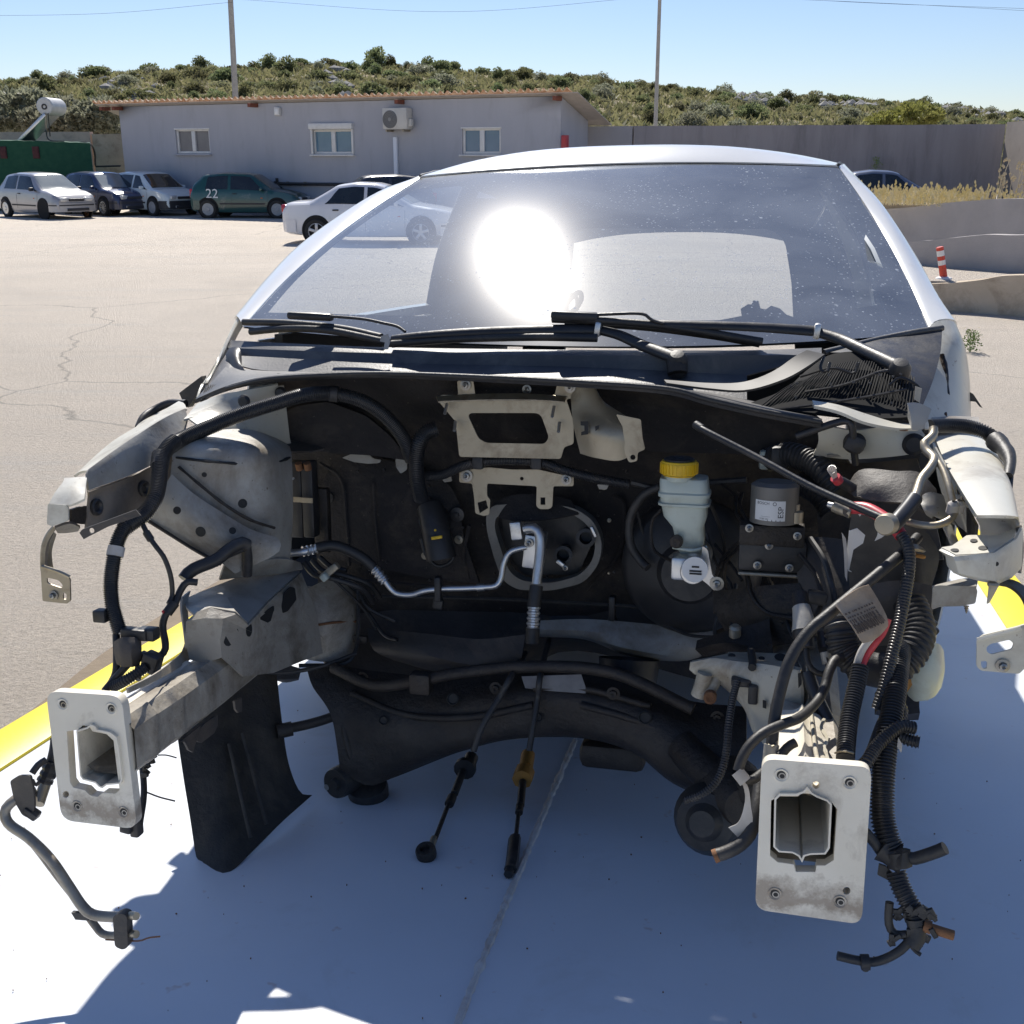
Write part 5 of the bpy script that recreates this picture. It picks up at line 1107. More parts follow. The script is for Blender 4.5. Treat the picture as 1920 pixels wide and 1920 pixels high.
# ---- air-conditioner opening: pale ring, pipes, block
oo = rounded([(918, 960), (930, 942), (1000, 936), (1080, 945), (1118, 970), (1134, 1010), (1128, 1050), (1100, 1085), (1040, 1100), (975, 1098), (948, 1080), (932, 1035), (920, 990)], 18)
ii = rounded([(936, 962), (1000, 946), (1075, 955), (1108, 978), (1122, 1010), (1116, 1045), (1092, 1072), (1040, 1086), (985, 1082), (962, 1066), (948, 1030), (934, 985)], 18)
foam = mat('foam gasket', (.20, .185, .155), (.25, .23, .2), 12, .85, dirt=(.1, .09, .07), dscale=10, damt=.4)
PL('foam_gasket', oo, [ii], 2.04, foam, th=.03)
PL('heater_box', rounded([(940, 950), (1090, 955), (1115, 1010), (1085, 1075), (980, 1075), (950, 1020)], 15), [], 2.065, 'black', th=.01)
LO('gasket_lip', [[(925, 945, 2.03), (960, 930, 2.02), (1020, 928, 2.02), (1070, 940, 2.03)], [(940, 972, 2.01), (970, 978, 1.99), (1030, 975, 1.99), (1085, 965, 2.01)]], 'felt', nu=12, nv=5)
BX('expansion_valve', 1003, 1030, 1.985, (.035, .05, .065), 'alu', rot=RY(6)); BX('valve_flange', 968, 995, 1.96, (.022, .012, .035), 'alu', rot=RY(-8)); bolt(992, 1018, 1.955, .005)
T('suction_pipe', [(985, 992, 1.95), (1000, 990, 1.945), (1011, 1000, 1.94), (1013, 1025, 1.935), (1010, 1060, 1.925), (1006, 1095, 1.915)], .0098, 'alu')
T('suction_hose', [(1006, 1098, 1.913), (1003, 1120, 1.905), (1001, 1138, 1.90)], .0125, 'rubber')
T('crimp_ferrule', [(1001, 1138, 1.9), (1000, 1158, 1.895), (999, 1178, 1.89)], .0125, 'alu', corr=.010, amp=.12)
T('hose_stub', [(999, 1178, 1.89), (998, 1206, 1.885)], .013, 'rubber')
for px, py in ((1058, 1037), (1100, 1005)):
    LA('heater_stub', [(.014, -.02), (.016, .02), (.0185, .022), (.0185, .03), (.012, .031), (.011, .0), (0, 0)], px, py, 2.03, Vector((.1, -1, .1)), 'rubber')
BX('hose_clamp', 1051, 1056, 1.99, (.017, .008, .008), 'alu', rot=RY(38), bev=.002); BX('hose_clamp', 1113, 997, 1.99, (.006, .008, .022), 'alu', rot=RY(-25), bev=.002)
bolt(1060, 1065, 1.985, .003)
acl = T('liquid_line', [(478, 1026, 1.80), (505, 1031, 1.81), (530, 1037, 1.83), (560, 1036, 1.86), (575, 1033, 1.87)], .0075, 'alu')
T('crimp_ferrule', [(568, 1034, 1.87), (582, 1031, 1.88), (594, 1028, 1.885)], .0105, 'alu', corr=.009, amp=.12)
T('liquid_hose', [(592, 1028, 1.885), (625, 1023, 1.9), (660, 1035, 1.91), (685, 1050, 1.915), (700, 1064, 1.92)], .0105, 'rubber')
T('crimp_ferrule', [(698, 1062, 1.92), (710, 1076, 1.92), (722, 1091, 1.92)], .0105, 'alu', corr=.010, amp=.12)
T('liquid_pipe', [(722, 1090, 1.92), (732, 1103, 1.92), (745, 1113, 1.92), (772, 1115, 1.92), (795, 1108, 1.92), (830, 1104, 1.925), (870, 1103, 1.93), (905, 1101, 1.935), (930, 1098, 1.94), (940, 1082, 1.945), (944, 1058, 1.95), (955, 1036, 1.955), (975, 1028, 1.96), (988, 1026, 1.965)], .0058, 'alu')
T('pipe_sleeve', [(894, 1102, 1.934), (908, 1101, 1.936)], .0072, 'alu')
LA('service_port', [(.007, 0), (.007, .022), (.008, .024), (.013, .024), (.013, .044), (.010, .046), (0, .046)], 523, 1030, 1.825, Vector((.1, .1, 1)), 'black')
T('port_neck', [(521, 1030, 1.822), (524, 1016, 1.822)], .0065, 'alu')
for px, py in ((822, 1104), (1148, 1140)):
    BX('pipe_clip', px, py, 1.92 if px < 1000 else 2.02, (.013, .02, .05), 'black', bev=.004); BX('clip_foot', px, py + 28, 1.94 if px < 1000 else 2.03, (.02, .014, .02), 'black', rot=RY(10), bev=.003)
T('brake_line', [(700, 1118, 2.02), (900, 1122, 2.03), (1120, 1133, 2.02), (1200, 1140, 2.0), (1235, 1165, 1.99), (1290, 1190, 1.97), (1345, 1195, 1.96)], .0035, 'rubber', n=6)

# ---- ECU bracket and the lower bracket
ecu = PL('control_unit_bracket', rounded([(818, 746), (830, 740), (860, 741), (858, 713), (888, 713), (892, 742), (1040, 742), (1046, 718), (1078, 718), (1084, 745), (1062, 748), (1076, 790), (1076, 832), (1058, 838), (1052, 860), (862, 856), (855, 790)], 5), [rounded([(876, 774), (1014, 774), (1030, 820), (1022, 832), (912, 830), (898, 822)], 12)], 1.93, 'steel', th=.003)
LO('bracket_flange', [[(818, 746, 1.925), (900, 741, 1.925), (1000, 741, 1.925), (1062, 746, 1.925)], [(822, 755, 1.905), (900, 752, 1.905), (1000, 752, 1.905), (1058, 756, 1.905)]], 'steel', ecu, nu=10, nv=3, th=.003)
for a, b_ in (((834, 776), (838, 757)), ((852, 808), (854, 790)), ((1035, 782), (1039, 762)), ((1047, 810), (1049, 792))): T('stud', [(*a, 1.90), (*b_, 1.915)], .003, 'alu', ecu, n=8)
bolt(873, 722, 1.925, .006, ecu); bolt(1069, 726, 1.925, .006, ecu); bolt(988, 730, 1.95, .005)
LO('relay_bracket', [[(1072, 742, 1.93), (1088, 720, 1.925), (1112, 722, 1.925), (1116, 750, 1.92)], [(1074, 772, 1.92), (1095, 772, 1.91), (1130, 776, 1.90), (1160, 774, 1.91)], [(1078, 800, 1.91), (1105, 805, 1.885), (1150, 812, 1.88), (1195, 800, 1.90)], [(1090, 850, 1.9), (1120, 858, 1.885), (1165, 862, 1.885), (1205, 835, 1.90)]], 'steel', nu=16, nv=12, th=.003)
PL('relay_tab', rounded([(1155, 776), (1202, 786), (1205, 820), (1210, 842), (1196, 848), (1195, 864), (1180, 867), (1172, 850), (1168, 800)], 4), [circ(1187, 857, 5)], 1.885, 'steel', th=.003)
PL('relay_slot', [(1089, 790), (1103, 790), (1103, 814), (1090, 816), (1090, 810), (1096, 808), (1096, 798), (1089, 797)], [], 1.878, 'print', th=.002)
PL('relay_slot', [(1116, 799), (1124, 797), (1122, 804), (1117, 808)], [], 1.873, 'print', th=.002)
lb = PL('loom_bracket', rounded([(862, 884), (880, 880), (918, 876), (960, 880), (1010, 880), (1045, 888), (1076, 894), (1076, 911), (1038, 911), (1036, 950), (1030, 954), (1012, 954), (1006, 948), (1007, 911), (914, 906), (914, 930), (920, 936), (918, 964), (908, 967), (892, 962), (890, 934), (886, 906), (862, 904)], 4), [circ(979, 897, 3.5), [(1014, 932), (1023, 932), (1023, 946), (1014, 946)], [(896, 942), (912, 937), (916, 952), (900, 962)]], 1.985, 'steel', th=.003)
bolt(875, 892, 1.98, .007, lb); bolt(1062, 899, 1.98, .006, lb)
T('cross_loom', [(800, 893, 1.97), (830, 890, 1.965), (862, 876, 1.955), (900, 866, 1.95), (950, 863, 1.95), (1010, 866, 1.95), (1060, 882, 1.955), (1110, 895, 1.96), (1180, 908, 1.97)], .0095, 'loom', corr=.0032, amp=.10, n=12)
for px, py in ((898, 866), (1007, 866)): BX('loom_clip', px, py, 1.95, (.022, .026, .026), 'black', bev=.005)
# heater pipe hose
T('bonnet_cable_hose', [(818, 804, 1.96), (798, 812, 1.95), (786, 830, 1.94), (781, 860, 1.94), (782, 900, 1.95), (790, 935, 1.97)], .015, 'loom', corr=.0035, amp=.09, n=14)
LA('steering_boot', [(.028, -.02), (.028, .01), (.022, .015), (.022, .03), (0, .03)], 815, 975, 2.03, Vector((-.1, -1, .15)), 'black')
T('steering_joint', [(806, 950, 2.02), (815, 985, 2.0), (823, 1020, 1.985), (828, 1048, 1.98)], .026, 'black', r1=.030, n=16)
BX('yellow_tab', 819, 1008, 1.955, (.022, .004, .006), 'yellowcap', rot=RY(-12), bev=.001); BX('yellow_tab', 816, 994, 1.956, (.004, .004, .004), 'yellowcap', bev=.001)
T('boot_rim', [(790, 1010, 1.99), (800, 1042, 1.985), (822, 1062, 1.985), (848, 1050, 1.985), (850, 1020, 1.99)], .004, 'rubber')

# ---- brake servo, reservoir, master cylinder
LA('brake_servo', [(0, .05), (.05, .05), (.06, .035), (.115, .02), (.128, .005), (.132, -.02), (.12, -.05)], 1295, 1065, 2.0, FR, 'black', n=40)
T('vacuum_hose', [(1238, 912, 1.93), (1205, 930, 1.94), (1182, 970, 1.95), (1182, 1020, 1.95), (1200, 1050, 1.95), (1215, 1064, 1.94)], .008, 'rubber')
RES = bpy.data.objects.new('fluid_reservoir', None); COL.objects.link(RES); RES.parent = car
p0_ = wp(1284, 935, 1.83)
def rsct(cx, cy, hx, hy, y0=1.83, dz=0): c = wp(cx, cy, y0); return [c + Vector(v) for v in rrect(hx, hy)]
def rrect(hx, hy, k=5):
    o = []
    r = min(hx, hy) * .45
    for sx, sy, a0 in ((1, 1, 0), (-1, 1, 90), (-1, -1, 180), (1, -1, 270)):
        for i in range(k): a = R(a0 + 90 * i / (k - 1)); o.append((sx * (hx - r) + r * math.cos(a), sy * (hy - r) + r * math.sin(a), 0))
    return o
bm = bmesh.new(); prev = None
secs = [(1283, 890, .020, .018), (1283, 894, .0385, .03), (1283, 898, .0395, .032), (1284, 918, .0405, .033), (1284, 921, .043, .036), (1284, 927, .043, .036), (1284, 928, .0395, .032), (1284, 938, .0395, .032), (1284, 939, .043, .036), (1284, 943, .043, .036), (1284, 945, .038, .031), (1286, 965, .036, .03), (1291, 985, .026, .026), (1294, 1005, .0245, .024), (1296, 1028, .022, .02), (1297, 1042, .014, .014)]
rings = []
for cx, cy, hx, hy in secs:
    rings.append([bm.verts.new(v) for v in rsct(cx, cy, hx, hy)])
for a, b_ in zip(rings, rings[1:]):
    for i in range(len(a)): bm.faces.new((a[i], a[(i + 1) % len(a)], b_[(i + 1) % len(a)], b_[i]))
bm.faces.new(rings[0]); bm.faces.new(rings[-1][::-1]); finish(bm, 'tank', M['tank'], RES, 35)
bm = bmesh.new(); c_ = wp(1273, 889, 1.815); b_lathe(bm, [(0, -.002), (.026, -.002), (.0275, .0)], c_, Z1, 28)
pr = [(.0295, .001), (.0305, .003), (.0305, .02), (.029, .023), (.025, .0235)]
b_lathe(bm, pr, c_, Z1, 36)
for i in range(30): a = i * 6.2832 / 30; b_box(bm, c_ + Vector((math.cos(a) * .0303, math.sin(a) * .0303, .011)), (.003, .003, .017), Matrix.Rotation(a, 3, 'Z'))
finish(bm, 'cap', M['yellowcap'], RES, 30)
bm = bmesh.new(); b_lathe(bm, [(.0255, .02), (.0255, .026), (.022, .028), (.010, .0275), (.008, .030), (0, .030)], c_, Z1, 28); finish(bm, 'cap_top', M['black'], RES, 30)
bm = bmesh.new(); b_lathe(bm, [(.023, -.01), (.023, .003)], c_, Z1, 24); finish(bm, 'neck', M['tank'], RES)
T('neck_ring', [(1262, 1026, 1.80), (1297, 1032, 1.79), (1325, 1026, 1.80)], .003, 'tank', RES)
LA('master_cylinder', [(.026, -.1), (.024, .0), (.021, .004), (.021, .03), (.019, .034), (0, .034)], 1301, 1064, 1.80, FR, 'alu')
LA('cylinder_end', [(.0215, .0), (.0215, .004), (0, .005)], 1303, 1067, 1.762, FR, 'label')
for k, wd in ((-4, .012), (4, .02), (9, .02)): BX('end_print', 1304, 1067 + k, 1.7565, (wd, .0004, .003), 'print', bev=0)
BX('cylinder_boss', 1276, 1062, 1.8, (.03, .04, .04), 'alu', bev=.006); LA('boss_bolt', [(.011, 0), (.011, .01), (.006, .012), (0, .01)], 1269, 1014, 1.80, FR, 'dkmetal')
PL('cylinder_lug', rounded([(1318, 1020), (1328, 1028), (1336, 1075), (1352, 1088), (1350, 1100), (1340, 1104), (1328, 1092), (1312, 1080)], 4), [], 1.80, 'alu', th=.012); bolt(1344, 1094, 1.786, .007)
T('brake_pipe', [(1240, 955, 1.93), (1222, 980, 1.93), (1226, 1030, 1.92), (1262, 1053, 1.86)], .003, 'dkmetal', n=6)
# ---- ABS unit with its label
HX = bpy.data.objects.new('brake_modulator', None); COL.objects.link(HX); HX.parent = car
ca = wp(1452, 944, 1.80); cr = .0385
bm = bmesh.new(); b_lathe(bm, [(0, .037), (.030, .037), (cr, .031), (cr, -.03), (0, -.03)], ca, Vector((0, .03, 1)), 36); finish(bm, 'motor', mat('dull steel can', (.17, .165, .15), (.2, .19, .18), 12, .5, metal=.5), HX, 30)
BX('valve_block', 1447, 998, 1.81, (.105, .06, .035), 'dkmetal', HX, bev=.004); BX('control_box', 1448, 1036, 1.815, (.11, .055, .055), 'black', HX, bev=.006); BX('base_plate', 1450, 1072, 1.81, (.115, .05, .006), 'steel', HX)
def wrapmesh(me, ang0, z0):                # wraps a flat mesh round the motor can
    for v in me.vertices:
        a = ang0 + v.co.x / cr; rad = cr + .0006 + v.co.z
        v.co = ca + Vector((rad * math.sin(a), -rad * math.cos(a), z0 + v.co.y))
A0 = math.radians(-15) + .06
bm = bmesh.new()
V = [[bm.verts.new((-.0255 + .051 * i / 16, -.0165 + .033 * j, 0)) for i in range(17)] for j in range(2)]
for i in range(16): bm.faces.new((V[0][i], V[0][i + 1], V[1][i + 1], V[1][i]))
me = bpy.data.meshes.new('label'); bm.to_mesh(me); bm.free(); wrapmesh(me, A0, -.005); lab = link('label', me, M['label'], HX, 60)
def wtext(s, size, x, y, rot=0.0, sx=1.0):
    c = bpy.data.curves.new('t', 'FONT'); c.body = s; c.size = size; c.align_x = 'CENTER'; c.align_y = 'CENTER'; c.resolution_u = 3
    o = bpy.data.objects.new('t', c); COL.objects.link(o); bpy.context.view_layer.update()
    me = bpy.data.meshes.new_from_object(o); COL.objects.unlink(o); bpy.data.objects.remove(o)
    bm = bmesh.new(); bm.from_mesh(me); bmesh.ops.subdivide_edges(bm, edges=[e for e in bm.edges if e.calc_length() > .003], cuts=2); bm.to_mesh(me); bm.free()
    for v in me.vertices:
        p = Vector((v.co.x * sx, v.co.y)); p.rotate(Matrix.Rotation(rot, 2)); v.co = (p.x + x, p.y + y, .0003)
    wrapmesh(me, A0, -.005); me.materials.clear(); return link('lettering', me, M['print'], lab, 0)
wtext('BOSCH', .0064, -.0105, .0118, 0, 1.0); wtext('ESP', .0125, .0185, -.002, math.pi / 2, 1.05)
wtext('0 265 231', .0036, -.008, -.0135, 0); wtext('------------', .004, -.006, -.0092)
bm = bmesh.new()
for i in range(17):                       # ring mark
    a, b_ = i * 6.2832 / 16, (i + 1) * 6.2832 / 16
    if i < 16: bm.faces.new([bm.verts.new((.008 + r * math.cos(t_), .0118 + r * math.sin(t_), .0003)) for r, t_ in ((.0022, a), (.003, a), (.003, b_), (.0022, b_))])
me = bpy.data.meshes.new('ring_mark'); bm.to_mesh(me); bm.free(); wrapmesh(me, A0, -.005); link('ring_mark', me, M['print'], lab, 0)
LA('bleed_nipple', [(.012, -.01), (.012, .008), (.006, .010), (.006, .02), (0, .02)], 1492, 968, 1.79, Z1, 'steel', HX)
for k, pts in enumerate(([(1395, 985, 1.8), (1380, 960, 1.85), (1378, 930, 1.9), (1350, 905, 1.95)], [(1405, 985, 1.8), (1388, 950, 1.86), (1392, 925, 1.92)], [(1340, 1150, 1.9), (1345, 1070, 1.88), (1370, 1030, 1.84), (1395, 1010, 1.82)], [(1395, 1170, 1.9), (1365, 1120, 1.88), (1360, 1060, 1.86), (1390, 1020, 1.83)], [(1430, 1140, 1.85), (1448, 1110, 1.82), (1440, 1080, 1.82)], [(1470, 1140, 1.85), (1445, 1090, 1.82)])):
    T('brake_pipe', pts, .003, 'dkmetal', n=6)
LO('abs_tray', [[(1340, 1110, 1.85), (1420, 1100, 1.8), (1500, 1095, 1.78)], [(1345, 1150, 1.83), (1430, 1150, 1.78), (1520, 1140, 1.75)], [(1380, 1210, 1.83), (1440, 1210, 1.78), (1540, 1200, 1.74)]], 'dkmetal', nu=12, nv=10)
LO('abs_skirt', [[(1490, 1010, 1.82), (1560, 1010, 1.8), (1640, 1030, 1.78), (1740, 1060, 1.76)], [(1500, 1100, 1.78), (1570, 1110, 1.74), (1650, 1110, 1.72), (1740, 1110, 1.72)], [(1520, 1200, 1.74), (1580, 1210, 1.70), (1660, 1210, 1.70), (1735, 1190, 1.70)]], 'oxide', nu=14, nv=10)
LO('inner_skirt', [[(1520, 860, 1.98), (1600, 870, 1.96), (1720, 860, 1.92)], [(1530, 940, 1.95), (1620, 950, 1.92), (1750, 960, 1.88)], [(1540, 1040, 1.92), (1640, 1050, 1.88), (1770, 1050, 1.84)]], 'oxide', nu=14, nv=10)
# harness trunk into the bulkhead on the right
T('harness_trunk', [(1440, 862, 1.98), (1480, 852, 1.94), (1520, 866, 1.9), (1550, 890, 1.86), (1575, 925, 1.84)], .022, 'rubber', corr=.009, amp=.08, n=14)
T('harness_trunk', [(1500, 905, 1.92), (1540, 930, 1.88), (1560, 965, 1.86)], .02, 'rubber', corr=.008, amp=.08, n=14)
BX('white_connector', 1434, 862, 1.97, (.02, .02, .035), 'tank', bev=.006); BX('harness_plug', 1463, 856, 1.95, (.035, .04, .04), 'black', bev=.008)
# ---- left inner wing and strut tower
tw = LO('strut_tower', [[(318, 822, 1.70), (360, 812, 1.74), (420, 808, 1.80), (480, 812, 1.86), (540, 836, 1.97)], [(325, 850, 1.685), (380, 846, 1.69), (440, 846, 1.72), (500, 848, 1.77), (543, 852, 1.9)], [(318, 905, 1.67), (380, 905, 1.685), (440, 905, 1.71), (500, 908, 1.76), (545, 905, 1.86)], [(300, 930, 1.655), (370, 960, 1.675), (440, 985, 1.70), (500, 995, 1.75), (545, 985, 1.85)], [(285, 962, 1.64), (350, 1005, 1.66), (420, 1040, 1.68), (480, 1050, 1.73), (540, 1050, 1.83)]], 'bay', nu=28, nv=24, th=.004, sharp=60)
brc = LO('inner_wing_brace', [[(322, 890, 1.655), (360, 925, 1.66), (420, 965, 1.67), (470, 995, 1.69), (520, 1010, 1.72)], [(300, 925, 1.635), (350, 965, 1.64), (410, 1000, 1.65), (460, 1020, 1.67), (520, 1035, 1.71)], [(268, 968, 1.64), (310, 995, 1.64), (360, 1025, 1.645), (410, 1052, 1.65), (440, 1075, 1.66)]], 'bay', nu=22, nv=10, th=.004)
T('seam_sealer', [(330, 858, 1.678), (400, 866, 1.683), (470, 870, 1.735), (520, 866, 1.80), (543, 858, 1.87)], .0025, 'print', n=6, wob=.5)
T('seam_sealer', [(335, 875, 1.668), (370, 905, 1.67), (420, 945, 1.68), (470, 975, 1.70), (515, 990, 1.74)], .0025, 'dkmetal', n=6, wob=.5)
T('weld_lip', [(275, 975, 1.632), (320, 1003, 1.632), (370, 1034, 1.638), (415, 1058, 1.645)], .003, 'dkmetal', n=6)
for o_, px, py, r in ((tw, 383, 890, .003), (tw, 455, 944, .0055), (brc, 376, 997, .006), (brc, 436, 995, .004), (brc, 332, 957, .0045)):
    plug('grommet', o_, px, py, r, 'print', prof=[(1.5, 0), (1.4, .12), (1, .15), (.95, .05), (0, .05)])
LO('wing_top', [[(350, 785, 1.80), (420, 755, 1.85), (500, 728, 1.92), (530, 722, 1.95)], [(370, 800, 1.76), (430, 795, 1.82), (500, 800, 1.9), (540, 818, 1.96)], [(380, 812, 1.76), (440, 810, 1.82), (500, 815, 1.9), (545, 836, 1.97)]], 'bodycol', nu=14, nv=8)
LO('wing_gusset', [[(372, 760, 1.88), (430, 738, 1.87), (520, 718, 1.9)], [(345, 790, 1.78), (420, 770, 1.85), (525, 740, 1.93)]], 'bodycol', nu=12, nv=5)
for px, py in ((458, 752), (527, 737)): LA('body_plug', [(0, .006), (.008, .006), (.012, .002), (.012, 0)], px, py, 1.85 if px < 500 else 1.9, FR, 'black')
# apron rail, left: upper skin, inner face, lower flange
apr = LO('apron_rail', [[(163, 882, 1.50), (240, 828, 1.62), (300, 788, 1.73), (345, 768, 1.82)], [(160, 890, 1.492), (240, 838, 1.61), (300, 802, 1.72), (350, 790, 1.80)], [(161, 905, 1.487), (240, 865, 1.60), (300, 832, 1.70), (345, 812, 1.77)], [(163, 920, 1.484), (240, 892, 1.59), (300, 864, 1.675), (340, 838, 1.735)]], 'bay', nu=22, sharp=35)
apl = LO('apron_face', [[(163, 921, 1.486), (240, 893, 1.592), (300, 866, 1.677), (340, 840, 1.737)], [(164, 932, 1.492), (242, 905, 1.598), (300, 884, 1.675), (335, 862, 1.718)], [(161, 960, 1.483), (230, 940, 1.575), (285, 918, 1.65), (326, 885, 1.695)], [(158, 992, 1.475), (215, 977, 1.55), (265, 948, 1.62), (318, 908, 1.675)]], 'brown', nu=22, nv=12, sharp=35)
LO('apron_top', [[(163, 882, 1.503), (240, 828, 1.623), (300, 788, 1.733), (350, 766, 1.83)], [(150, 884, 1.53), (225, 828, 1.65), (280, 790, 1.76), (345, 756, 1.9)], [(138, 892, 1.54), (205, 832, 1.67), (262, 796, 1.79), (335, 752, 1.93)]], 'bodycol', nu=16, nv=5)
PL('apron_flange', [(155, 992), (255, 955), (265, 966), (205, 986), (158, 1010), (150, 998)], [circ(173, 994, 5)], 1.5, 'oxide', th=.003, n=Vector((.35, -1, 0)))
for px, py in ((179, 951), (268, 916)): plug('rubber_plug', apl, px, py, .0135)
PL('apron_end', rounded([(92, 944), (125, 946), (130, 952), (130, 976), (100, 986), (90, 982)], 3), [], 1.43, 'bodycol', th=.003)
LO('apron_end_top', [[(92, 944, 1.428), (128, 947, 1.428), (158, 935, 1.44)], [(104, 922, 1.45), (130, 920, 1.45), (160, 920, 1.46)], [(118, 904, 1.475), (140, 902, 1.475), (162, 900, 1.48)], [(120, 896, 1.49), (140, 895, 1.49), (164, 893, 1.495)]], 'bodycol', nu=10, nv=8)
for px, py in ((110, 940), (136, 931), (130, 946)): LA('slot_hole', [(.004, .0008), (0, .001)], px, py, 1.437 if py > 938 else 1.446, Vector((0, -.5, 1)), 'print', n=12)
LO('apron_end_under', [[(102, 986, 1.432), (130, 977, 1.432), (150, 985, 1.47)], [(108, 995, 1.46), (125, 995, 1.47), (145, 992, 1.49)]], 'oxide', nu=8, nv=4)
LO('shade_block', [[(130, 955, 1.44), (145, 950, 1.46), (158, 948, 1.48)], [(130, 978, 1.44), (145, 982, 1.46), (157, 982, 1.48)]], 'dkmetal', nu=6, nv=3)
hl = LO('lamp_bracket', [[(100, 988, 1.44), (88, 1002, 1.435), (79, 1025, 1.43), (77, 1060, 1.43), (79, 1075, 1.43)], [(106, 992, 1.445), (95, 1006, 1.44), (86, 1028, 1.435), (84, 1060, 1.435), (86, 1075, 1.435)]], 'steel', nu=16, nv=3, th=.004)
LO('bracket_web', [[(102, 998, 1.47), (92, 1020, 1.47), (88, 1050, 1.47), (92, 1066, 1.47)], [(106, 1002, 1.5), (98, 1030, 1.5), (98, 1050, 1.5), (101, 1068, 1.5)]], 'oxide', hl, nu=10, nv=3)
PL('bracket_plate', rounded([(78, 1060), (84, 1064), (130, 1080), (133, 1086), (134, 1126), (128, 1131), (82, 1126)], 3), [rounded([(90, 1082), (112, 1087), (120, 1096), (118, 1102), (100, 1096), (90, 1092)], 4), circ(101, 1116, 3), rounded([(120, 1110), (127, 1112), (127, 1124), (120, 1122)], 3)], 1.43, 'steel', th=.003, parent=hl)
bolt(101, 1116, 1.426, .0045, hl)
T('bracket_lip', [(79, 1062, 1.425), (110, 1072, 1.425), (131, 1082, 1.428)], .003, 'steel', hl, n=6)
# left outer loop hose behind the apron and its tip
T('washer_hose', [(348, 757, 1.95), (318, 756, 1.96), (290, 768, 1.95), (270, 782, 1.92), (260, 802, 1.9)], .008, 'rubber')
LO('wheelhouse_edge', [[(262, 798, 1.9), (285, 780, 1.95), (330, 770, 1.98)], [(255, 806, 1.86), (280, 790, 1.9), (330, 778, 1.92)]], 'bodycol', nu=8, nv=3)
# ---- looms on the left
T('wiring_loom', [(772, 862, 1.95), (755, 820, 1.93), (722, 780, 1.91), (680, 752, 1.89), (625, 738, 1.87), (570, 741, 1.83), (515, 757, 1.80), (450, 778, 1.77), (390, 802, 1.73), (340, 824, 1.69), (318, 838, 1.66)], .0135, 'loom', corr=.0034, amp=.08, n=14)
T('wiring_loom', [(330, 826, 1.672), (316, 838, 1.655), (302, 862, 1.63), (298, 900, 1.60), (290, 935, 1.57), (272, 962, 1.55), (245, 982, 1.53), (228, 996, 1.52)], .0135, 'loom', corr=.0034, amp=.08, n=14)
T('wiring_loom', [(236, 985, 1.52), (222, 1012, 1.505), (213, 1050, 1.49), (208, 1095, 1.48), (211, 1135, 1.47), (219, 1165, 1.465), (226, 1188, 1.46)], .0122, 'loom', corr=.0032, amp=.10, n=14)
for pts, r in (([(622, 730, 1.868), (630, 747, 1.868)], .0165), ([(210, 1026, 1.50), (206, 1044, 1.495)], .0142), ([(296, 886, 1.615), (297, 905, 1.6)], .0155)): pass
T('loom_tape', [(219, 1025, 1.5), (215, 1043, 1.493)], .0135, 'tape', n=14); T('loom_joint', [(302, 852, 1.64), (299, 875, 1.622)], .0152, 'rubber', n=14); T('loom_joint', [(618, 738, 1.868), (634, 739, 1.872)], .0152, 'rubber', n=14); T('loom_tie', [(330, 830, 1.668), (312, 832, 1.66), (306, 842, 1.65)], .006, 'rubber')
BX('loom_clip', 191, 1154, 1.46, (.022, .02, .02), 'black'); T('clip_arm', [(195, 1152, 1.462), (212, 1150, 1.468)], .005, 'black')
T('sensor_wire', [(268, 984, 1.54), (278, 1004, 1.53), (292, 1024, 1.52), (308, 1046, 1.52), (320, 1080, 1.52), (323, 1115, 1.52), (316, 1132, 1.51)], .0042, 'rubber', n=8)
T('wire_bulb', [(274, 998, 1.532), (283, 1012, 1.527)], .0062, 'rubber', n=8)
T('sensor_wire', [(370, 1092, 1.55), (350, 1092, 1.54), (337, 1110, 1.53), (327, 1135, 1.515), (312, 1150, 1.505), (305, 1175, 1.50), (310, 1205, 1.49), (308, 1222, 1.485), (292, 1236, 1.475)], .0058, 'rubber', n=8)
T('wire_sleeve', [(328, 1130, 1.517), (313, 1150, 1.505)], .0085, 'rubber', n=10)
BX('connector', 255, 1188, 1.455, (.045, .02, .018), 'black'); BX('connector', 278, 1188, 1.46, (.03, .022, .02), 'loom'); BX('orange_clip', 306, 1147, 1.50, (.005, .005, .006), 'red')
LO('relay_body', [[(226, 1205, 1.45), (240, 1198, 1.44), (252, 1208, 1.45)], [(228, 1225, 1.44), (242, 1222, 1.43), (254, 1222, 1.44)], [(232, 1240, 1.44), (242, 1245, 1.43), (250, 1240, 1.44)]], 'oxide', nu=8, nv=6, th=.012)
T('loom_branch', [(218, 1190, 1.455), (219, 1230, 1.44), (217, 1262, 1.43), (206, 1285, 1.42)], .006, 'rubber', n=8)
T('loom_branch', [(212, 1288, 1.41), (235, 1276, 1.41), (258, 1262, 1.42), (275, 1250, 1.43)], .009, 'loom', corr=.004, amp=.1, n=10)
T('loom_branch', [(196, 1296, 1.40), (216, 1272, 1.42), (240, 1245, 1.43)], .006, 'rubber', n=8); T('loom_branch', [(257, 1240, 1.44), (260, 1275, 1.42)], .004, 'rubber', n=8)
BX('connector', 285, 1242, 1.44, (.026, .024, .03), 'black', rot=RY(20)); BX('connector', 272, 1232, 1.45, (.02, .02, .012), 'black', rot=RY(20))
# the black arm and its leg above the rail
T('support_arm', [(345, 1086, 1.56), (356, 1072, 1.57), (375, 1062, 1.58), (405, 1050, 1.60), (430, 1030, 1.62), (452, 1018, 1.64), (464, 1022, 1.65)], .011, 'black', n=12)
T('arm_leg', [(461, 1022, 1.65), (464, 1045, 1.66), (463, 1078, 1.67)], .009, 'black', n=10); T('arm_brace', [(418, 1046, 1.61), (440, 1036, 1.63), (455, 1030, 1.645)], .005, 'black')
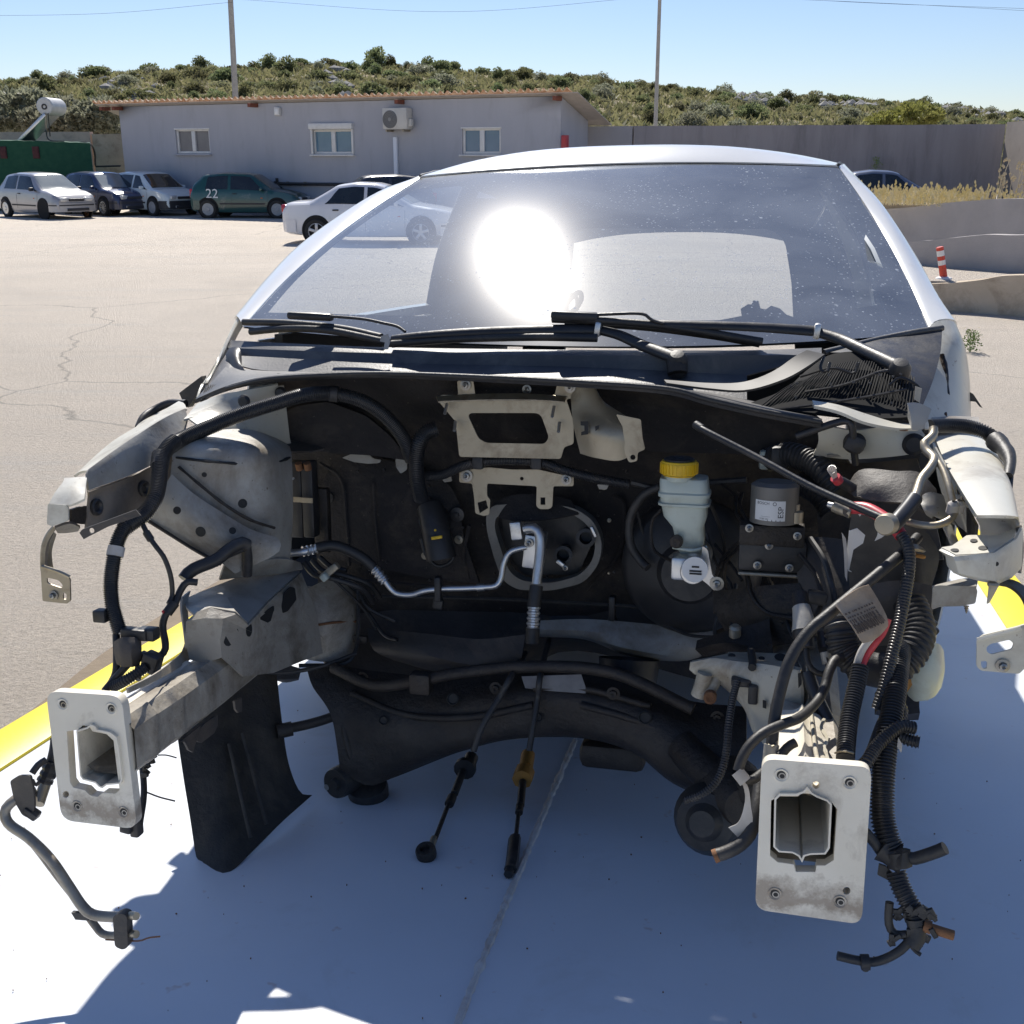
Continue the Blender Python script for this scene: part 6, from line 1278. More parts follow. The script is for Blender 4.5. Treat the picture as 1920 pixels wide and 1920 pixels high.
# ---- left rail
CXL = -.8323
def LX(px, py, c=CXL): return wpl(px, py, Vector((c, 0, 0)), X1)
bm = bmesh.new()
S_ = [(1.256, 0, .394), (1.29, 0, .394), (1.296, .0035, .396), (1.312, .0035, .396), (1.318, 0, .392), (1.362, 0, .391), (1.368, .0035, .393), (1.384, .0035, .393), (1.39, 0, .390), (1.44, 0, .390), (1.45, .002, .391), (1.52, .002, .391), (1.6, 0, .39), (1.75, -.004, .385), (1.9, -.02, .37), (2.05, -.03, .33)]
rings = []
def s_at(y):
    for a, b_ in zip(S_, S_[1:]):
        if y <= b_[0]: f = (y - a[0]) / (b_[0] - a[0]); f = f * f * (3 - 2 * f); return y, a[1] + (b_[1] - a[1]) * f, a[2] + (b_[2] - a[2]) * f
    return S_[-1]
for y, dx, zt_ in [s_at(1.256 + .794 * k / 130) for k in range(131)]:
    zb_ = .308 if y < 1.8 else .308 - (y - 1.8) * .35
    x1 = CXL + dx; x0 = CXL - .085
    rings.append([bm.verts.new(v) for v in ((x0, y, zb_ + .012), (x0 + .02, y, zb_), (x1 - .012, y, zb_), (x1, y, zb_ + .012), (x1, y, zt_ - .016), (x1 - .014, y, zt_), (x1 - .045, y, zt_ - .006), (x0, y, zt_ - .03))])
for a, b_ in zip(rings, rings[1:]):
    for i in range(8): bm.faces.new((a[i], a[(i + 1) % 8], b_[(i + 1) % 8], b_[i]))
bm.faces.new(rings[-1]); finish(bm, 'front_rail', M['rail'], car, 32)
LO('rail_lip', [[(236, 1290, 1.262), (290, 1262, 1.36), (335, 1228, 1.50), (345, 1208, 1.58)], [(238, 1300, 1.262), (292, 1275, 1.36), (345, 1245, 1.5), (372, 1225, 1.58)]], 'rail', nu=12, nv=4, th=.003)
for pts in ([(333, 1391), (342, 1390), (350, 1406), (358, 1410), (361, 1398), (368, 1378), (372, 1360)], [(366, 1372), (366, 1390), (374, 1392), (398, 1374), (404, 1360), (404, 1340), (380, 1356)], [(436, 1314), (438, 1330), (443, 1336), (450, 1334), (450, 1308)]):
    PL('rail_tab', pts, [], 0, 'oxide', th=.004, p0=Vector((CXL, 0, 0)), n=X1)
# mounting turret on the left rail
tur = loft('mount_turret', [W(r_) for r_ in [[(372, 1150, 1.515), (395, 1142, 1.515), (440, 1150, 1.52), (462, 1170, 1.56), (500, 1130, 1.68), (545, 1090, 1.80), (562, 1075, 1.86)], [(352, 1165, 1.505), (385, 1160, 1.50), (418, 1160, 1.505), (455, 1178, 1.555), (500, 1145, 1.67), (548, 1108, 1.785), (572, 1100, 1.85)], [(350, 1200, 1.505), (380, 1200, 1.50), (412, 1200, 1.505), (452, 1222, 1.55), (505, 1200, 1.665), (557, 1165, 1.785), (590, 1150, 1.85)], [(358, 1235, 1.505), (385, 1242, 1.50), (414, 1232, 1.505), (452, 1268, 1.54), (508, 1262, 1.655), (562, 1240, 1.775), (602, 1225, 1.84)]]], M['rail'], car, th=.004, sharp=28, lin=True)
loft('turret_top', [W(r_) for r_ in [[(345, 1128, 1.58), (375, 1114, 1.64), (410, 1100, 1.70), (445, 1086, 1.75), (490, 1072, 1.82), (535, 1068, 1.86), (558, 1070, 1.865)], [(350, 1143, 1.545), (385, 1132, 1.575), (425, 1124, 1.62), (455, 1122, 1.66), (495, 1105, 1.74), (538, 1085, 1.82), (560, 1074, 1.863)], [(365, 1156, 1.512), (395, 1143, 1.516), (440, 1151, 1.521), (462, 1171, 1.561), (500, 1131, 1.681), (545, 1091, 1.801), (562, 1076, 1.861)]]], M['bay'], car, th=.004, sharp=28, lin=True)
LO('turret_ear', [[(343, 1120, 1.56), (341, 1140, 1.55), (345, 1180, 1.53), (350, 1215, 1.52)], [(358, 1108, 1.59), (352, 1130, 1.57), (355, 1175, 1.54), (360, 1215, 1.53)]], 'bay', nu=10, nv=4)
for ol in ([(424, 1190), (446, 1178), (450, 1198), (426, 1214), (420, 1206)], circ(467, 1180, 6, 14, 14), [(488, 1154), (514, 1135), (514, 1160), (488, 1177)], [(528, 1136), (533, 1112), (544, 1100), (553, 1102), (556, 1124), (540, 1146), (530, 1150)]):
    hole('turret_hole', tur, rounded(ol, 3) if len(ol) < 10 else ol)
LA('top_hole', [(.007, .001), (0, .0015)], 390, 1149, 1.509, Vector((0, -.6, .8)), 'print', n=14)
LO('rail_step', [[(440, 1088, 1.745), (480, 1075, 1.81), (540, 1060, 1.88), (562, 1066, 1.9)], [(450, 1100, 1.735), (490, 1090, 1.79), (530, 1085, 1.84), (560, 1075, 1.88)]], 'bay', nu=10, nv=4)
LO('tower_foot', [[(420, 1055, 1.67), (470, 1050, 1.72), (530, 1045, 1.80), (560, 1055, 1.88)], [(410, 1085, 1.68), (450, 1080, 1.72), (510, 1075, 1.8), (565, 1068, 1.87)]], 'bay', nu=10, nv=5)
LO('wheelhouse_panel', [[(565, 1110, 1.9), (610, 1090, 1.95), (655, 1085, 2.0), (668, 1110, 2.05)], [(570, 1170, 1.88), (620, 1160, 1.9), (665, 1150, 1.96), (672, 1170, 2.0)], [(565, 1235, 1.86), (610, 1240, 1.88), (650, 1232, 1.92), (668, 1205, 1.98)]], 'rail', nu=14, nv=12)
T('panel_seam', [(565, 1178, 1.876), (620, 1168, 1.893), (668, 1165, 1.955)], .003, 'rust', n=6)
T('brake_pipe', [(640, 1085, 1.96), (670, 1110, 1.98), (690, 1140, 1.98), (740, 1165, 2.0)], .004, 'rubber', n=6); T('brake_pipe', [(672, 1100, 1.97), (671, 1190, 1.93), (664, 1225, 1.9), (640, 1245, 1.88), (560, 1248, 1.85)], .004, 'rubber', n=6)
BX('pipe_bracket', 676, 1198, 1.93, (.03, .01, .015), 'dkmetal')
for pts in ([(570, 1055, 1.88), (590, 1078, 1.87), (625, 1085, 1.87), (680, 1105, 1.9), (700, 1130, 1.95)], [(585, 1050, 1.9), (605, 1070, 1.89), (640, 1078, 1.89), (690, 1095, 1.92), (712, 1120, 1.96)], [(600, 1045, 1.92), (620, 1062, 1.91), (650, 1070, 1.91)]): T('fuel_hose', pts, .0055, 'rubber', n=8)
BX('hose_clip', 618, 1072, 1.86, (.045, .014, .014), 'steel', rot=RY(-40)); BX('hose_clip', 609, 1082, 1.85, (.014, .014, .014), 'tank', rot=RY(-40))
# relays beside the tower
for px, w_ in ((558, .03), (582, .024)):
    BX('relay', px, 935, 1.93, (w_, .03, .15), 'black', bev=.004)
BX('bonnet_latch', 605, 975, 1.96, (.03, .02, .13), 'dkmetal', bev=.004); PL('strap', [(551, 931), (587, 934), (587, 943), (551, 941)], [], 1.9, 'steel', th=.003); BX('marker', 545, 897, 1.9, (.014, .01, .005), 'label')
for px in (562, 578): LA('relay_plug', [(.007, 0), (.007, .014), (0, .015)], px, 880, 1.91, Vector((0, -.4, 1)), 'rust', n=12)
# ---- the two crash-box plates
def endplate(name_, outline, opening, holes, bolts_, lip, ow=0):
    pt = PL(name_, rounded(outline, 24, 7), [opening] + holes, 1.262, 'plate', th=.016, bevel=.005)
    for px, py in bolts_:
        rr_ = 11 * 1.35 / F_PX
        LA('bolt_boss', [(rr_ * 1.25, .0), (rr_ * 1.1, .0018), (rr_ * .75, .0002), (rr_ * .7, -.006)], px, py, 1.2462, FR, 'plate', pt, n=20)
        LA('bolt_hole', [(rr_ * .74, .0004), (0, .0004)], px, py, 1.2462, FR, 'print', pt, n=18)
        LA('weld_nut', [(rr_ * .6, .0006), (rr_ * .4, .0006), (rr_ * .4, .0005)], px + 1.5, py + 2, 1.2462, FR, 'bolt', pt, n=14)
    P_ = [wp(x, y, 1.243) for x, y in lip + lip[:1]]
    bm = bmesh.new()
    for a, b_ in zip(lip, lip[1:] + lip[:1]):
        v = [wp(*a, 1.241), wp(*b_, 1.241)]; w2 = [q + Vector((0, .26, 0)) for q in v]
        bm.faces.new([bm.verts.new(q) for q in (v[0], v[1], w2[1], w2[0])])
    bmesh.ops.remove_doubles(bm, verts=bm.verts, dist=.0004); bmesh.ops.recalc_face_normals(bm, faces=bm.faces); bmesh.ops.solidify(bm, geom=list(bm.faces), thickness=.0022)
    finish(bm, 'box_section', M['plate'], pt, 30)
    return pt
lipL = [(143, 1370), (163, 1364), (170, 1358), (178, 1362), (182, 1368), (206, 1373), (218, 1382), (222, 1400), (229, 1462), (226, 1470), (200, 1472), (192, 1478), (186, 1476), (178, 1468), (155, 1462), (150, 1455)]
opL = [(138, 1363), (160, 1360), (168, 1352), (180, 1354), (186, 1363), (212, 1368), (225, 1380), (236, 1472), (228, 1478), (205, 1477), (195, 1484), (182, 1482), (172, 1472), (150, 1467), (144, 1458)]
endplate('rail_end_plate', [(99, 1288), (240, 1297), (269, 1545), (128, 1528)], opL, [circ(136, 1480, 6)], [(118, 1320), (209, 1328), (145, 1511), (232, 1522)], lipL)
lipR = [(1452, 1498), (1462, 1488), (1494, 1488), (1506, 1484), (1514, 1475), (1522, 1486), (1532, 1492), (1552, 1500), (1560, 1508), (1556, 1590), (1548, 1602), (1520, 1603), (1509, 1606), (1504, 1618), (1497, 1606), (1486, 1600), (1460, 1598), (1450, 1588)]
opR = [(1446, 1490), (1462, 1482), (1496, 1482), (1502, 1476), (1530, 1478), (1536, 1486), (1558, 1493), (1568, 1506), (1562, 1600), (1546, 1610), (1530, 1610), (1528, 1622), (1492, 1622), (1488, 1608), (1458, 1604), (1444, 1592)]
pr_ = endplate('rail_end_plate', [(1429, 1412), (1633, 1428), (1614, 1720), (1416, 1692)], opR, [circ(1529, 1461, 7), circ(1586, 1657, 7)], [(1465, 1453), (1593, 1467), (1453, 1675), (1575, 1690)], lipR)
# right rail box behind the plate
XR0, XR1 = .028, .122
bm = bmesh.new(); rings = []
for y, k in ((1.256, 0), (1.34, .0), (1.36, -.004), (1.40, -.004), (1.42, 0), (1.6, .004), (1.9, .01), (2.05, .02)):
    zt_ = .388; zb_ = .298
    rings.append([bm.verts.new(v) for v in ((XR0 - k, y, zb_), (XR1 + k, y, zb_), (XR1 + k, y, zt_ - .012), (XR1 - .012, y, zt_), (.082, y, zt_ - .004), (.078, y, zt_ + .006), (.074, y, zt_ - .004), (XR0 + .012, y, zt_), (XR0 - k, y, zt_ - .012))])
for a, b_ in zip(rings, rings[1:]):
    for i in range(9): bm.faces.new((a[i], a[(i + 1) % 9], b_[(i + 1) % 9], b_[i]))
bm.faces.new(rings[-1]); finish(bm, 'front_rail', M['rail'], car, 40)
T('rail_ridge', [(1533, 1426, 1.262), (1528, 1400, 1.33), (1522, 1350, 1.45), (1519, 1310, 1.56)], .0028, 'cream', n=8)
T('torn_seam', [(1553, 1425, 1.262), (1546, 1400, 1.32), (1551, 1385, 1.36), (1540, 1365, 1.41), (1545, 1350, 1.44)], .0022, 'cream', n=6, wob=.6)
# mount bracket on the right rail
mb = LO('mount_bracket', [[(1295, 1241, 1.62), (1340, 1236, 1.62), (1385, 1243, 1.60), (1440, 1248, 1.58), (1500, 1258, 1.56)], [(1297, 1258, 1.62), (1345, 1252, 1.61), (1392, 1262, 1.585), (1440, 1268, 1.57), (1505, 1270, 1.555)], [(1345, 1275, 1.63), (1378, 1290, 1.60), (1410, 1300, 1.575), (1445, 1305, 1.56), (1506, 1310, 1.55)], [(1395, 1320, 1.60), (1405, 1330, 1.58), (1425, 1345, 1.565), (1455, 1350, 1.55), (1507, 1352, 1.545)], [(1415, 1370, 1.56), (1425, 1385, 1.54), (1438, 1400, 1.52), (1462, 1405, 1.51), (1490, 1395, 1.52)]], 'cream', nu=20, nv=16, th=.004)
LO('bracket_top', [[(1295, 1241, 1.618), (1340, 1236, 1.618), (1385, 1243, 1.598), (1440, 1248, 1.578), (1500, 1258, 1.558)], [(1300, 1238, 1.65), (1345, 1232, 1.65), (1390, 1234, 1.65), (1440, 1240, 1.64), (1502, 1248, 1.62)], [(1345, 1232, 1.69), (1360, 1226, 1.70), (1386, 1223, 1.72), (1440, 1224, 1.72), (1480, 1226, 1.72)]], 'cream', mb, nu=16, nv=6)
LO('bracket_side', [[(1500, 1256, 1.556), (1506, 1280, 1.55), (1507, 1320, 1.545), (1500, 1352, 1.545)], [(1496, 1250, 1.60), (1498, 1280, 1.60), (1496, 1320, 1.6), (1494, 1352, 1.6)]], 'cream', mb, nu=10, nv=4)
PL('bracket_slot', rounded([(1496, 1262), (1503, 1262), (1503, 1282), (1497, 1290)], 2), [], 1.544, 'print', th=.002, parent=mb); PL('bracket_slot', [(1430, 1312), (1437, 1314), (1437, 1328), (1430, 1326)], [], 1.553, 'print', th=.002, parent=mb)
for px, py, rx, dd in ((1372, 1231, .006, 1.665), (1428, 1236, .005, 1.655), (1464, 1234, .010, 1.66)): LA('bracket_hole', [(rx, .002), (0, .0025)], px, py, dd, Vector((0, -.3, 1)), 'print', mb, n=14)
T('bracket_leg', [(1322, 1262, 1.61), (1316, 1285, 1.61), (1309, 1305, 1.61)], .012, 'cream', mb, n=10); LA('leg_bolt', [(.010, 0), (.010, .012), (.006, .013), (0, .01)], 1332, 1304, 1.60, FR, 'rust', mb, n=12); T('leg_arm', [(1345, 1268, 1.62), (1335, 1290, 1.61), (1318, 1305, 1.605)], .009, 'cream', mb)
T('bracket_strap', [(1408, 1218, 1.67), (1411, 1240, 1.60), (1410, 1252, 1.575)], .006, 'print', mb)
BX('wire_clip', 1390, 1278, 1.58, (.03, .02, .012), 'black'); BX('wire_clip', 1412, 1300, 1.57, (.014, .02, .03), 'black')
T('sensor_loom', [(1382, 1278, 1.57), (1374, 1310, 1.55), (1366, 1360, 1.52), (1360, 1420, 1.50), (1345, 1462, 1.48), (1318, 1488, 1.47), (1284, 1502, 1.47)], .006, 'loom', corr=.004, amp=.1, n=10)
# ---- suspension cradle lying on the deck
LO('cradle', [[(575, 1250, 1.90), (640, 1252, 1.90), (700, 1262, 1.90), (850, 1275, 1.88), (1000, 1262, 1.86), (1100, 1265, 1.86), (1200, 1290, 1.84), (1300, 1320, 1.82), (1400, 1330, 1.80)], [(588, 1290, 1.86), (660, 1300, 1.85), (720, 1310, 1.84), (850, 1318, 1.82), (1000, 1300, 1.80), (1100, 1305, 1.80), (1200, 1330, 1.78), (1300, 1365, 1.76), (1400, 1380, 1.74)], [(622, 1340, 1.82), (690, 1355, 1.81), (750, 1365, 1.80), (860, 1362, 1.80), (1000, 1340, 1.79), (1100, 1342, 1.79), (1200, 1366, 1.76), (1300, 1410, 1.72), (1400, 1430, 1.70)], [(634, 1400, 1.80), (690, 1425, 1.80), (750, 1425, 1.80), (860, 1400, 1.80), (960, 1376, 1.80), (1090, 1374, 1.80), (1190, 1400, 1.76), (1270, 1455, 1.72), (1390, 1490, 1.68)], [(640, 1440, 1.80), (690, 1470, 1.80), (740, 1452, 1.82), (860, 1404, 1.86), (960, 1380, 1.86), (1090, 1378, 1.86), (1190, 1406, 1.82), (1268, 1465, 1.76), (1380, 1510, 1.70)]], 'dkmetal', nu=48, nv=24, th=.006, sharp=60)
LA('cradle_bush', [(.0, .018), (.01, .018), (.012, .01), (.028, .012), (.030, .004), (.030, -.04)], 636, 1466, 1.80, Vector((-.35, -1, .05)), 'rubber', n=26)
LA('bush_bolt', [(.006, .03), (0, .03)], 632, 1466, 1.80, Vector((-.35, -1, .05)), 'alu', n=10)
LA('cradle_bush', [(0, .02), (.02, .02), (.038, .012), (.04, -.0), (.038, -.02)], 690, 1480, 1.84, Vector((0, -.3, 1)), 'rubber', n=24)
T('anti_roll_bar', [(625, 1252, 1.86), (700, 1285, 1.82), (780, 1278, 1.80), (860, 1262, 1.80), (1000, 1250, 1.80), (1150, 1262, 1.79), (1300, 1330, 1.76)], .011, 'dkmetal'); BX('bar_clamp', 790, 1280, 1.795, (.04, .03, .04), 'dkmetal', bev=.006)
LO('sump_shield', [[(690, 1180, 2.02), (800, 1190, 1.98), (900, 1200, 1.96), (985, 1190, 1.98)], [(700, 1215, 1.98), (800, 1232, 1.94), (900, 1246, 1.93), (975, 1240, 1.96)], [(740, 1235, 2.0), (820, 1256, 1.98), (900, 1262, 1.98), (960, 1256, 2.0)]], 'oxide', nu=16, nv=10)
PL('cradle_sticker', [(978, 1268), (1090, 1264), (1098, 1288), (1098, 1300), (1040, 1296), (985, 1290)], [], 1.795, mat('faded sticker', (.12, .12, .13), (.2, .2, .2), 30, .6), th=.001)
BX('mount_pad', 1150, 1412, 1.86, (.12, .06, .05), 'dkmetal', bev=.015)
LA('drive_flange', [(0, .05), (.02, .05), (.03, .035), (.045, .03), (.058, .0), (.055, -.05)], 1330, 1535, 1.62, Vector((-.2, -1, .3)), 'rubber', n=28); LA('hub_carrier', [(0, .03), (.03, .03), (.05, .0), (.06, -.06)], 1385, 1505, 1.62, Vector((.3, -1, .2)), 'dkmetal', n=24)
T('lower_arm', [(1280, 1400, 1.74), (1330, 1450, 1.68), (1380, 1480, 1.64), (1430, 1480, 1.6)], .03, 'dkmetal', n=14); T('track_rod', [(526, 1368, 1.78), (560, 1362, 1.80), (600, 1352, 1.82), (640, 1338, 1.84)], .0095, 'dkmetal'); T('rod_end', [(520, 1372, 1.775), (548, 1366, 1.79)], .014, 'dkmetal')
LO('strut_left', [[(510, 1255, 1.9), (530, 1250, 1.9), (565, 1255, 1.9)], [(515, 1275, 1.89), (535, 1280, 1.88), (560, 1275, 1.89)]], 'black', nu=8, nv=4, th=.02)
T('arch_wire', [(470, 1250, 1.82), (520, 1262, 1.82), (600, 1250, 1.85), (668, 1225, 1.9)], .004, 'rubber')
LO('liner_panel', [[(328, 1350, 1.66), (395, 1300, 1.74), (455, 1255, 1.82), (500, 1235, 1.86), (514, 1250, 1.87)], [(345, 1465, 1.60), (405, 1425, 1.645), (460, 1385, 1.72), (505, 1350, 1.78), (525, 1350, 1.81)], [(358, 1540, 1.58), (412, 1510, 1.61), (465, 1475, 1.68), (515, 1430, 1.75), (538, 1432, 1.78)], [(370, 1606, 1.56), (418, 1580, 1.575), (470, 1545, 1.64), (525, 1485, 1.73), (560, 1486, 1.77)], [(382, 1622, 1.545), (424, 1640, 1.525), (470, 1600, 1.59), (530, 1540, 1.69), (583, 1492, 1.795)]], 'liner', nu=26, nv=22, th=.004, sharp=60)
for k, (a, b_) in enumerate((((430, 1395, 1.67), (470, 1570, 1.585)), ((455, 1375, 1.70), (500, 1545, 1.63)))): T('liner_rib', [a, ((a[0] + b_[0]) / 2, (a[1] + b_[1]) / 2, (a[2] + b_[2]) / 2 - .006), b_], .004, 'liner')
# ---- gear cables lying on the deck
def gcable(pts, r): return T('gear_cable', pts, r, 'rubber', n=8)
g_ = gcable([(985, 1225, 2.1), (962, 1262, 1.80), (935, 1310, 1.76), (905, 1360, 1.73), (888, 1408, 1.72)], .006)
z0_ = lambda x, y, z=.012: wz(x, y, z)
def TZ(name, pts, r, m, parent=None, **kw): return tube(name, [wz(*p) for p in pts], r, M[m] if isinstance(m, str) else m, parent or car, **kw)
TZ('cable_grommet', [(884, 1420, .05), (876, 1440, .045)], .014, 'black', g_, n=12); TZ('grommet_flange', [(873, 1438, .045), (871, 1443, .044)], .022, 'black', g_, n=12); TZ('cable_sleeve', [(868, 1446, .04), (852, 1488, .03)], .0075, 'rubber', g_); TZ('cable_ferrule', [(848, 1494, .028), (842, 1508, .025)], .009, 'dkmetal', g_); TZ('cable_rod', [(842, 1505, .025), (815, 1576, .015)], .0042, 'dkmetal', g_); TZ('rod_neck', [(814, 1572, .015), (808, 1590, .014)], .0065, 'steel', g_)
bm = bmesh.new(); b_lathe(bm, [(.007, .0), (.0165, .0), (.018, .004), (.018, .016), (.016, .02), (.009, .02), (.007, .012), (0, .012)], wz(801, 1606, .002), Vector((-.1, -.3, 1)), 24); finish(bm, 'ball_eye', M['dkmetal'], g_, 35)
g_ = gcable([(1030, 1200, 2.1), (1014, 1262, 1.80), (1008, 1310, 1.775), (1000, 1360, 1.75), (992, 1408, 1.73)], .0055)
TZ('cable_grommet', [(990, 1415, .05), (986, 1440, .045)], .014, 'orange', g_, n=12); TZ('grommet_flange', [(984, 1446, .045), (979, 1462, .042)], .02, 'orange', g_, n=8); TZ('cable_sleeve', [(980, 1466, .04), (976, 1510, .03)], .0075, 'black', g_); TZ('cable_ferrule', [(975, 1510, .029), (973, 1524, .026)], .0075, 'dkmetal', g_); TZ('cable_rod', [(972, 1526, .025), (967, 1572, .018)], .004, 'dkmetal', g_)
TZ('clip_body', [(965, 1572, .016), (963, 1590, .016), (960, 1618, .015), (957, 1630, .013)], .0125, 'black', g_, n=8, flat=.8); TZ('clip_tip', [(957, 1626, .012), (953, 1640, .01)], .008, 'black', g_, n=8)
# ---- air-con pipes hanging at the lower left
ap = T('aircon_pipe', [(62, 1482, 1.27), (40, 1492, 1.25), (18, 1508, 1.235), (9, 1524, 1.23), (18, 1546, 1.225), (55, 1572, 1.22), (95, 1612, 1.21), (128, 1660, 1.205), (155, 1700, 1.20), (178, 1716, 1.20), (228, 1720, 1.20)], .0074, 'pipe')
T('aircon_pipe', [(40, 1556, 1.25), (70, 1592, 1.245), (110, 1645, 1.235), (150, 1696, 1.225), (178, 1735, 1.22), (195, 1752, 1.215), (230, 1754, 1.21)], .0055, 'pipe', ap)
PL('flange_block', rounded([(222, 1708), (236, 1702), (248, 1706), (250, 1766), (240, 1770), (226, 1764)], 6), [], 1.20, 'oxide', th=.014, parent=ap)
for py in (1716, 1750): T('flange_bolt', [(244, py, 1.195), (256, py + 2, 1.19)], .0055, 'steel', ap, n=10)
PL('pipe_bracket', rounded([(22, 1462), (38, 1452), (60, 1452), (66, 1480), (68, 1510), (62, 1534), (45, 1526), (30, 1500)], 5), [], 1.24, 'oxide', th=.004, parent=ap)
T('coupling', [(72, 1508, 1.26), (82, 1478, 1.28), (92, 1450, 1.29)], .0085, 'steel', ap); T('coupling', [(84, 1465, 1.285), (93, 1445, 1.29), (98, 1428, 1.295)], .0125, 'loom', ap, corr=.01, amp=.08)
T('hose_tail', [(98, 1430, 1.295), (104, 1405, 1.30), (106, 1385, 1.31)], .009, 'rubber', ap); T('bracket_hook', [(60, 1450, 1.26), (72, 1434, 1.27), (86, 1425, 1.28)], .005, 'oxide', ap); T('hook_wire', [(60, 1462, 1.25), (66, 1472, 1.25), (74, 1466, 1.255)], .003, 'oxide', ap)
BX('pipe_clamp', 60, 1524, 1.24, (.022, .016, .012), 'black', ap, RY(30)); PL('foam_tab', [(138, 1707), (168, 1709), (170, 1722), (146, 1720)], [], 1.215, 'black', th=.006, parent=ap)
T('rust_wire', [(198, 1762, 1.20), (240, 1764, 1.195), (262, 1764, 1.19), (280, 1758, 1.19), (300, 1756, 1.19)], .0012, 'rust', ap, n=5)
BX('plug_tail', 238, 1552, 1.30, (.018, .014, .014), 'black', rot=RY(8)); BX('plug_tail', 256, 1550, 1.31, (.014, .018, .028), 'oxide'); T('plug_wire', [(276, 1486, 1.42), (300, 1495, 1.43), (328, 1502, 1.43)], .0014, 'rubber', n=5); T('plug_wire', [(262, 1400, 1.42), (270, 1480, 1.36), (262, 1545, 1.31)], .005, 'rubber')
T('plug_wire', [(296, 1416, 1.45), (312, 1416, 1.46), (331, 1421, 1.47)], .0012, 'rubber', n=5)
for k in range(9): BX('frayed_tape', 268 + k * 3.5 + rq.uniform(-3, 3), 1450 - k * 5 + rq.uniform(-6, 6), 1.36 + k * .005, (.012, .004, .006), 'rubber', rot=RY(rq.uniform(-60, 60)), bev=0)

# seams, studs and thin wiring over the dark bulkhead
for pts in ([(600, 868, 2.045), (640, 900, 2.045), (650, 980, 2.04), (655, 1060, 2.045)], [(700, 905, 2.035), (705, 980, 2.03), (712, 1050, 2.04)], [(1100, 1105, 2.1), (1160, 1040, 2.09), (1170, 950, 2.085), (1150, 930, 2.08)], [(880, 985, 2.05), (870, 1040, 2.05), (880, 1085, 2.06)], [(640, 1085, 2.06), (760, 1095, 2.06), (880, 1105, 2.06)]): T('felt_seam', pts, .004, 'felt', n=6)
rb_ = random.Random(8)
for _ in range(34):
    px, py = rb_.uniform(610, 1180), rb_.uniform(870, 1110); LA('felt_stud', [(0, .003), (.002, .003), (.003, 0)], px, py, 2.04, FR, rb_.choice(('steel', 'black', 'black', 'dkmetal')), n=8)
for pts, r in (([(1185, 905, 1.97), (1240, 915, 1.96), (1330, 905, 1.95), (1400, 900, 1.94)], .006), ([(1330, 940, 1.93), (1350, 990, 1.92), (1360, 1050, 1.9), (1340, 1110, 1.88), (1360, 1160, 1.86)], .0035), ([(1325, 1000, 1.93), (1345, 1060, 1.91), (1372, 1100, 1.88), (1380, 1170, 1.84), (1420, 1200, 1.8)], .003), ([(1400, 1075, 1.82), (1410, 1120, 1.79), (1440, 1150, 1.77), (1490, 1160, 1.74)], .004), ([(1340, 1020, 1.9), (1372, 1060, 1.86), (1392, 1090, 1.83)], .003), ([(1500, 1040, 1.78), (1530, 1080, 1.74), (1540, 1130, 1.70), (1520, 1170, 1.68)], .004), ([(1355, 1130, 1.86), (1340, 1180, 1.84), (1352, 1215, 1.8)], .0035), ([(640, 1105, 1.96), (690, 1150, 1.99), (720, 1190, 1.98), (745, 1200, 1.97)], .004), ([(600, 1065, 1.9), (640, 1100, 1.92), (680, 1140, 1.95), (705, 1180, 1.97)], .003), ([(1195, 960, 1.98), (1210, 1010, 1.98), (1235, 1040, 1.97)], .0025), ([(1520, 1010, 1.80), (1545, 1050, 1.75), (1560, 1100, 1.72), (1570, 1150, 1.66)], .005), ([(1470, 1130, 1.79), (1480, 1180, 1.74), (1500, 1210, 1.70)], .003)):
    T('thin_wire', pts, r, rb_.choice(('rubber', 'loom', 'dkmetal')), n=7)
for px, py, y_ in ((1405, 990, 1.775), (1495, 1005, 1.775), (1420, 1060, 1.78), (1480, 1065, 1.78), (1442, 1023, 1.782)): bolt(px, py, y_, .004)
for px, py, y_ in ((1532, 1120, 1.69), (1590, 1140, 1.675), (1660, 1150, 1.67)): BX('harness_plug', px, py, y_, (.03, .022, .02), 'black', rot=RY(rb_.uniform(-30, 30)), bev=.004)
for px, py, y_ in ((330, 930, 1.66), (420, 1010, 1.67), (480, 930, 1.735), (520, 945, 1.80)):
    LA('spot_weld', [(0, .0008), (.003, .0012), (.0045, 0)], px, py, y_, FR, 'bay', n=12)

# fittings and pressings on the cradle
for pts in ([(660, 1300, 1.845), (760, 1340, 1.81), (880, 1345, 1.79), (1000, 1322, 1.785)], [(1090, 1322, 1.785), (1190, 1350, 1.765), (1290, 1392, 1.735), (1370, 1420, 1.71)], [(640, 1330, 1.825), (650, 1390, 1.80), (665, 1440, 1.80)], [(1000, 1290, 1.80), (1100, 1292, 1.80), (1220, 1325, 1.78)]): T('cradle_rib', pts, .007, 'dkmetal', n=8)
for px, py, y_, r in ((850, 1310, 1.815, .012), (1210, 1345, 1.765, .012), (720, 1350, 1.805, .009), (1310, 1400, 1.725, .011), (1010, 1345, 1.785, .008)):
    LA('cradle_hole', [(r, .004), (r * .85, .006), (r * .7, .003), (0, .002)], px, py, y_ - .004, Vector((0, -1, .3)), 'print', n=18)
for px, py, y_ in ((680, 1270, 1.88), (1345, 1345, 1.78), (930, 1290, 1.80), (1150, 1300, 1.785), (700, 1420, 1.80)): bolt(px, py, y_, .007, m='dkmetal')
# ================================================================== right-hand side of the bay
SX = Vector((-1, 0, 0))
def wzl(pts, z): return [wz(x, y, z) for x, y in pts]
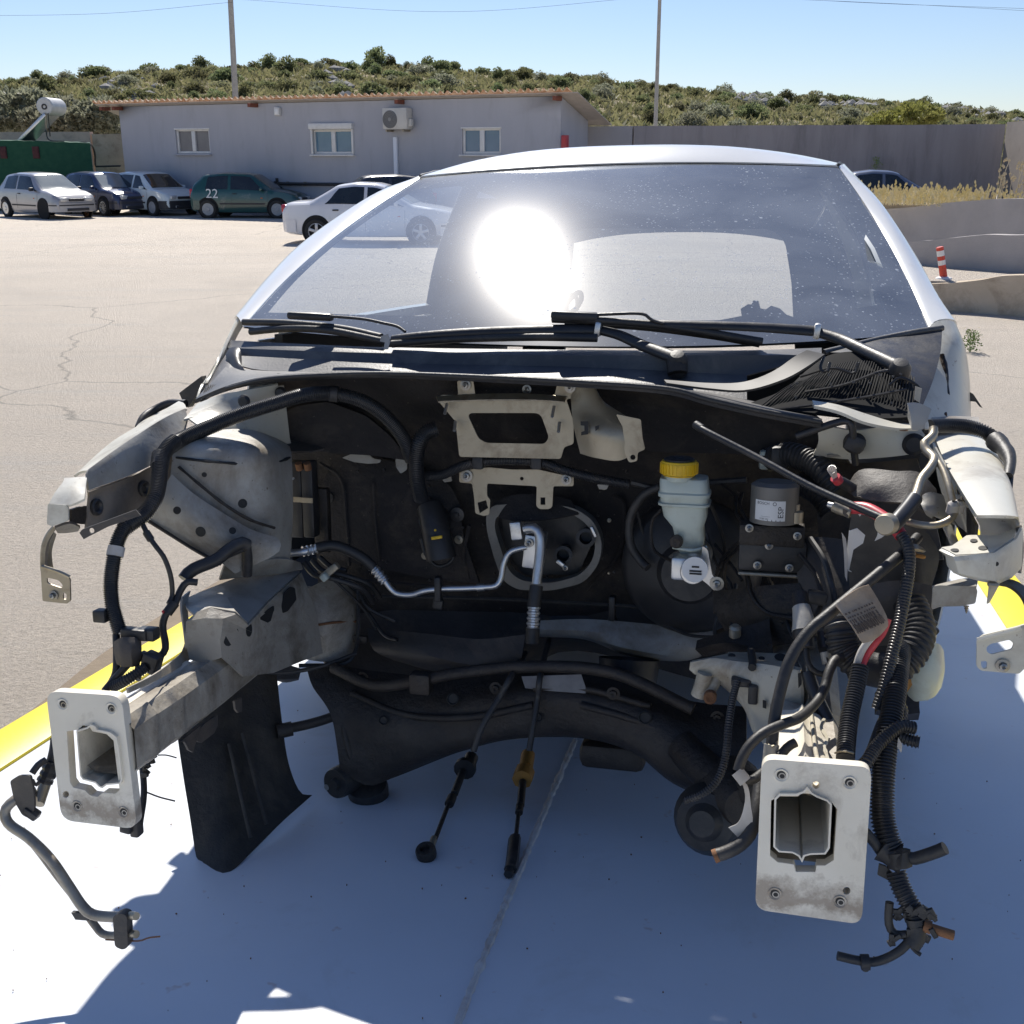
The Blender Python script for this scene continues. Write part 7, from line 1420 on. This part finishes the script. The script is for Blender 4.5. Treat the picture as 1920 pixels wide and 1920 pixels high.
# apron rail, right: curved top sheet, pierced inner face, folded end
ar = loft('apron_rail', [[wz(1752, 818, .725), wz(1772, 866, .715), wz(1800, 915, .705), wz(1832, 966, .695)], [wz(1800, 815, .73), wz(1822, 866, .72), wz(1848, 915, .71), wz(1872, 966, .70)], [wz(1846, 817, .725), wz(1868, 866, .715), wz(1888, 915, .705), wz(1903, 968, .695)], [wz(1862, 826, .71), wz(1884, 872, .70), wz(1899, 920, .69), wz(1911, 975, .68)], [wz(1868, 845, .68), wz(1890, 900, .665), wz(1906, 950, .655), wz(1913, 1010, .65)]], M['bodycol'], car, nu=22, nv=14, th=.004)
T('sheet_edge', [(1754, 822, 2.0), (1772, 866, 1.86), (1800, 915, 1.70), (1830, 964, 1.56)], .004, 'bodycol', ar)
T('overlap_seam', [(1756, 823, 2.0), (1800, 820, 2.0), (1848, 821, 1.99)], .003, 'print', ar, n=6)
PX_ = wz(1795, 905, .70).x
PL('apron_inner', [(1752, 830), (1772, 868), (1800, 915), (1828, 950), (1826, 985), (1820, 1002), (1800, 985), (1778, 955), (1762, 900)], [circ(1785, 885, 5, 12, 9), circ(1800, 918, 6, 14, 11), circ(1808, 938, 5, 12, 10), rounded([(1815, 945), (1822, 950), (1822, 965), (1816, 960)], 2)], 0, 'bodycol', th=.003, p0=wp(1795, 920, 1.70), n=Vector((-.95, -.3, 0)))
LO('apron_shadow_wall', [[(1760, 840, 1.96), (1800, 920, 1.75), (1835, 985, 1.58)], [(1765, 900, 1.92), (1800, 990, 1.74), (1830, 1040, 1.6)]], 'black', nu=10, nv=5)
# folded end of the apron: mouth, shelf, front
LO('apron_mouth', [[(1832, 968, 1.55), (1870, 968, 1.53), (1904, 971, 1.50), (1912, 985, 1.495)], [(1840, 985, 1.56), (1870, 985, 1.545), (1898, 985, 1.53), (1908, 995, 1.51)], [(1838, 1010, 1.57), (1870, 1008, 1.56), (1896, 1008, 1.55), (1906, 1012, 1.53)]], 'bay', nu=12, nv=6)
shf = loft('apron_end_shelf', [W(r) for r in ([(1765, 1026, 1.455), (1779, 1033, 1.435), (1792, 1040, 1.425), (1830, 1038, 1.425), (1862, 1035, 1.428), (1900, 1008, 1.46)], [(1785, 1023, 1.475), (1800, 1024, 1.47), (1815, 1022, 1.47), (1840, 1020, 1.47), (1870, 1015, 1.475), (1904, 998, 1.49)], [(1812, 1004, 1.515), (1820, 1003, 1.52), (1835, 1003, 1.52), (1855, 1004, 1.52), (1875, 1002, 1.52), (1906, 988, 1.52)])], M['bodycol'], car, th=.004, sharp=25, lin=True)
loft('apron_end_front', [W(r) for r in ([(1765, 1028, 1.453), (1779, 1035, 1.433), (1791, 1042, 1.423), (1830, 1040, 1.423), (1861, 1037, 1.426), (1901, 1011, 1.457), (1911, 990, 1.48)], [(1778, 1040, 1.45), (1784, 1044, 1.433), (1793, 1050, 1.421), (1830, 1049, 1.421), (1863, 1047, 1.424), (1903, 1020, 1.455), (1912, 1000, 1.48)], [(1781, 1058, 1.45), (1788, 1066, 1.433), (1800, 1071, 1.424), (1834, 1079, 1.423), (1864, 1086, 1.427), (1897, 1072, 1.455), (1910, 1058, 1.48)], [(1784, 1062, 1.465), (1792, 1070, 1.45), (1804, 1075, 1.44), (1838, 1084, 1.437), (1866, 1091, 1.44), (1892, 1080, 1.46), (1908, 1064, 1.485)])], M['bodycol'], car, th=.004, sharp=25, lin=True)
for px, py, rx, ry in ((1790, 1031, 8, 3), (1826, 1013, 7, 3), (1843, 1027, 9, 4)): hole('shelf_hole', shf, circ(px, py, rx, 14, ry))
LA('front_hole', [(.003, .001), (0, .0015)], 1868, 1057, 1.423, FR, 'print', n=10)
LO('apron_black_edge', [[(1911, 985, 1.50), (1915, 1030, 1.49), (1912, 1070, 1.49)], [(1916, 985, 1.54), (1920, 1030, 1.53), (1915, 1075, 1.52)]], 'black', nu=10, nv=4)
T('drop_tab', [(1866, 1090, 1.435), (1860, 1110, 1.44), (1853, 1130, 1.45)], .012, 'bay', r1=.003, flat=.3, n=10)
BX('end_screw', 1862, 1096, 1.425, (.014, .01, .006), 'steel')
# right lamp bracket
rb = PL('lamp_bracket', rounded([(1831, 1198), (1840, 1190), (1905, 1174), (1925, 1168), (1922, 1250), (1910, 1262), (1838, 1256), (1830, 1248)], 5), [rounded([(1848, 1213), (1856, 1206), (1892, 1198), (1900, 1206), (1896, 1216), (1858, 1226), (1850, 1222)], 4), circ(1880, 1248, 4), rounded([(1838, 1238), (1850, 1238), (1850, 1252), (1840, 1252)], 4)], 1.36, 'bodycol', th=.003)
T('bracket_lip', [(1832, 1200, 1.355), (1870, 1190, 1.355), (1915, 1178, 1.355)], .003, 'bodycol', rb, n=6); bolt(1880, 1248, 1.355, .005, rb)
LO('bracket_strap', [[(1862, 1092, 1.46), (1890, 1096, 1.45), (1915, 1115, 1.42), (1928, 1145, 1.39), (1930, 1180, 1.37)], [(1884, 1084, 1.48), (1908, 1090, 1.47), (1932, 1110, 1.44), (1945, 1145, 1.40), (1945, 1185, 1.37)]], 'oxide', rb, nu=14, nv=3, th=.004)
# wing rail under the apron end, with screw
shf_ = None
PL('washer_bracket', rounded([(1748, 1098), (1760, 1096), (1828, 1098), (1832, 1106), (1828, 1130), (1800, 1135), (1762, 1136), (1746, 1142)], 4), [], 1.55, 'bay', th=.004)
LO('washer_shelf', [[(1748, 1098, 1.548), (1790, 1097, 1.548), (1831, 1099, 1.548)], [(1800, 1085, 1.58), (1815, 1084, 1.58), (1834, 1084, 1.58)]], 'bay', nu=8, nv=3)
T('loose_screw', [(1812, 1136, 1.55), (1812, 1150, 1.549)], .004, 'steel', r1=.001, corr=.003, amp=.2, n=8)
LO('inner_wing', [[(1530, 792, 1.84), (1600, 805, 1.84), (1660, 800, 1.84), (1725, 808, 1.86)], [(1535, 825, 1.85), (1600, 830, 1.85), (1660, 830, 1.84), (1740, 830, 1.85)], [(1525, 850, 1.88), (1590, 858, 1.87), (1660, 855, 1.85), (1742, 846, 1.85)]], 'bodycol', nu=18, nv=8)
LO('wing_flange', [[(1522, 756, 1.83), (1570, 764, 1.82), (1620, 780, 1.815), (1680, 798, 1.815), (1722, 800, 1.82)], [(1526, 766, 1.80), (1570, 776, 1.795), (1620, 796, 1.79), (1680, 808, 1.79), (1720, 808, 1.80)]], 'bodycol', nu=20, nv=4, th=.005)
LO('rust_patch', [[(1660, 797, 1.806), (1690, 804, 1.80), (1702, 804, 1.80)], [(1665, 802, 1.796), (1690, 808, 1.79), (1702, 808, 1.79)]], M['rust'], nu=8, nv=3, th=.001)
for px, py in ((1602, 830), (1713, 833)): LA('body_plug', [(0, .008), (.012, .008), (.018, .002), (.018, 0)], px, py, 1.84, FR, 'black')
LO('hinge_bracket', [[(1702, 768, 1.80), (1716, 764, 1.80), (1732, 778, 1.80)], [(1702, 785, 1.79), (1715, 790, 1.79), (1732, 795, 1.79)], [(1708, 800, 1.79), (1720, 802, 1.79), (1730, 800, 1.79)]], 'bay', nu=8, nv=5, th=.02)
T('latch_hook', [(1733, 795, 1.78), (1732, 784, 1.78), (1736, 790, 1.775), (1738, 805, 1.77)], .0035, 'bodycol', n=8); PL('hinge_slot', [(1716, 724), (1728, 728), (1724, 755), (1714, 748)], [], 1.84, 'bay', th=.003)
# black bonnet cable pipe bent over, with grommet
T('breather_pipe', [(1492, 818, 1.80), (1530, 805, 1.80), (1570, 792, 1.80), (1590, 790, 1.80), (1598, 802, 1.80), (1600, 830, 1.81), (1604, 870, 1.83)], .006, 'black', n=10)
BX('pipe_grommet', 1602, 832, 1.81, (.034, .02, .03), 'rubber', rot=RY(20), bev=.01)
# long prop rod
T('prop_rod', [(1306, 798, 1.72), (1330, 812, 1.70), (1420, 858, 1.66), (1520, 912, 1.61), (1600, 948, 1.57), (1670, 978, 1.53)], .0052, 'black', n=12)
T('rod_tip', [(1304, 796, 1.722), (1316, 804, 1.712)], .0068, 'rubber', n=12)
# earth strap pipe and its branches
gp_ = T('bent_pipe', [(1750, 803, 1.74), (1750, 815, 1.73), (1742, 824, 1.72), (1733, 832, 1.71), (1738, 846, 1.70), (1752, 860, 1.68), (1744, 878, 1.66), (1728, 898, 1.64), (1720, 920, 1.62), (1714, 938, 1.60)], .0068, M['steel'], n=12)
T('pipe_sleeve', [(1714, 936, 1.60), (1700, 955, 1.575), (1684, 974, 1.55), (1672, 988, 1.535)], .0112, 'loom', gp_, n=12); LA('pipe_cap', [(0, .012), (.013, .011), (.015, .006), (.015, -.006)], 1663, 983, 1.515, Vector((-.45, -1, .1)), 'steel', gp_, 20)
T('thin_hose', [(1752, 856, 1.685), (1768, 880, 1.66), (1780, 915, 1.63), (1788, 950, 1.61), (1790, 962, 1.60), (1780, 975, 1.59), (1755, 985, 1.585), (1725, 984, 1.585), (1700, 978, 1.59)], .0052, 'steel', n=10)
for px, py, y_ in ((1787, 952, 1.60), (1797, 950, 1.605)): LA('pipe_union', [(.004, -.01), (.0085, -.008), (.0085, .006), (.004, .01)], px, py, y_, Vector((.1, -.3, 1)), 'tape', n=12)
# torn splash shield
LO('torn_shield', [[(1596, 908, 1.72), (1618, 884, 1.72), (1680, 888, 1.70), (1720, 890, 1.70), (1752, 920, 1.69)], [(1600, 930, 1.69), (1640, 915, 1.68), (1690, 915, 1.67), (1725, 920, 1.67), (1755, 950, 1.67)], [(1612, 935, 1.68), (1640, 940, 1.67), (1680, 945, 1.65), (1710, 950, 1.64), (1750, 975, 1.65)]], 'oxide', nu=20, nv=12, th=.005)
LO('shield_flap', [[(1600, 945, 1.69), (1650, 960, 1.68), (1700, 975, 1.66), (1740, 1000, 1.66)], [(1590, 1030, 1.70), (1650, 1040, 1.68), (1710, 1050, 1.66), (1760, 1040, 1.66)], [(1595, 1100, 1.70), (1660, 1110, 1.68), (1710, 1110, 1.67), (1745, 1100, 1.67)]], 'black', nu=16, nv=14)
PL('torn_edge', [(1592, 995), (1607, 990), (1622, 1003), (1618, 1018), (1600, 1030), (1592, 1068), (1597, 1072), (1590, 1070), (1586, 1050)], [], 1.645, 'label', th=.002); PL('torn_edge', [(1578, 998), (1586, 1010), (1590, 1045), (1588, 1090), (1584, 1080), (1582, 1030)], [], 1.64, 'tape', th=.002); PL('torn_edge', [(1647, 986), (1664, 1000), (1652, 1008), (1640, 1014), (1645, 1003)], [], 1.64, 'label', th=.002); PL('torn_edge', [(1605, 957), (1616, 962), (1612, 968)], [], 1.645, 'label', th=.002)
LO('bottle_neck', [[(1725, 940, 1.66), (1740, 925, 1.66), (1765, 930, 1.67)], [(1730, 955, 1.64), (1750, 960, 1.64), (1775, 960, 1.66)], [(1745, 968, 1.65), (1757, 965, 1.65), (1790, 985, 1.66)]], 'bay', nu=10, nv=8)
T('wing_edge', [(1775, 985, 1.66), (1790, 1020, 1.64), (1800, 1050, 1.63)], .012, 'bodycol', r1=.010, flat=.4)
# battery cables
T('battery_cable', [(1598, 952, 1.62), (1625, 954, 1.605), (1652, 968, 1.585), (1676, 986, 1.565), (1690, 1005, 1.55)], .0092, 'red', n=12)
T('battery_cable', [(1690, 1003, 1.55), (1700, 1020, 1.54), (1705, 1045, 1.53), (1702, 1085, 1.515), (1694, 1130, 1.50), (1684, 1180, 1.48), (1672, 1230, 1.46), (1658, 1290, 1.44), (1645, 1330, 1.43)], .0086, 'loom', corr=.0045, amp=.05, n=12)
T('cable_lug', [(1564, 948, 1.625), (1578, 955, 1.62), (1596, 962, 1.615)], .009, 'steel', wob=.4); T('lug_stud', [(1553, 946, 1.63), (1566, 949, 1.625)], .0045, 'alu'); PL('lug_clip', [(1589, 938), (1604, 944), (1602, 951), (1588, 946)], [], 1.61, 'alu', th=.003); PL('lug_scrap', [(1580, 952), (1592, 958), (1588, 972), (1580, 962)], [], 1.612, 'oxide', th=.003)
T('cut_cable', [(1602, 918, 1.70), (1585, 908, 1.69), (1572, 902, 1.68)], .0085, 'rubber'); T('cut_core', [(1573, 903, 1.68), (1566, 895, 1.675)], .0082, 'red'); 
bm = bmesh.new(); base_ = wp(1566, 896, 1.675)
for i in range(22):
    a = i * 2.4; d = Vector((-.35 + .35 * math.cos(a), -.25, .8 + .35 * math.sin(a))) * .017; b_tube(bm, [base_ + Vector((math.cos(a), 0, math.sin(a))) * .003, base_ + d], .0009, n=4)
finish(bm, 'frayed_strands', M['alu'], car)
tagc = T('main_cable', [(1720, 1008, 1.60), (1700, 1030, 1.56), (1670, 1056, 1.52), (1632, 1088, 1.49), (1590, 1122, 1.46), (1550, 1155, 1.435), (1520, 1180, 1.42), (1495, 1212, 1.405), (1476, 1250, 1.39), (1462, 1300, 1.375), (1452, 1350, 1.36), (1447, 1400, 1.345)], .0077, 'rubber', n=14)
T('cable_ring', [(1443, 1392, 1.345), (1441, 1398, 1.34), (1448, 1400, 1.335), (1455, 1397, 1.34), (1456, 1390, 1.345)], .002, 'steel', n=6); T('cable_tail', [(1447, 1396, 1.345), (1443, 1440, 1.335)], .010, 'bay')
cap_ = LO('cable_cap', [[(1700, 1038, 1.55), (1710, 1024, 1.55), (1728, 1028, 1.55)], [(1702, 1040, 1.54), (1715, 1034, 1.535), (1732, 1036, 1.55)]], 'steel', nu=8, nv=4); BX('cable_core', 1722, 1042, 1.55, (.02, .008, .006), 'orange', rot=RY(10))
# paper tag wrapped round the cable
tg = LO('paper_tag', [[(1566, 1136, 1.425), (1585, 1118, 1.43), (1610, 1102, 1.44), (1628, 1096, 1.445)], [(1573, 1144, 1.42), (1595, 1130, 1.43), (1618, 1112, 1.44), (1636, 1108, 1.445)], [(1595, 1172, 1.41), (1615, 1160, 1.42), (1636, 1146, 1.43), (1652, 1136, 1.44)], [(1612, 1200, 1.405), (1630, 1194, 1.41), (1648, 1184, 1.42), (1663, 1160, 1.435)], [(1618, 1206, 1.405), (1632, 1202, 1.41), (1648, 1192, 1.42), (1664, 1174, 1.432)]], 'paper', nu=14, nv=12, th=.0012)
ux = Vector(wp(1650, 1140, 1.437) - wp(1590, 1168, 1.411)).normalized(); uy = Vector(wp(1590, 1168, 1.411) - wp(1616, 1203, 1.405)).normalized(); un = ux.cross(uy).normalized()
if un.y > 0: un = -un
inkm = mat('faded ink', (.10, .075, .06), rough=.8)
bm = bmesh.new(); rt = random.Random(2); rot_ = Matrix((ux, uy, ux.cross(uy))).transposed()
cc = wp(1621, 1158, 1.4225)
def tagpt(u, v): 
    x, y = 1621 + 36 * u - 12 * -v * 0 + 14 * v, 1158 - 15 * u + 22 * v
    return wp(x, y, 1.4225 + .013 * u - .006 * v) + un * .003
for v, kind in ((-.75, 't'), (-.40, 't'), (-.05, 'T'), (.22, 't'), (.55, 'b'), (.85, 't')):
    u = -.72
    while u < .70:
        wd = rt.uniform(.02, .05) if kind == 'b' else rt.uniform(.05, .12)
        hh = {'b': .0095, 'T': .006, 't': .0026}[kind]
        b_box(bm, tagpt(u, v), (.02 * wd * (1.0 if kind != 'b' else .7), hh, .0006), rot_); u += wd * (1.5 if kind != 'b' else 1.25)
finish(bm, 'tag_print', inkm, tg, 0)
# air duct U-bend
T('air_duct', [(1566, 1150, 1.56), (1574, 1180, 1.54), (1582, 1215, 1.53), (1606, 1245, 1.52), (1640, 1258, 1.515)], .0225, 'rubber', corr=.0085, amp=.07, n=18)
T('duct_band', [(1604, 1242, 1.52), (1635, 1256, 1.515), (1664, 1254, 1.515)], .0245, 'rubber', n=18)
T('air_duct', [(1655, 1256, 1.515), (1688, 1246, 1.52), (1710, 1222, 1.53), (1722, 1190, 1.55), (1718, 1160, 1.57), (1705, 1130, 1.59)], .0238, 'rubber', corr=.0085, amp=.07, n=18)
LO('resonator', [[(1628, 1100, 1.62), (1680, 1090, 1.61), (1740, 1100, 1.62)], [(1630, 1130, 1.61), (1690, 1130, 1.60), (1744, 1135, 1.61)], [(1632, 1165, 1.62), (1690, 1172, 1.61), (1742, 1165, 1.62)]], 'oxide', nu=12, nv=10, th=.01)
LO('washer_bottle', [[(1690, 1215, 1.62), (1720, 1205, 1.58), (1745, 1205, 1.58), (1756, 1220, 1.62)], [(1690, 1260, 1.62), (1715, 1265, 1.57), (1745, 1262, 1.57), (1758, 1255, 1.62)], [(1695, 1300, 1.62), (1715, 1308, 1.58), (1738, 1302, 1.58), (1752, 1285, 1.62)]], 'tank', nu=14, nv=12, th=.01)
PL('bottle_tear', [(1700, 1262), (1716, 1255), (1712, 1280), (1700, 1298)], [], 1.565, 'orange', th=.002)
for px, py in ((1752, 1182), (1758, 1240), (1749, 1168)): BX('bottle_clip', px, py, 1.6, (.012, .012, .01), 'black', rot=RY(30))
LO('rail_outer', [[(1640, 1300, 1.60), (1690, 1310, 1.60), (1715, 1315, 1.6)], [(1640, 1340, 1.58), (1690, 1350, 1.58), (1722, 1350, 1.58)]], 'black', nu=8, nv=4, th=.03)
# connectors above the mount
T('speed_sensor', [(1500, 1115, 1.62), (1503, 1140, 1.60)], .012, 'dkmetal'); T('speed_sensor', [(1502, 1138, 1.60), (1507, 1165, 1.585), (1508, 1185, 1.575)], .013, 'bay', r1=.018, n=14); T('sensor_collar', [(1508, 1182, 1.575), (1510, 1196, 1.57)], .0175, 'black', n=14); T('sensor_neck', [(1512, 1196, 1.57), (1514, 1216, 1.56)], .011, 'loom')
T('sensor_lead', [(1512, 1216, 1.56), (1514, 1240, 1.55), (1526, 1258, 1.545), (1546, 1264, 1.545), (1554, 1250, 1.55), (1549, 1232, 1.555)], .0045, 'rubber'); T('sensor_plug', [(1547, 1222, 1.56), (1552, 1244, 1.555)], .0075, 'bay'); T('sensor_plug', [(1540, 1190, 1.6), (1546, 1220, 1.57)], .0085, 'black')
for pts in ([(1400, 1070, 1.86), (1420, 1150, 1.80), (1440, 1210, 1.74)], [(1380, 1095, 1.86), (1370, 1160, 1.82), (1390, 1200, 1.78)], [(1455, 1120, 1.82), (1470, 1170, 1.76)], [(1490, 1240, 1.62), (1520, 1300, 1.55), (1550, 1350, 1.5), (1578, 1400, 1.44)]): T('stray_wire', pts, .004, 'rubber', n=6)
T('blue_pipe', [(1514, 1262, 1.55), (1528, 1300, 1.53), (1552, 1350, 1.50), (1574, 1390, 1.46)], .0095, 'loom', n=12)
LO('gearbox_mount', [[(1320, 1215, 1.78), (1370, 1200, 1.76), (1440, 1165, 1.78)], [(1318, 1232, 1.76), (1370, 1222, 1.73), (1440, 1230, 1.75)]], 'dkmetal', nu=10, nv=5, th=.02); LA('mount_stud', [(.010, 0), (.010, .016), (.006, .02), (0, .02)], 1378, 1192, 1.74, Vector((0, -.3, 1)), 'steel', n=12)
# cables and looms hanging at the front right
T('ground_cable', [(1592, 1235, 1.52), (1568, 1236, 1.50), (1555, 1258, 1.48), (1546, 1290, 1.46), (1530, 1318, 1.43), (1500, 1345, 1.38), (1468, 1358, 1.35), (1432, 1374, 1.33), (1405, 1398, 1.315), (1390, 1425, 1.305), (1384, 1445, 1.30)], .0066, 'rubber', n=12)
T('cloth_tape', [(1382, 1446, 1.30), (1398, 1466, 1.295)], .0085, 'tape'); T('ground_cable', [(1396, 1466, 1.295), (1412, 1462, 1.30), (1430, 1448, 1.32)], .0058, 'rubber')
LO('tape_strip', [[(1378, 1450, 1.292), (1392, 1470, 1.288), (1397, 1500, 1.286), (1386, 1540, 1.284), (1366, 1552, 1.284)], [(1396, 1462, 1.292), (1404, 1480, 1.288), (1408, 1512, 1.286), (1410, 1545, 1.284), (1385, 1572, 1.284)]], 'tape', nu=18, nv=4, th=.001)
T('ground_cable', [(1425, 1470, 1.33), (1418, 1520, 1.30), (1408, 1560, 1.285), (1388, 1584, 1.275), (1362, 1598, 1.27), (1342, 1604, 1.268)], .0085, 'rubber', n=12); T('cut_end', [(1346, 1603, 1.268), (1338, 1606, 1.267)], .0088, 'rust')
T('stub_cable', [(1462, 1418, 1.33), (1478, 1400, 1.34), (1492, 1392, 1.345)], .006, 'rubber')
T('wiring_loom', [(1613, 1250, 1.44), (1605, 1290, 1.42), (1594, 1340, 1.39), (1588, 1385, 1.36), (1585, 1424, 1.33)], .0118, 'loom', corr=.0042, amp=.12, n=14)
T('red_lead', [(1664, 1160, 1.47), (1655, 1185, 1.465), (1638, 1208, 1.455), (1622, 1232, 1.45), (1614, 1252, 1.44)], .0058, 'red'); T('white_lead', [(1648, 1182, 1.455), (1630, 1200, 1.45), (1614, 1224, 1.445), (1605, 1252, 1.44)], .005, M['tape']); T('twist_tie', [(1566, 1412, 1.34), (1580, 1408, 1.32), (1600, 1412, 1.33)], .0016, 'steel', n=5)
T('wiring_loom', [(1700, 1180, 1.60), (1688, 1230, 1.5), (1680, 1290, 1.44), (1670, 1350, 1.40), (1660, 1410, 1.37), (1655, 1470, 1.345), (1655, 1530, 1.325), (1664, 1572, 1.31), (1672, 1592, 1.305)], .0135, 'loom', corr=.0044, amp=.12, n=14, r1=.0155)
T('wiring_loom', [(1662, 1260, 1.47), (1670, 1300, 1.45), (1690, 1335, 1.43), (1668, 1370, 1.40)], .009, 'loom', corr=.004, amp=.12, n=12); T('stray_wire', [(1684, 1290, 1.45), (1652, 1360, 1.41), (1628, 1420, 1.37), (1600, 1445, 1.34)], .007, 'rubber')
T('loom_branch', [(1714, 1365, 1.38), (1690, 1362, 1.375), (1665, 1378, 1.365), (1642, 1402, 1.35), (1625, 1430, 1.33), (1615, 1448, 1.325)], .0085, 'loom', corr=.004, amp=.12, n=12); T('branch_core', [(1712, 1364, 1.38), (1717, 1366, 1.379)], .005, 'red'); T('loom_branch', [(1686, 1380, 1.38), (1706, 1388, 1.378), (1724, 1392, 1.376)], .0085, 'loom', corr=.004, amp=.12, n=12)
PL('loose_tape', [(1684, 1382), (1692, 1396), (1690, 1412), (1682, 1400)], [], 1.37, 'tape', th=.001)
T('stray_wire', [(1622, 1560, 1.30), (1640, 1580, 1.30), (1655, 1602, 1.30)], .0068, 'rubber'); T('tape_joint', [(1655, 1592, 1.305), (1672, 1605, 1.30), (1690, 1610, 1.298)], .018, 'rubber', wob=.5); T('tape_joint', [(1682, 1596, 1.30), (1688, 1625, 1.295)], .0165, 'rubber', wob=.5)
PL('tape_flap', [(1648, 1618), (1660, 1622), (1678, 1640), (1668, 1650), (1645, 1638)], [], 1.295, 'rubber', th=.003)
T('loom_branch', [(1690, 1605, 1.298), (1712, 1610, 1.295), (1735, 1604, 1.292), (1758, 1596, 1.29), (1772, 1590, 1.288)], .0078, 'rubber', n=12)
T('wiring_loom', [(1680, 1635, 1.295), (1690, 1665, 1.285), (1704, 1692, 1.275), (1716, 1715, 1.27), (1722, 1740, 1.262)], .0125, 'loom', corr=.0044, amp=.1, n=14)
T('tape_joint', [(1716, 1722, 1.265), (1720, 1752, 1.26), (1708, 1772, 1.256)], .014, 'rubber', wob=.6, r1=.009)
for k in range(16): BX('frayed_tape', rq.uniform(1700, 1752), rq.uniform(1704, 1772), 1.26 + rq.uniform(-.01, .01), (rq.uniform(.006, .014), .005, rq.uniform(.005, .014)), 'rubber', rot=RY(rq.uniform(-60, 60)), bev=.001)
for k in range(6): BX('frayed_tape', rq.uniform(1672, 1690), rq.uniform(1705, 1722), 1.27, (.007, .004, .007), 'rubber', rot=RY(rq.uniform(-60, 60)), bev=.001)
T('rusty_stub', [(1738, 1738, 1.258), (1762, 1746, 1.256), (1788, 1754, 1.255)], .0062, 'rust', n=10); T('stub_collar', [(1732, 1735, 1.26), (1746, 1740, 1.258)], .011, 'rust', wob=.5)
T('loom_hook', [(1668, 1692, 1.27), (1666, 1715, 1.268), (1668, 1738, 1.266), (1680, 1752, 1.262), (1700, 1752, 1.26)], .0052, 'rubber', n=10)
T('loom_tail', [(1704, 1766, 1.256), (1688, 1782, 1.252), (1664, 1796, 1.25), (1636, 1804, 1.248), (1604, 1800, 1.246), (1570, 1792, 1.245)], .0055, 'rubber', n=12); T('tail_knot', [(1614, 1804, 1.246), (1630, 1804, 1.247)], .0095, 'rubber'); T('knot_end', [(1622, 1806, 1.246), (1623, 1819, 1.246)], .004, 'rubber'); T('tail_wire', [(1706, 1770, 1.256), (1715, 1782, 1.255), (1726, 1790, 1.254)], .0028, 'rubber', n=6)
for k in range(5): BX('frayed_tape', 1678 + rq.uniform(-10, 10), 1762 + rq.uniform(-8, 8), 1.256, (.006, .004, .008), 'rubber', rot=RY(rq.uniform(-60, 60)), bev=.001)
# corrugated conduit over the right apron
T('apron_conduit', [(1742, 800, 1.80), (1775, 798, 1.83), (1815, 800, 1.85), (1850, 812, 1.85), (1872, 832, 1.83)], .0115, 'loom', corr=.0042, amp=.12, n=14)
T('conduit_wrap', [(1866, 826, 1.835), (1885, 845, 1.80), (1894, 868, 1.76), (1890, 893, 1.72)], .016, 'rubber', r1=.006, wob=.4, n=12)
LO('arch_gap', [[(1875, 850, 1.83), (1888, 890, 1.74), (1890, 925, 1.70)], [(1884, 850, 1.82), (1896, 880, 1.74), (1892, 925, 1.69)]], 'black', nu=8, nv=3)
LO('arch_block', [[(1745, 786, 1.95), (1790, 784, 2.0), (1835, 786, 2.0)], [(1745, 800, 1.92), (1790, 800, 1.95), (1836, 800, 1.95)]], 'bay', nu=8, nv=4)

loft('wing_sun_block', [[Vector((.10, 1.86, .70)), Vector((.26, 1.9, .712)), Vector((.40, 1.92, .705))], [Vector((.10, 2.06, .70)), Vector((.26, 2.06, .70)), Vector((.40, 2.08, .70))], [Vector((.10, 2.3, .68)), Vector((.26, 2.3, .69)), Vector((.40, 2.34, .69))]], M['bay'], car, nu=10, nv=6)  # unseen panel added to keep sun slivers off the deck
loft('wheelhouse_sun_block', [[Vector((-1.13, 1.80, .66)), Vector((-1.0, 1.78, .675)), Vector((-.86, 1.96, .655))], [Vector((-1.16, 2.05, .66)), Vector((-1.0, 2.05, .67)), Vector((-.80, 2.1, .65))], [Vector((-1.18, 2.36, .5)), Vector((-1.0, 2.36, .55)), Vector((-.80, 2.34, .55))]], M['oxide'], car, nu=12, nv=8)  # unseen sheet added so no sun reaches the liner
